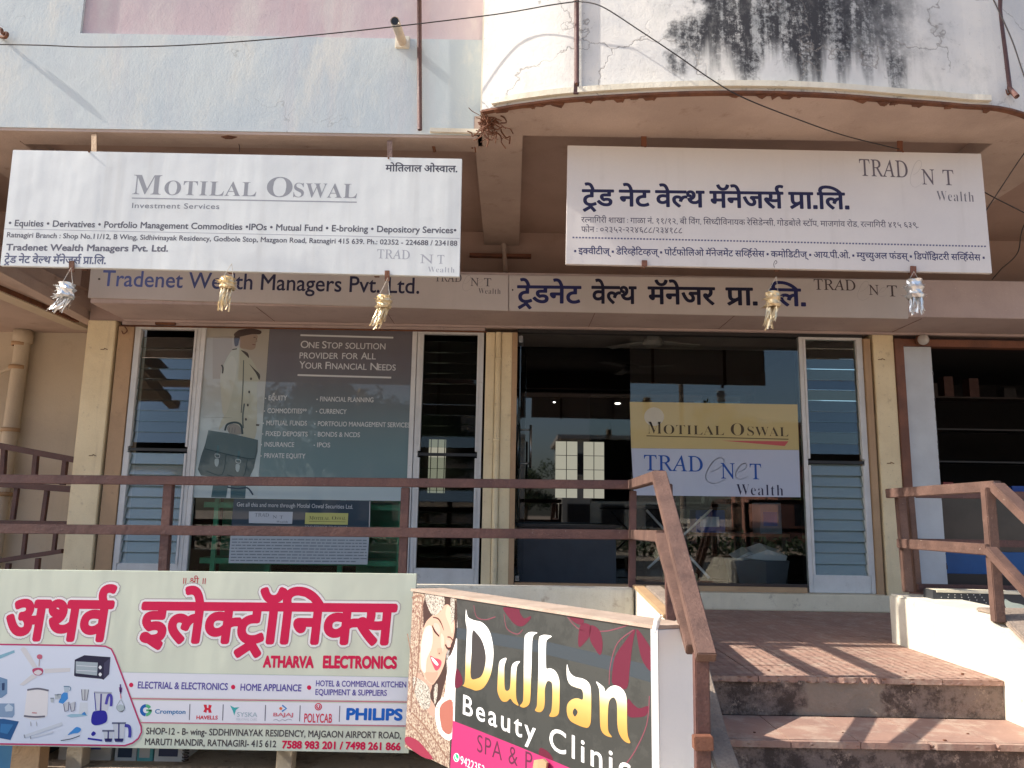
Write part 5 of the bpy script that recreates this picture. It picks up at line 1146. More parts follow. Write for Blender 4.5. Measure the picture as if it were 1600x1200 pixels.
slab('corner_trim', [DBp + nrm * .006 - e * .018 + up * -.3, DBp + nrm * .006 + e * .02 + up * -.3, DBp + nrm * .006 + e * .02 + dn, DBp + nrm * .006 - e * .018 + dn], -nrm * .004, plain('grey_trim', (.50, .50, .50), .4), DU)
q = DBp + up * .5
tube('torn_trim_end', [q + e * .0 + Vector((0, 0, -.02)), q + e * .015 + Vector((0, 0, .03)), q + e * .035 + Vector((0, 0, .05))], [.012, .014, .006], M_sheet, DU)
pside = Plane(DBp + e * .016, e)
g = Geo()
for (u, v) in ((1078, 997), (1082, 1153)): c = pside.hit(u, v); g.tube([c - e * .004, c + e * .004], .006, 8)
g.build('screw', M_rust, DU)
c = pside.hit(1063, 1176)
tube('wire', catmull([c, c + e * .02 + Vector((0, 0, -.02)), c + e * .015 + Vector((.02, 0, -.05)), c + e * .02 + Vector((.03, 0, -.12))], 5), .005, plain('blue_wire', (.03, .10, .28), .5), DU)
def prt(base, c2, sc, thr, name, c3=None):
    m, nt, p = nodes_of(name); P = pos(nt)
    c = mix(nt, ramp(nt, noise(nt, P, sc, 6, .8), thr - .04, thr + .04), base, c2)
    if c3: c = mix(nt, ramp(nt, noise(nt, pos(nt, (1, 1, 1), (3, 5, 7)), sc * .7, 6, .8), .54, .60), c, c3)
    nt.links.new(c, p.inputs['Base Color']); p.inputs['Roughness'].default_value = .35; return m
M_grey = prt((.036, .039, .037), (.047, .050, .047), 4, .5, 'dark_grey_print')
draw(DU, pl, [(712, 936.5), (1022.5, 983), (1022.5, 1400), (702, 1201)], None, 2, mat=M_grey, name='dark_ground')
zz = lambda p: [(700 + x / 4.444, 930 + y / 4.444) for x, y in p]
draw(DU, pl, zz([(55, 225), (300, 258), (700, 325), (1425, 490), (1425, 610), (1100, 515), (600, 392), (52, 300)]), (.040, .051, .061), 3, name='bluish_band')  # slightly bluer band across the dark ground
CR = (.105, .012, .030)
pet = [[(385, 85), (420, 150), (470, 205), (520, 215), (570, 170), (575, 145), (530, 160), (500, 120), (490, 95)], [(845, 150), (880, 190), (930, 205), (940, 168)],
       [(925, 200), (905, 300), (912, 360), (950, 330), (985, 280), (990, 210)], [(990, 210), (985, 300), (1020, 370), (1060, 415), (1075, 330), (1050, 240)],
       [(1300, 235), (1230, 320), (1160, 430), (1140, 560), (1150, 620), (1240, 650), (1262, 520), (1275, 400), (1290, 300)], [(1310, 235), (1320, 330), (1350, 450), (1410, 525), (1420, 400), (1360, 290)],
       [(1250, 720), (1290, 760), (1330, 785), (1390, 770), (1380, 830), (1320, 848), (1250, 835)], [(60, 510), (95, 560), (100, 620), (50, 640)], [(640, 1060), (700, 1090), (730, 1150), (640, 1130)]]
for p in pet: draw(DU, pl, zz(p), CR, 4, 4, 'printed_petal')
for p in ([(830, 150), (920, 240), (1080, 250), (1180, 230), (1300, 190)], [(1290, 240), (1180, 330), (1130, 480), (1120, 620)], [(180, 70), (200, 150), (260, 170), (330, 150)], [(390, 130), (410, 230), (480, 270), (520, 240)], [(1230, 1180), (1300, 1080), (1380, 900), (1400, 700)]):
    stroke(DU, pl, zz(p), .005, (.17, .05, .07), 4, 5, name='printed_stem')
def goldgrad():
    m, nt, p = nodes_of('white_to_gold_print'); g = nd(nt, 'NewGeometry'); sp = nd(nt, 'SeparateXYZ'); nt.links.new(g.outputs['Position'], sp.inputs[0])
    z0 = pl.hit(735, 1078).z; z1 = pl.hit(729, 953).z; h = z1 - z0
    c = mix(nt, ramp(nt, sp.outputs[2], z0 - .02, z0 + h * .42), (.46, .25, .06), (.62, .48, .17)); c = mix(nt, ramp(nt, sp.outputs[2], z0 + h * .22, z0 + h * .50), c, (.82, .82, .80))
    nt.links.new(c, p.inputs['Base Color']); p.inputs['Roughness'].default_value = .4; return m
MG = goldgrad()
letters = {'D': [(127, 98), (140, 150), (180, 173), (240, 190), (290, 250), (314, 350), (315, 450), (295, 560), (250, 640), (200, 662), (160, 650), (103, 627), (118, 600), (125, 420), (133, 240), (124, 180)],
 'u': [(408, 437), (375, 445), (355, 480), (345, 620), (348, 680), (375, 733), (410, 738), (435, 718), (455, 745), (492, 767), (477, 720), (474, 640), (480, 500), (502, 460), (465, 465), (442, 500), (436, 600), (430, 650), (412, 664), (396, 645), (393, 560), (394, 490)],
 'l': [(622, 260), (575, 255), (545, 270), (532, 310), (528, 500), (525, 700), (518, 745), (500, 768), (525, 780), (555, 768), (572, 730), (578, 600), (584, 400), (588, 310), (600, 275)],
 'h': [(722, 285), (680, 275), (650, 280), (632, 310), (630, 500), (622, 700), (618, 770), (606, 800), (640, 812), (665, 790), (674, 740), (675, 650), (690, 600), (710, 598), (725, 620), (726, 720), (720, 800), (705, 838), (735, 845), (765, 830), (775, 790), (777, 680), (775, 590), (750, 530), (715, 508), (688, 510), (682, 480), (682, 350), (690, 310)],
 'a': [(828, 478), (845, 530), (880, 565), (940, 580), (980, 610), (995, 670), (995, 850), (985, 905), (960, 920), (900, 900), (850, 870), (828, 820), (830, 760), (860, 725), (900, 715), (935, 725), (940, 690), (930, 655), (890, 640), (850, 620), (828, 570)],
 'n': [(1030, 600), (1060, 618), (1085, 640), (1095, 668), (1110, 650), (1140, 630), (1180, 630), (1220, 660), (1242, 720), (1245, 880), (1250, 970), (1268, 1025), (1230, 1015), (1195, 970), (1178, 900), (1175, 760), (1160, 715), (1140, 712), (1120, 740), (1113, 800), (1112, 900), (1118, 950), (1140, 985), (1100, 975), (1070, 945), (1058, 890), (1055, 740), (1050, 650)]}
for k, p in letters.items(): draw(DU, pl, zz(p), None, 6, 4, 'display_letter', mat=MG)
draw(DU, pl, zz([(172, 250), (205, 268), (240, 320), (262, 400), (262, 470), (240, 550), (205, 578), (160, 568), (165, 400)]), (.044, .039, .039), 7, 4, 'letter_counter')
draw(DU, pl, zz([(868, 812), (883, 785), (902, 812), (883, 842)]), (.038, .041, .039), 7, 5, 'letter_counter')
text(DU, pl, 'Beauty Clinic', 723.5, 1115, 986, 1221, 30, (.70, .70, .70), 'b', .010, 6, spacing=.12)
draw(DU, pl, [(708, 1126), (752, 1143), (812, 1167), (875, 1193), (1022.5, 1258), (1022.5, 1420), (703.5, 1201)], (.40, .032, .13), 5, name='pink_band')
text(DU, pl, 'SPA & P', 745.7, 1174, 832, 1206, 27, (.10, .02, .05), 'b', -.004, 6, spacing=.05)
disc(DU, pl, 713.5, 1183.5, 4.6, 7, (.75, .80, .78), 6, 14, 'phone_logo'); disc(DU, pl, 713.5, 1183.5, 3.6, 5.6, (.02, .38, .16), 7, 14, 'phone_logo'); stroke(DU, pl, [(712, 1180), (712.5, 1184), (715.5, 1187)], .008, (.8, .82, .8), 8, 3, name='phone_logo')
text(DU, pl, '9422353', 719.8, 1193.5, 757, 1210, 13, (.80, .76, .78), 'b', 0, 6)
zc = (pl.hit(850, 1190))
slab('torn_cardboard', [pl.hit(u, v) + nrm * .02 for u, v in ((842, 1186), (856, 1184), (862, 1190), (858, 1215), (838, 1215))], nrm * .012, M_guide, DU)
# bridal portrait
wv = lambda p: [(630 + x / 4.285, 920 + y / 4.285) for x, y in p]
def dw(pts, col=None, lay=4, sm=4, mat=None): return draw(DU, pl, wv(pts), col, lay, sm, 'portrait_print', mat)
def sw_(pts, w, col, lay=6): return stroke(DU, pl, wv(pts), w, col, lay, 4, name='portrait_print')
M_broc = prt((.22, .13, .10), (.50, .41, .31), 75, .50, 'brocade_print', (.13, .05, .04)); M_jewel = prt((.52, .48, .41), (.10, .08, .07), 110, .52, 'jewellery_print'); M_white2 = prt((.70, .66, .62), (.50, .24, .20), 50, .56, 'flower_print')
draw(DU, pl, [(645.5, 925), (714, 936), (703.5, 1201), (632.5, 1167)], None, 2, mat=M_broc, name='portrait_ground')
dw([(290, 180), (360, 130), (350, 700), (330, 1000), (240, 960), (215, 800), (280, 700), (290, 460)], (.70, .67, .64), 3)
dw([(145, 60), (250, 45), (345, 70), (362, 170), (355, 330), (325, 430), (300, 470), (295, 560), (262, 690), (235, 790), (190, 770), (178, 640), (140, 300)], (.055, .030, .025), 3)
dw([(20, 990), (90, 1010), (150, 1070), (200, 1140), (120, 1120), (20, 1040)], (.26, .03, .06), 3, 3)
dw([(215, 800), (290, 700), (335, 690), (325, 970), (250, 930)], None, 4, 3, M_white2)
dw([(245, 800), (300, 745), (332, 765), (326, 960), (265, 945)], (.34, .12, .09), 5, 3)
skin = (.50, .32, .24)
dw([(195, 180), (250, 130), (300, 104), (330, 150), (347, 240), (337, 330), (312, 390), (290, 430), (278, 500), (250, 570), (215, 625), (195, 642), (165, 620), (130, 560), (106, 510), (116, 420), (125, 320), (150, 230)], skin, 5)
dw([(118, 420), (128, 330), (150, 260), (190, 250), (200, 330), (190, 400), (160, 470), (150, 560), (122, 530)], (.60, .48, .42), 6)
dw([(95, 560), (165, 620), (195, 645), (180, 720), (215, 790), (200, 860), (130, 760), (90, 640)], (.40, .26, .20), 4)
dw([(70, 590), (160, 640), (182, 700), (180, 790), (130, 800), (80, 700)], None, 6, 4, M_jewel)
dw([(148, 30), (210, 25), (272, 45), (277, 110), (250, 150), (205, 178), (170, 130)], None, 7, 4, M_jewel)
dw([(322, 50), (345, 60), (342, 200), (328, 240), (318, 160)], None, 7, 4, M_jewel)
dw([(212, 650), (232, 640), (228, 730), (214, 775), (206, 720)], None, 7, 3, M_jewel)
sw_([(200, 190), (235, 200), (258, 235), (274, 278)], (.006, .011, .003), (.10, .04, .03), 7); sw_([(298, 322), (318, 326), (336, 348)], .008, (.12, .05, .04), 7)
dw([(208, 232), (235, 235), (250, 270), (240, 305), (215, 275)], (.68, .36, .30), 6); sw_([(196, 245), (212, 282), (243, 318)], (.006, .014, .008), (.04, .015, .012), 8)
dw([(288, 345), (315, 350), (318, 390), (300, 390)], (.66, .34, .28), 6); sw_([(284, 372), (298, 398), (322, 398)], .012, (.05, .02, .015), 8)
sw_([(258, 320), (262, 380), (262, 425), (243, 445), (225, 432)], (.002, .004, .006), (.55, .30, .22), 7); disc(DU, pl, 630 + 243 / 4.285, 920 + 432 / 4.285, .9, 1.3, (.08, .03, .02), 8, 8, 'portrait_print')
dw([(184, 448), (210, 462), (240, 470), (258, 488), (248, 525), (222, 548), (202, 515), (188, 478)], (.55, .05, .09), 7); dw([(190, 457), (215, 475), (238, 505), (226, 512), (202, 486)], (.84, .80, .78), 8, 3)
for p in ([(60, 60), (130, 60), (110, 300), (95, 560), (70, 700)], [(30, 300), (60, 500), (55, 800)], [(60, 830), (130, 900), (200, 990), (290, 1130)], [(40, 900), (120, 980), (180, 1060)]): sw_(p, .010, (.24, .14, .10), 6)
for pts_, c_ in (([(300, 110), (328, 150), (342, 230), (330, 300), (310, 240), (285, 170)], (.56, .40, .30)), ([(150, 560), (200, 560), (235, 560), (212, 618), (190, 632), (160, 605)], (.42, .26, .19)), ([(230, 400), (262, 400), (262, 432), (236, 440)], (.44, .27, .20)), ([(255, 300), (275, 330), (268, 420), (255, 380)], (.58, .42, .33))):
    dw(pts_, c_, 6)
# ---- partly hidden sign beyond the right parapet
YD = -2.05
D2 = thing('box_signboard', 'dark signboard with a cream letter D and beads, half hidden behind the right parapet', 'signboard', tuple(PY(1540, 945, YD)))
slab('panel', [PY(*q, YD) for q in ((1458, 922), (1680, 928), (1680, 1040), (1458, 1010))], (0, .12, 0), plain('dark_sheet', (.04, .042, .045), .5), D2, .003)
pl2 = facing(YD)
bar('top_board', PY(1455, 922, YD + .06), PY(1680, 928, YD + .06), .13, .015, M_cream, D2)
sd = []
for i in range(7):
    for j in range(9):
        u = 1474 + i * 9 + j * (i - 2) * .8; v = 925 + j * 4.2
        if random.random() < .9: sd.append([(u - 1.1, v), (u, v - 1.2), (u + 1.1, v), (u, v + 1.2)])
draws(D2, pl2, sd, (.60, .56, .50), 2, name='printed_beads')
draw(D2, pl2, [(1570, 936), (1580, 941), (1600, 946), (1614, 962), (1616, 985), (1608, 1000), (1596, 975), (1588, 955), (1572, 950)], (.70, .74, .58), 2, 4, 'display_letter')

# ================================================================== SHOP WINDOWS AND DOOR
def louvre_window(label, x0, x1, z0, zs, zm, z1, tilt=(10, 16), soft=True):
    w = thing('louvre_window', label, 'window', ((x0 + x1) / 2, 0, z0)); t = .038
    for a, b in ((x0, x0 + t), (x1 - t, x1)): box('frame_stile', a, b, .0, .055, z0, z1, M_alu, w, .003)
    box('sill_panel', x0 + t + .001, x1 - t - .001, .004, .05, z0, zs, M_alu, w, .003)
    box('mid_rail', x0 + t, x1 - t, .01, .05, zm - .012, zm + .014, M_black, w)
    for a, b in ((x0 + t, x0 + t + .02), (x1 - t - .02, x1 - t)):
        box('slat_holder', a, b, -.008, .045, zs, zm - .03, M_alu, w, .002); box('slat_holder', a, b, -.008, .045, zm + .03, z1, M_alu, w, .002)
    box('frame_head', x0, x1, .0, .055, z1, z1 + .02, M_alu, w)
    hw = (x1 - x0) / 2 - t - .022; xc = (x0 + x1) / 2; pitch = .098
    mes = {}
    zz_ = zs + .05; i = 0
    while zz_ < z1 - .03:
        if abs(zz_ - zm) > .035:
            low = zz_ < zm; me = mes.get(low); th = radians(tilt[1] if low else tilt[0])
            if me is None:
                h = .053; s, c = sin(th), cos(th); v = []
                for yy in (-.0025, .0025):
                    for sx in (-hw, hw):
                        for q in (-h, h): v.append((sx, q * s + yy * c, q * c - yy * s))
                f = [(0, 1, 3, 2), (4, 6, 7, 5), (0, 4, 5, 1), (2, 3, 7, 6), (0, 2, 6, 4), (1, 5, 7, 3)]
                me = bpy.data.meshes.new('slat'); me.from_pydata(v, [], f); me.materials.append((M_slat3 if low else M_slat) if soft else M_slat2); mes[low] = me
            o = bpy.data.objects.new('slat', me); COL.objects.link(o); o.parent = w
            o.location = (xc - w.location.x, .03, zz_ - z0); o.rotation_euler = (radians(random.uniform(-4, 4)), 0, 0)
        zz_ += pitch
    return w
louvre_window('tall glass louvre window beside the poster of the walking figure', -3.515, -2.90, .148, .30, 1.31, 2.43)
louvre_window('tall dark louvre window between the poster glass and the middle pillar', -.885, -.268, .148, .30, 1.31, 2.43, (1.5, 1.5), False)
louvre_window('tall glass louvre window at the right of the glass door', 2.662, 3.252, .146, .30, 1.30, 2.44, (3, 15))
def door_alu(name, x0, x1, z0, z1, p): return box(name, x0, x1, -.01, .05, z0, z1, M_alu, p, .003)

PWd = thing('poster_window', 'large shop window covered by a grey blue poster with a figure carrying a briefcase', 'window', (-1.87, 0, .15))
door_alu('frame_stile', -2.895, -2.852, .148, 2.452, PWd); door_alu('frame_stile', -.932, -.889, .148, 2.452, PWd)
# seen-through lower glass and printed film
box('pane', -2.85, -.935, .012, .018, .15, 2.452, M_glass, PWd)
YP = .006
pl = facing(YP)
M_film = plain('grey_violet_film', (.105, .085, .098), .3, coat=1.0)
def film_material():
    m, nt, p = nodes_of('graded_poster_film'); g = nd(nt, 'NewGeometry'); sp = nd(nt, 'SeparateXYZ'); nt.links.new(g.outputs['Position'], sp.inputs[0])
    c = mix(nt, ramp(nt, sp.outputs[2], 1.2, 2.2), (.12, .21, .225), (.115, .10, .115)); c = mix(nt, math_(nt, 'MULTIPLY', noise(nt, pos(nt, (2, 1, .7)), 2.2, 3), .25), c, (.20, .24, .25))
    nt.links.new(c, p.inputs['Base Color']); p.inputs['Roughness'].default_value = .4; p.inputs['Coat Weight'].default_value = 1; p.inputs['Coat Roughness'].default_value = .02
    return m
def pale_film():
    m, nt, p = nodes_of('pale_poster_film'); g = nd(nt, 'NewGeometry'); sp = nd(nt, 'SeparateXYZ'); nt.links.new(g.outputs['Position'], sp.inputs[0])
    c = mix(nt, ramp(nt, sp.outputs[2], 1.2, 2.3), (.40, .49, .50), (.36, .33, .27))
    nt.links.new(c, p.inputs['Base Color']); p.inputs['Roughness'].default_value = .4; p.inputs['Coat Weight'].default_value = 1; p.inputs['Coat Roughness'].default_value = .02
    return m
draw(PWd, pl, [(320, 511), (421.5, 511.5), (402, 779.5), (290, 777)], None, 1, mat=pale_film(), name='poster_film')
draw(PWd, pl, [(421.8, 511.5), (653, 513.5), (641.5, 752), (404.5, 748)], None, 1, mat=film_material(), name='poster_film')
draw(PWd, pl, [(404.3, 748.3), (641.5, 752.3), (640, 783), (402, 779.5)], (.42, .52, .54), 1, coat=1.0, name='poster_film')
TW = (.58, .60, .60)
stroke(PWd, pl, [(469.5, 523.7), (614.5, 527.6)], .016, TW, 2, 0, name='rule_line'); stroke(PWd, pl, [(465, 586), (611.3, 590)], .016, TW, 2, 0, name='rule_line')
def caps(s, u0, v0, u1, v1, big, small):
    """capitals with larger first letters, laid out by natural widths"""
    runs = []
    for w in s.split(' '):
        if w.isupper() and len(w) > 1 and not w.startswith('~'): runs.append((w[0], 1)); runs.append((w[1:], 0))
        elif w.startswith('~'): runs.append((w[1:].upper(), 0))
        else: runs.append((w, 1))
        runs.append((' ', 0))
    runs = runs[:-1]; ws = []
    for t, b in runs:
        wd = sum((raw('b', ch), _adv[('b', ch)])[1] for ch in t); ws.append(wd * (big if b else small) * (1.12 if t == ' ' else 1))
    T = sum(ws); x = 0
    for (t, b), wd in zip(runs, ws):
        if t != ' ':
            a, c = x / T, (x + wd * .97) / T
            text(PWd, pl, t, u0 + (u1 - u0) * a, v0 + (v1 - v0) * a, u0 + (u1 - u0) * c, v0 + (v1 - v0) * c, big if b else small, TW, 'b', .006, 2)
        x += wd
caps('ONE STOP ~SOLUTION', 469.5, 543.5, 604, 546, 11, 9.2)
caps('~PROVIDER ~FOR ALL', 467.8, 560, 587.5, 561.5, 10.5, 9.2)
caps('YOUR FINANCIAL NEEDS', 467.5, 575.5, 619, 579, 11, 9.2)
for s, a, b, c, d in (('EQUITY', 419.5, 625.3, 448, 625.5), ('COMMODITIES**', 417.8, 645.3, 479, 646), ('MUTUAL FUNDS', 416, 664.3, 479.4, 665), ('FIXED DEPOSITS', 415, 681, 480.5, 682), ('INSURANCE', 413, 697.7, 459.5, 698.4), ('PRIVATE EQUITY', 412.5, 715.3, 477, 716.2),
                      ('FINANCIAL PLANNING', 500, 627, 583.3, 628.5), ('CURRENCY', 499, 646, 541.3, 646.8), ('PORTFOLIO MANAGEMENT SERVICES', 496.5, 665.5, 640, 667.8), ('BONDS & NCDS', 496.5, 682, 562.3, 683), ('IPOS', 495.5, 698.6, 515.8, 699)):
    text(PWd, pl, s, a, b, c, d, 7.2, TW, 'b', .010, 2); disc(PWd, pl, a - 4.5, b - 3, 1, 1, TW, 2, 8, 'bullet')
# walking figure on the poster
mz = lambda p: [(290 + x / 4.1357, 500 + y / 4.1357) for x, y in p]
def dm(p, c, lay=2, sm=4): return draw(PWd, pl, mz(p), c, lay, sm, 'figure_print', None, 1.0)
def sm_(p, w, c, lay=4): return stroke(PWd, pl, mz(p), w, c, lay, 4, name='figure_print')
dm([(175, 110), (300, 105), (300, 380), (175, 380)], (.33, .30, .25), 2, 0)
dm([(300, 195), (345, 178), (385, 205), (430, 262), (478, 350), (472, 395), (462, 420), (462, 600), (448, 765), (360, 750), (355, 690), (270, 665), (215, 712), (235, 640), (250, 610), (232, 480), (225, 360), (250, 280)], (.40, .42, .34), 3, 3)
dm([(225, 360), (250, 300), (300, 230), (330, 300), (300, 480), (265, 600), (240, 600), (230, 480)], (.44, .45, .37), 4, 3)
sm_([(375, 260), (372, 400), (365, 520), (360, 600)], .010, (.12, .14, .13), 5); sm_([(380, 540), (370, 620), (372, 700)], .014, (.10, .13, .13), 5)
dm([(352, 100), (380, 92), (440, 88), (466, 104), (456, 140), (450, 180), (425, 193), (385, 187), (352, 172)], (.30, .23, .18), 4, 4)
dm([(312, 95), (330, 75), (350, 64), (400, 57), (455, 60), (490, 73), (480, 92), (430, 92), (370, 104), (330, 112)], (.055, .035, .03), 6, 4)
dm([(316, 104), (350, 108), (345, 140), (338, 165), (318, 166)], (.05, .03, .025), 5, 4)
sm_([(440, 112), (452, 112)], .006, (.04, .02, .02), 7); sm_([(432, 158), (452, 160)], .006, (.15, .05, .05), 7); sm_([(456, 115), (462, 138), (452, 142)], .004, (.14, .09, .07), 7)
dm([(358, 195), (400, 212), (410, 246), (385, 222)], (.06, .05, .05), 5, 3); dm([(412, 285), (440, 312), (480, 352), (476, 388), (455, 345)], (.06, .06, .06), 5, 3); sm_([(302, 192), (332, 186)], .010, (.06, .06, .06), 5); sm_([(232, 290), (242, 310), (238, 345)], .014, (.07, .07, .07), 5)
for x, y in ((423, 380), (411, 465), (402, 550), (390, 642)): disc(PWd, pl, 290 + x / 4.1357, 500 + y / 4.1357, 1.6, 2.2, (.07, .07, .07), 5, 10, 'figure_print')
dm([(455, 672), (478, 674), (474, 686), (456, 684)], (.08, .08, .08), 4, 0)
dm([(268, 700), (292, 672), (340, 680), (362, 715), (355, 740), (290, 735)], (.24, .24, .22), 5, 4)
for x in (285, 303, 321): sm_([(x, 695), (x - 4, 728)], .004, (.10, .11, .11), 6)
sm_([(255, 715), (270, 675), (320, 662), (358, 680), (368, 738)], .018, (.04, .07, .08), 7)
BG = (.060, .095, .105)
dm([(148, 712), (300, 735), (468, 775), (465, 850), (440, 960), (412, 1020), (330, 1018), (200, 1014), (100, 1005), (80, 965), (100, 880), (128, 800)], BG, 8, 0)
dm([(148, 712), (300, 735), (468, 775), (445, 895), (400, 892), (280, 868), (128, 830)], (.085, .135, .145), 9, 0)
sm_([(128, 832), (280, 870), (400, 894), (445, 896)], .008, (.02, .05, .06), 10); sm_([(135, 975), (235, 1000), (262, 870)], .006, (.02, .05, .06), 10); sm_([(268, 1000), (370, 1015), (400, 900)], .006, (.02, .05, .06), 10)
for x, y in ((205, 870), (340, 905)):
    sm_([(x + 6, y - 60), (x, y + 5)], .020, (.07, .15, .17), 10); sm_([(x - 14, y - 5), (x + 14, y), (x + 12, y + 20), (x - 12, y + 15), (x - 14, y - 5)], .006, (.36, .42, .42), 11); dm([(x - 14, y + 28), (x + 10, y + 30), (x + 8, y + 65), (x - 4, y + 78), (x - 16, y + 62)], (.30, .38, .39), 11, 3)
dm([(180, 1050), (277, 1058), (262, 1148), (165, 1146)], (.045, .11, .13), 3, 0); dm([(292, 1056), (392, 1060), (385, 1152), (290, 1150)], (.045, .11, .13), 3, 0)
sm_([(270, 1080), (340, 1090), (400, 1085), (436, 1130)], .014, (.03, .06, .09), 5); sm_([(110, 632), (200, 630), (300, 632)], .003, (.25, .27, .25), 3)
# lower sheet with the company logos
draw(PWd, pl, [(365.2, 779.6), (577, 782.5), (576, 840), (360, 838)], (.025, .05, .075), 1, coat=1.0, name='dark_sheet')
text(PWd, pl, 'Get all this and more through Motilal Oswal Securities Ltd.', 370, 791.2, 551.4, 795, 6.4, (.50, .53, .55), 'b', .004, 2)
draw(PWd, pl, [(389, 799), (457.7, 799.8), (456.4, 818.6), (388.8, 817.2)], (.48, .52, .56), 2, name='logo_card'); draw(PWd, pl, [(477.4, 801), (544.2, 801.8), (543.3, 820), (476.3, 818.8)], (.50, .50, .17), 2, name='logo_card')
tradenet(PWd, pl, (398, 807, 420, 807.4, 5.5), (426, 810, 432.5, 810, 4.8), (437, 810.4, 442, 810.4, 4.8), (432, 816.6, 449.5, 816.9, 3.2), (.10, .12, .15), (), bold=.0, layer=3)
for s, a, b, h in (('M', 483, 490, 6), ('OTILAL', 491, 515, 4.6), ('O', 518.5, 525, 6), ('SWAL', 525.8, 540, 4.6)): text(PWd, pl, s, a, 812.2, b, 812.5, h, (.10, .10, .05), 's', -.01, 3, spacing=.02)
stroke(PWd, pl, [(483, 814.6), (540, 815.4)], .004, (.12, .12, .05), 3, 0, name='underline')
text(PWd, pl, 'SOLID RESEARCH. SOLID ADVICE', 476.5, 824, 542.4, 825, 3, (.42, .44, .46), 'b', .0, 2, spacing=.06)
stroke(PWd, pl, [(578, 783), (577, 826)], .008, (.50, .52, .52), 2, 0, name='edge_tape')
draw(PWd, pl, [(360.3, 837), (576.6, 839.2), (574.1, 882), (357, 879.8)], (.42, .47, .50), 2, name='notice_sheet')
wd = []
for r in range(8):
    x = 362.5 - r * .35; v = 841.5 + r * 4.75
    while x < (572 if r < 7 else 548):
        L_ = random.uniform(3, 12); t = (x - 360) / 216 * 2.1
        wd.append([(x, v + t), (min(x + L_, 573), v + t), (min(x + L_, 573), v + t + 1.7), (x, v + t + 1.7)]); x += L_ + 1.6
draws(PWd, pl, wd, (.19, .22, .25), 3, name='tiny_print')

# ---- glass door and fixed glass of the right shop
GD = thing('glass_door', 'frameless glass door standing open with a long steel handle at its edge', 'door', (.075, .03, .15))
leaf = []
def lf(name, x0, x1, z0, z1, t, m, b=0.0):
    o = box(name, x0, x1, .03 - t, .03 + t, z0, z1, m, GD, b); leaf.append(o); return o
lf('pane', .075, 1.05, .20, 2.44, .006, M_glass); lf('lower_patch', .08, .30, .20, .245, .018, M_steel, .004); lf('upper_patch', .08, .26, 2.37, 2.435, .018, M_steel, .004); lf('glass_edge', 1.0502, 1.056, .20, 2.44, .006, M_steel)
z0, z1 = PY(829, 732, .9).z, PY(829, 664, .9).z
for s in (-1, 1):
    leaf.append(tube('pull_handle', [(.96, .03 + s * .065, z0), (.96, .03 + s * .065, z1)], .013, M_steel, GD, 12))
    for z_ in (z0 + .05, z1 - .05): leaf.append(tube('handle_standoff', [(.96, .03, z_), (.96, .03 + s * .065, z_)], .009, M_steel, GD, 8))
GD.rotation_euler = (0, 0, radians(86))
FG = thing('fixed_glass', 'fixed shopfront glass with a yellow and a white company sticker', 'window', (1.87, 0, .15))
box('pane', 1.092, 2.66, .010, .020, .195, 2.44, M_glass, FG)
box('bottom_channel', 1.092, 2.65, .0, .035, .191, .215, M_darkwood, FG, .002)
pl = facing(.0085)
draw(FG, pl, [(984, 627.8), (1246, 632), (1248.4, 703), (986.3, 700.3)], (.50, .40, .18), 1, name='yellow_sticker', coat=.6)
draw(FG, pl, [(986.3, 700.5), (1248.4, 703.2), (1251, 777), (990.5, 773.8)], (.46, .50, .60), 1, name='white_sticker', coat=.6)
bs = lambda u: 677.5 + (u - 1012) * .021
for s, a, b, h in (('M', 1012, 1034, 19), ('OTILAL', 1037, 1131.5, 14.5), ('O', 1142, 1163, 19), ('SWAL', 1168, 1232, 14.5)): text(FG, pl, s, a, bs(a), b, bs(b), h, (.07, .05, .03), 's', -.014, 2, spacing=.03)
stroke(FG, pl, [(1010, 681), (1232, 686.3)], .008, (.09, .07, .03), 2, 0, name='underline')
draw(FG, pl, [(1128, 688.5), (1232, 689.5), (1226, 697)], (.50, .10, .10), 2, 0, 'red_wedge')
BLU = (.012, .07, .32)
tradenet(FG, pl, (1006.3, 734.8, 1098.3, 737, 24), (1126.5, 747.5, 1148.5, 748, 24), (1172, 748.5, 1190, 749, 24), (1151, 773.2, 1224, 774.6, 17), BLU, ((1099, 715, 36, 36), (1147, 724, 22, 22)), (.36, .39, .46), (.03, .03, .07), .007, .004, 2)
disc(FG, pl, 1022, 651, 15.5, 14.5, (.55, .52, .42), 2, 24, 'painted_glare_disc')  # reflected glare on the glass, painted on as a pale disc

# ---- inside
M_desk = plain('grey_laminate', (.09, .095, .11), .5)
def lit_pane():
    if 'glowing_frosted_pane' in MATS: return MATS['glowing_frosted_pane']
    m, nt, p = nodes_of('glowing_frosted_pane'); p.inputs['Base Color'].default_value = (.5, .49, .4, 1); p.inputs['Emission Color'].default_value = (.74, .71, .56, 1); p.inputs['Emission Strength'].default_value = .26; return m  # emission put in for the daylight coming through the panes
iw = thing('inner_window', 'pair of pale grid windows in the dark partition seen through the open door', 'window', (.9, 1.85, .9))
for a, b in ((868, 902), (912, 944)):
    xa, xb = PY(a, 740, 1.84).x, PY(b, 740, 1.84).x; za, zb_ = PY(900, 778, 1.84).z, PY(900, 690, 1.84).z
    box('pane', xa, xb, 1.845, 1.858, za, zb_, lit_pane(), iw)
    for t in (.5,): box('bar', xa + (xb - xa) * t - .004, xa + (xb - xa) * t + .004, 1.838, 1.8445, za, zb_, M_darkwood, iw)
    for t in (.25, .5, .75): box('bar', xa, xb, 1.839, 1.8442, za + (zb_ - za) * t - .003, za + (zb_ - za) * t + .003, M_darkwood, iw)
dk = thing('reception_desk', 'grey reception desk standing behind the glass door', 'desk', (.6, 1.0, .1))
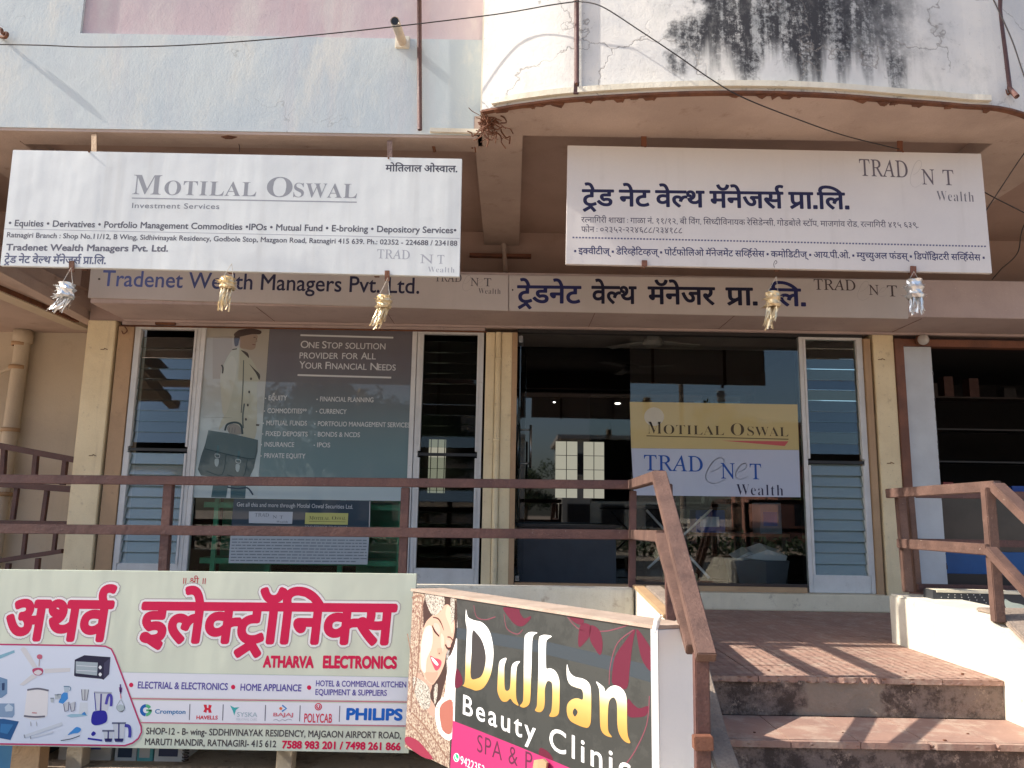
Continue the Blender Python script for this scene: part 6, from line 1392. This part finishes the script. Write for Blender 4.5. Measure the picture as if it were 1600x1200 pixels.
box('front_panel', .1, 1.08, .95, 1.0, .11, .66, M_desk, dk, .004); box('desk_top', .06, 1.12, .90, 1.5, .66, .69, M_darkwood, dk, .004); box('side_panel', 1.05, 1.08, 1.0, 1.48, .11, .66, M_desk, dk)
ft = thing('folding_table', 'folding table with crossed white legs behind the fixed glass', 'table', (1.55, .6, .1))
for a, b, y in (((1010, 797), (1108, 903), .50), ((1112, 795), (1012, 888), .53)): tube('leg', [PY(*a, y), PY(*b, y)], .012, plain('white_tube', (.6, .6, .62), .4), ft, 8)
a = PY(1005, 794, .5); b = PY(1115, 794, .5); box('table_top', a.x - .1, b.x + .1, .4, .95, a.z, a.z + .02, M_dark, ft)
wt = thing('work_table', 'brown edged work table behind the fixed glass on the right', 'table', (2.3, .8, .1))
zt = PY(1190, 834, .6).z
box('table_top', 1.55, 2.72, .6, 1.3, zt - .03, zt, plain('red_brown_edge', (.20, .07, .03), .5), wt, .003)
for x, y in ((1.6, .65), (2.66, .65), (1.6, 1.25), (2.66, 1.25)): box('leg', x, x + .04, y, y + .04, .11, zt - .03, M_black, wt)
def carton(x0, x1, y0, y1, z0, z1, col, label, name='carton', cat='box', tape=None, group=None):
    c = thing(name, label, cat, ((x0 + x1) / 2, (y0 + y1) / 2, z0), group); m = plain(name + '_card', col, .6)
    box('body', x0, x1, y0, y1, z0, z1, m, c, .003)
    if tape: box('label_patch', x0 + (x1 - x0) * .15, x1 - (x1 - x0) * .2, y0 - .002, y0 - .0004, z0 + (z1 - z0) * .25, z1 - (z1 - z0) * .3, ink(tape), c)
    return c
carton(1.83, 2.12, .7, .95, zt, zt + .22, (.02, .07, .30), 'blue bag of papers on the work table behind the fixed glass', 'paper_bag', 'bag', (.55, .6, .7))
carton(2.45, 2.66, .65, .9, zt, zt + .30, (.22, .26, .32), 'pale monitor back on the work table next to the louvre window', 'monitor', 'monitor', (.03, .15, .45))
carton(1.50, 1.78, .45, .7, .11, .26, (.42, .36, .22), 'yellowish carton on the office floor below the crossed legs')
bn = thing('waste_bin', 'grey bins holding white papers on the office floor behind the fixed glass', 'bin', (2.35, .5, .1))
slab('bin_body', [(2.10, .35, .40), (2.62, .35, .40), (2.56, .35, .12), (2.16, .35, .12)], (0, .35, 0), M_desk, bn, .004)
slab('paper', [(2.2, .36, .42), (2.42, .36, .50), (2.6, .36, .44), (2.58, .36, .38)], (0, .25, .05), plain('paper', (.55, .56, .58), .7), bn)
slab('paper', [(2.12, .40, .40), (2.25, .40, .47), (2.45, .40, .44), (2.4, .40, .38)], (0, .2, .04), plain('paper_grey', (.40, .42, .42), .7), bn)
fan = thing('ceiling_fan', 'pale ceiling fan just inside the office above the glass', 'fan', (1.35, 1.1, 2.72))
fc = PY(1020, 531, 1.1)
lathe('motor', (fc.x, 1.1, fc.z - .04), [(.0, -.03), (.08, -.03), (.11, 0), (.09, .05), (.02, .06), (0, .06)], plain('fan_cream', (.35, .33, .31), .4), fan)
tube('down_rod', [(fc.x, 1.1, fc.z), (fc.x, 1.1, 2.72)], .012, M_steel, fan)
for k in range(3):
    a = radians(20 + 120 * k); bar('blade', (fc.x + .1 * cos(a), 1.1 + .1 * sin(a), fc.z - .02), (fc.x + .55 * cos(a), 1.1 + .55 * sin(a), fc.z - .02), .12, .008, MATS['fan_cream'], fan)
m, nt, p = nodes_of('lit_downlight'); p.inputs['Emission Color'].default_value = (1, .95, .85, 1); p.inputs['Emission Strength'].default_value = 3.0
for u, v in ((866, 628), (965, 630)):
    c = PY(u, v, 1.85); o = thing('downlight', 'small lit lamp in the dark office, ' + ('the dimmer one nearer the handle' if u < 900 else 'beside the edge of the yellow sticker'), 'lamp', tuple(c), 'lamps in the dark office')
    lathe('lens', c, [(0, -.012), (.03 if u > 900 else .012, -.008), (.032 if u > 900 else .014, .0)], MATS['lit_downlight'], o, 14, 'Z'); lathe('housing', c, [(.0, .001), (.036, .001), (.036, .012), (0, .012)], M_black, o, 14)
# added green rack standing in for the green reflection below the poster
rk = thing('added_green_rack', 'added green rack in place of a reflection in the glass below the poster', 'rack', (-2.1, .3, .1))
M_green = plain('reflection_green', (.03, .34, .17), .4)
for z_ in (.3, .55, .8): box('shelf', -2.80, -.97, .14, .5, z_, z_ + .05, M_green, rk)
for x in (-2.7, -2.2, -1.55, -1.02): box('added_rack_upright', x, x + .04, .13, .17, .11, .98, M_green, rk)
for x in (-2.75, -1.45): box('added_rack_sheet', x, x + .47, .50, .52, .11, .98, M_green, rk)
# pale lit window at the back of the left shop, seen through the second louvre
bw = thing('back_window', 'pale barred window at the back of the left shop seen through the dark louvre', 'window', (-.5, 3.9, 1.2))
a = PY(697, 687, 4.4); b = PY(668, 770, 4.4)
box('pane', b.x, a.x, 4.38, 4.42, b.z, a.z, MATS['glowing_frosted_pane'], bw)
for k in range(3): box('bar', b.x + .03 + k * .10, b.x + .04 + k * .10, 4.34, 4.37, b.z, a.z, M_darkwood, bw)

# ---- dark shop at the right
ct = thing('shop_counter', 'counter with a grey glass front over a blue base in the dark shop', 'counter', (5, .6, .19))
z1, z2, z3 = PY(1540, 772, .55).z, PY(1540, 845, .55).z, PY(1540, 915, .55).z
box('glass_front', 3.90, 7.5, .55, .60, PY(1540, 862, .55).z, z1, plain('smoky_glass', (.10, .085, .075), .12), ct, .003)
box('blue_base', 3.90, 7.5, .50, .9, .20, PY(1540, 862, .5).z - .002, plain('blue_laminate', (.012, .12, .36), .35), ct, .004)
box('counter_top', 3.90, 7.5, .54, 1.2, z1 + .001, z1 + .02, M_darkwood, ct, .003)
box('kick_board', 3.9, 7.5, .46, .499, .20, .30, M_darkwood, ct)
c = PY(1478, 752, .6); carton(c.x - .05, c.x + .05, .56, .66, z1 + .021, z1 + .11, (.30, .06, .05), 'small red box on the counter of the dark shop')
c = PY(1590, 762, .8); carton(c.x - .12, c.x + .3, .7, .9, z1 + .021, z1 + .09, (.02, .08, .35), 'blue tray on the counter of the dark shop', 'tray', 'tray')
sh = thing('wall_shelves', 'dim shelves of small goods deep in the dark shop', 'shelves', (5, 2.6, .2))
for k in range(5): box('shelf', 4.2, 8, 2.5, 2.8, .7 + k * .4, .72 + k * .4, M_darkwood, sh)
for k in range(20):
    x = random.uniform(4.3, 7.8); q = random.randrange(5); h = random.uniform(.08, .25)
    box('goods', x, x + random.uniform(.06, .16), 2.5, 2.65, .7205 + q * .4, .72 + q * .4 + h, random.choice([M_dark, M_darkwood, MATS['dark_sheet'], M_dark, M_rail]), sh)
rb = thing('bulb_fitting', 'round bulkhead lamp under the end of the fascia over the dark shop', 'lamp', tuple(PY(1442, 531, -.1)))
c = PY(1442, 531, -.08)
lathe('lens', c, [(0, -.05), (.03, -.045), (.048, -.025), (.05, 0)], plain('milky_lens', (.55, .52, .48), .25, coat=.5), rb, 18, 'Y'); lathe('base', c + Vector((0, .001, 0)), [(.0, 0), (.056, 0), (.056, .03), (0, .03)], M_rust, rb, 18, 'Y')
bar('stem', c + Vector((0, .03, 0)), (c.x, -.03, c.z), .03, .03, M_rust, rb)

# ================================================================== FOIL LANTERNS
def lantern(u, v_hook, v_top, v_mid, v_end, lean, gold, label, Y):
    mt = M_gold if gold else M_silver; top = PY(u, v_top, Y)
    t = thing('foil_lantern', label, 'decoration', tuple(top), 'foil lanterns hanging from the sign edges')
    hk = PY(u + (6 if lean < 0 else 0), v_hook, Y)
    px = (PY(u + 10, v_top, Y) - PY(u, v_top, Y)).length / 10
    for s in (-1, 1): tube('string', [hk, top + Vector((s * 9 * px, 0, -.01))], .0014, plain('string', (.6, .55, .48), .8) if 'string' not in MATS else MATS['string'], t, 4)
    R_ = 12 * px if not gold else 11 * px; zt_ = top.z; zm_ = PY(u, v_mid, Y).z; prof = []
    n = 7
    V = []; F = []; seg = 16
    for i in range(n + 1):
        h = zt_ + (zm_ - zt_) * i / n; r = R_ * (1.0 + .18 * cos(i * 2.1)) * (1 if i else .85)
        for k in range(seg): a_ = 2 * pi * k / seg; rr = r * random.uniform(.86, 1.12); V.append((top.x + rr * cos(a_), top.y + rr * sin(a_), h + random.uniform(-.003, .003)))
    for i in range(n):
        for k in range(seg): F.append((i * seg + k, i * seg + (k + 1) % seg, (i + 1) * seg + (k + 1) % seg, (i + 1) * seg + k))
    F.append(tuple(range(seg)))
    mesh_obj('foil_body', V, F, mt, t)
    g = Geo()
    for k in range(26):   # ruffled collar
        a_ = random.uniform(0, 2 * pi); z_ = zt_ + (zm_ - zt_) * random.choice((.3, .85)); r0 = R_ * .9; r1 = R_ * random.uniform(1.25, 1.75); w = .004
        p0 = Vector((top.x + r0 * cos(a_), top.y + r0 * sin(a_), z_)); p1 = Vector((top.x + r1 * cos(a_ + .1), top.y + r1 * sin(a_ + .1), z_ - random.uniform(-.01, .02)))
        d = Vector((-sin(a_), cos(a_), .3)) * w; g.add([p0 - d, p0 + d, p1 + d, p1 - d], [(0, 1, 2, 3)])
    g.build('foil_ruffle', mt, t)
    L_ = zm_ - PY(u, v_end, Y).z
    for k in range(30):   # streamers
        a_ = random.uniform(0, 2 * pi); r0 = R_ * random.uniform(.3, .9); p = Vector((top.x + r0 * cos(a_), top.y + r0 * sin(a_), zm_ + .006)); q = [p]
        ll = L_ * random.uniform(.55, 1.05); sx = lean * random.uniform(.5, 1.3) + random.uniform(-.10, .10) * (1.6 if not gold else .8); sy = random.uniform(-.15, .15)
        for j in range(1, 6): q.append(p + Vector((sx * ll * (j / 5) ** 1.2, sy * ll * j / 5, -ll * j / 5)) + Vector((random.uniform(-1, 1) * .003, 0, 0)))
        w = random.uniform(.003, .0065); V = []; F = []; tw = random.uniform(0, 3)
        for j, s in enumerate(q): d = Vector((cos(tw + j * .35), sin(tw + j * .35), 0)) * w; V += [s - d, s + d]
        for j in range(5): F.append((2 * j, 2 * j + 1, 2 * j + 3, 2 * j + 2))
        mesh_obj('streamer', V, F, mt if gold or random.random() < .55 else M_clearfoil, t)
m, nt, p = nodes_of('clear_foil'); p.inputs['Base Color'].default_value = (.8, .8, .82, 1); p.inputs['Roughness'].default_value = .15; p.inputs['Transmission Weight'].default_value = .85; p.inputs['IOR'].default_value = 1.15; M_clearfoil = m
lantern(105, 418, 443, 466, 490, -.75, False, 'silver foil lantern blown to one side, the only one over the beige passage', YL - .03)
lantern(356, 412, 434, 452, 486, -.10, True, 'gold foil lantern in front of the word Wealth on the fascia', YL - .04)
lantern(600, 434, 463, 482, 516, -.35, True, 'full gold foil lantern below Ltd on the fascia', YL - .04)
lantern(1207, 432, 457, 480, 515, -.22, True, 'thin gold foil lantern in front of the last Devanagari word of the fascia', YRS - .04)
lantern(1428, 424, 438, 466, 494, .05, False, 'silver foil lantern at the right end of the fascia board', YRS - .04)

# ================================================================== LOWER SHOP UNDER THE PLATFORM
zl = -0.5
box('lintel', -8, .8, -1.95, -1.9, -.50, -.452, M_dark, PF)
for x in (-2.72, -1.42): tag(box('shop_post', x, x + .10, -1.95, -1.85, -3.2, -.302, M_beige2, None, .004), 'beige post of the lower shop under the ' + ('left part' if x < -2 else 'middle') + ' of the electronics banner', 'post', 'posts of the lower shop')
rkk = thing('goods_rack', 'rack of appliance cartons in the lower shop under the electronics banner', 'rack', (-2, -1.6, -3.2))
zr = -.86
box('shelf', -3.0, -1.45, -1.84, -1.4, zr - .03, zr, M_darkwood, rkk); box('side', -3.0, -2.97, -1.84, -1.4, -3.2, -.35, M_darkwood, rkk); box('side', -1.45, -1.42, -1.84, -1.4, -3.2, -.35, M_darkwood, rkk)
spec = [(60 / 1, 172, .50, (.55, .53, .50), (.10, .12, .40), 'white carton with a red corner under the electronics banner'), (178, 212, .32, (.50, .54, .58), (.03, .05, .10), 'small white and black patterned carton, in the middle of the shelf'),
        (213, 238, .32, (.10, .38, .42), (.5, .5, .5), 'small teal carton beside the patterned one'), (240, 286, .36, (.60, .61, .62), (.05, .06, .12), 'white iron carton with a blue drawing at the end of the shelf')]
for u0, u1, h, c1, c2, lb in spec:
    a = PY(max(u0, 90), 1190, -1.8).x; b = PY(u1, 1190, -1.8).x
    carton(a, b, -1.8, -1.5, zr + .0005, zr + h, c1, lb, 'product_carton', 'box', c2, 'cartons in the lower shop')
a = PY(290, 1180, -1.8).x; g = Geo()
for k in range(16): g.tube([(a + .02 * cos(t_), -1.8 + .02 * sin(t_), zr + .02 * k + .01) for t_ in [i * pi / 4 for i in range(9)]], .003, 4)
tag(g.build('spiral_binding', M_wire), 'black wire spiral hanging beside the last carton', 'spiral')
for (u, v, r, col, lb) in ((470, 1190, .10, (.22, .15, .04), 'dim yellow round fan box in the dark lower shop'), (605, 1188, .12, (.20, .01, .02), 'dim red round object in the dark lower shop')):
    c = PY(u, v + 12, -1.3); o = thing('round_box', lb, 'box', tuple(c)); lathe('drum', c, [(0, -.03), (r, -.03), (r, .1), (0, .1)], plain('drum', col, .5), o, 20, 'Y'); lathe('hub', c + Vector((0, -.032, 0)), [(0, -.01), (r * .3, -.01), (r * .3, 0)], M_black, o, 16, 'Y')
bx_ = tag(box('banner_post', PY(40, 1180, -1.95).x, PY(84, 1180, -1.95).x, -2.1, -2.0, -3.2, -.35, M_guide, None, .004), 'brown board strip standing behind the lower left of the electronics banner', 'board')
tag(box('poster_panel', PY(-30, 1180, -1.9).x, PY(38, 1180, -1.9).x, -1.99, -1.98, -1.6, -.46, plain('blue_brown_poster', (.05, .18, .35), .5), None), 'blue poster edge at the lower left corner under the banner', 'poster')

# ================================================================== ACROSS THE STREET (seen in the glass)
def house(x0, x1, y0, y1, h, wall, roofc, label, nf, nw):
    hh = thing('house', label, 'house', ((x0 + x1) / 2, y0, GZ)); mw = paint('house_wall', wall, None, (.3, .25, .2), .2, .3, .8, .05, .2, .5)
    box('wall', x0, x1, y0, y1, GZ, GZ + h, mw, hh); box('roof', x0 - .3, x1 + .3, y0 - .3, y1 + .4, GZ + h, GZ + h + .25, paint('house_roof', roofc, None, (.1, .08, .06), .2, .2, .8, .1, .2, .5), hh)
    for f in range(nf):
        for w in range(nw):
            cx = x0 + (x1 - x0) * (w + .5) / nw; zc = GZ + h * (f + .5) / nf
            fr = box('window', cx - .7, cx + .7, y1, y1 + .06, zc - .65, zc + .65, M_dark, hh)
            box('sill', cx - .8, cx + .8, y1, y1 + .2, zc - .75, zc - .66, mw, fr)
    return hh
house(3.2, 9.5, -46, -38, 6.2, (.72, .70, .62), (.5, .45, .4), 'two storey cream house across the street', 2, 3)
house(-12, -3, -58, -46, 8.5, (.40, .36, .32), (.2, .1, .08), 'grey block across the street to the left of the cream house', 3, 4)
house(16, 26, -50, -40, 7.0, (.45, .20, .14), (.25, .1, .07), 'red brown house across the street with six windows', 2, 3)
M_leaf = paint('dusty_leaves', (.055, .085, .03), (.035, .06, .022), (.09, .08, .04), .3, 0, .7, .1, .0, 1.0)
M_bark = paint('bark', (.12, .09, .06), None, (.05, .04, .03), .4, .2, .9, .2, .6, 5)
def tree(x, y, h, r, label, first=[None]):
    t = thing('tree', label, 'tree', (x, y, GZ), 'trees across the street')
    if first[0] is None:
        V, F = tube_geo([(0, 0, 0), (.1, .05, 1.5), (.0, .1, 3.2), (.15, 0, 4.5)], [.22, .16, .11, .05], 8)
        for k in range(6):
            a = k * 1.05; v, f = tube_geo([(0, .05, 2.4 + k * .2), (cos(a) * .8, sin(a) * .8, 3.4 + k * .2), (cos(a) * 1.5, sin(a) * 1.5, 4.2 + k * .15)], [.09, .05, .02], 6); b = len(V); V += v; F += [tuple(i + b for i in q) for q in f]
        mt = bpy.data.meshes.new('trunk'); mt.from_pydata([tuple(v) for v in V], [], F); mt.materials.append(M_bark)
        V = []; F = []; cl = [(random.gauss(0, 1.0), random.gauss(0, 1.0), random.uniform(3.2, 6.0), random.uniform(.5, 1.0)) for _ in range(26)]
        for _ in range(4200):
            c = random.choice(cl); d = Vector((random.gauss(0, 1), random.gauss(0, 1), random.gauss(0, .8))).normalized() * c[3] * random.uniform(.5, 1.05); p = Vector(c[:3]) + d
            a = Vector((random.gauss(0, 1), random.gauss(0, 1), random.gauss(0, 1))).normalized() * .14; b_ = a.orthogonal().normalized() * .07; k = len(V)
            V += [p - a, p + b_, p + a, p - b_]; F.append((k, k + 1, k + 2, k + 3))
        mc = bpy.data.meshes.new('crown'); mc.from_pydata([tuple(v) for v in V], [], F); mc.materials.append(M_leaf); first[0] = (mt, mc)
    for n_, me in zip(('trunk', 'crown'), first[0]):
        o = bpy.data.objects.new(n_, me); COL.objects.link(o); o.parent = t
    t.scale = (r, r, h / 6.5); t.rotation_euler = (0, 0, random.uniform(0, 6)); return t
for x, y, h, r, lb in ((-3.5, -27, 5.5, .9, 'spreading tree opposite the poster window'), (11.5, -33, 7, 1.1, 'tall tree to the right of the cream house across the street'), (-9, -30, 8, 1.3, 'big tree opposite the passage'), (1.0, -36, 4.5, .8, 'small tree beside the cream house across the street'), (15, -28, 5, 1.0, 'round tree in front of the red brown house'), (-18, -34, 9, 1.5, 'largest tree, far to the left across the street')):
    tree(x, y, h, r, lb)
g = Geo()
for _ in range(5000):
    p = Vector((random.uniform(-20, 22), -24 + random.gauss(0, .35), GZ + random.uniform(.05, 1.1) * random.uniform(.5, 1))); a = Vector((random.gauss(0, 1), random.gauss(0, 1), random.gauss(0, 1))).normalized() * .12; b_ = a.orthogonal().normalized() * .06
    g.add([p - a, p + b_, p + a, p - b_], [(0, 1, 2, 3)])
tag(g.build('roadside_hedge', M_leaf), kind='stuff', label='low dusty hedge along the far side of the road', cat='hedge')
up_ = thing('utility_pole', 'concrete utility pole with a cross arm across the street', 'pole', (6.5, -22.5, GZ))
tube('pole', [(6.5, -22.5, GZ), (6.5, -22.5, 7.2)], [.13, .08], M_conc, up_, 10); box('cross_arm', 5.6, 7.4, -22.55, -22.45, 6.6, 6.7, M_rust, up_)
for x in (5.7, 6.1, 6.9, 7.3): lathe('insulator', (x, -22.5, 6.7), [(.03, 0), (.05, .05), (.02, .12), (0, .13)], M_beige2, up_, 8)
bpy.data.objects.remove(_to); bpy.data.curves.remove(_tc)
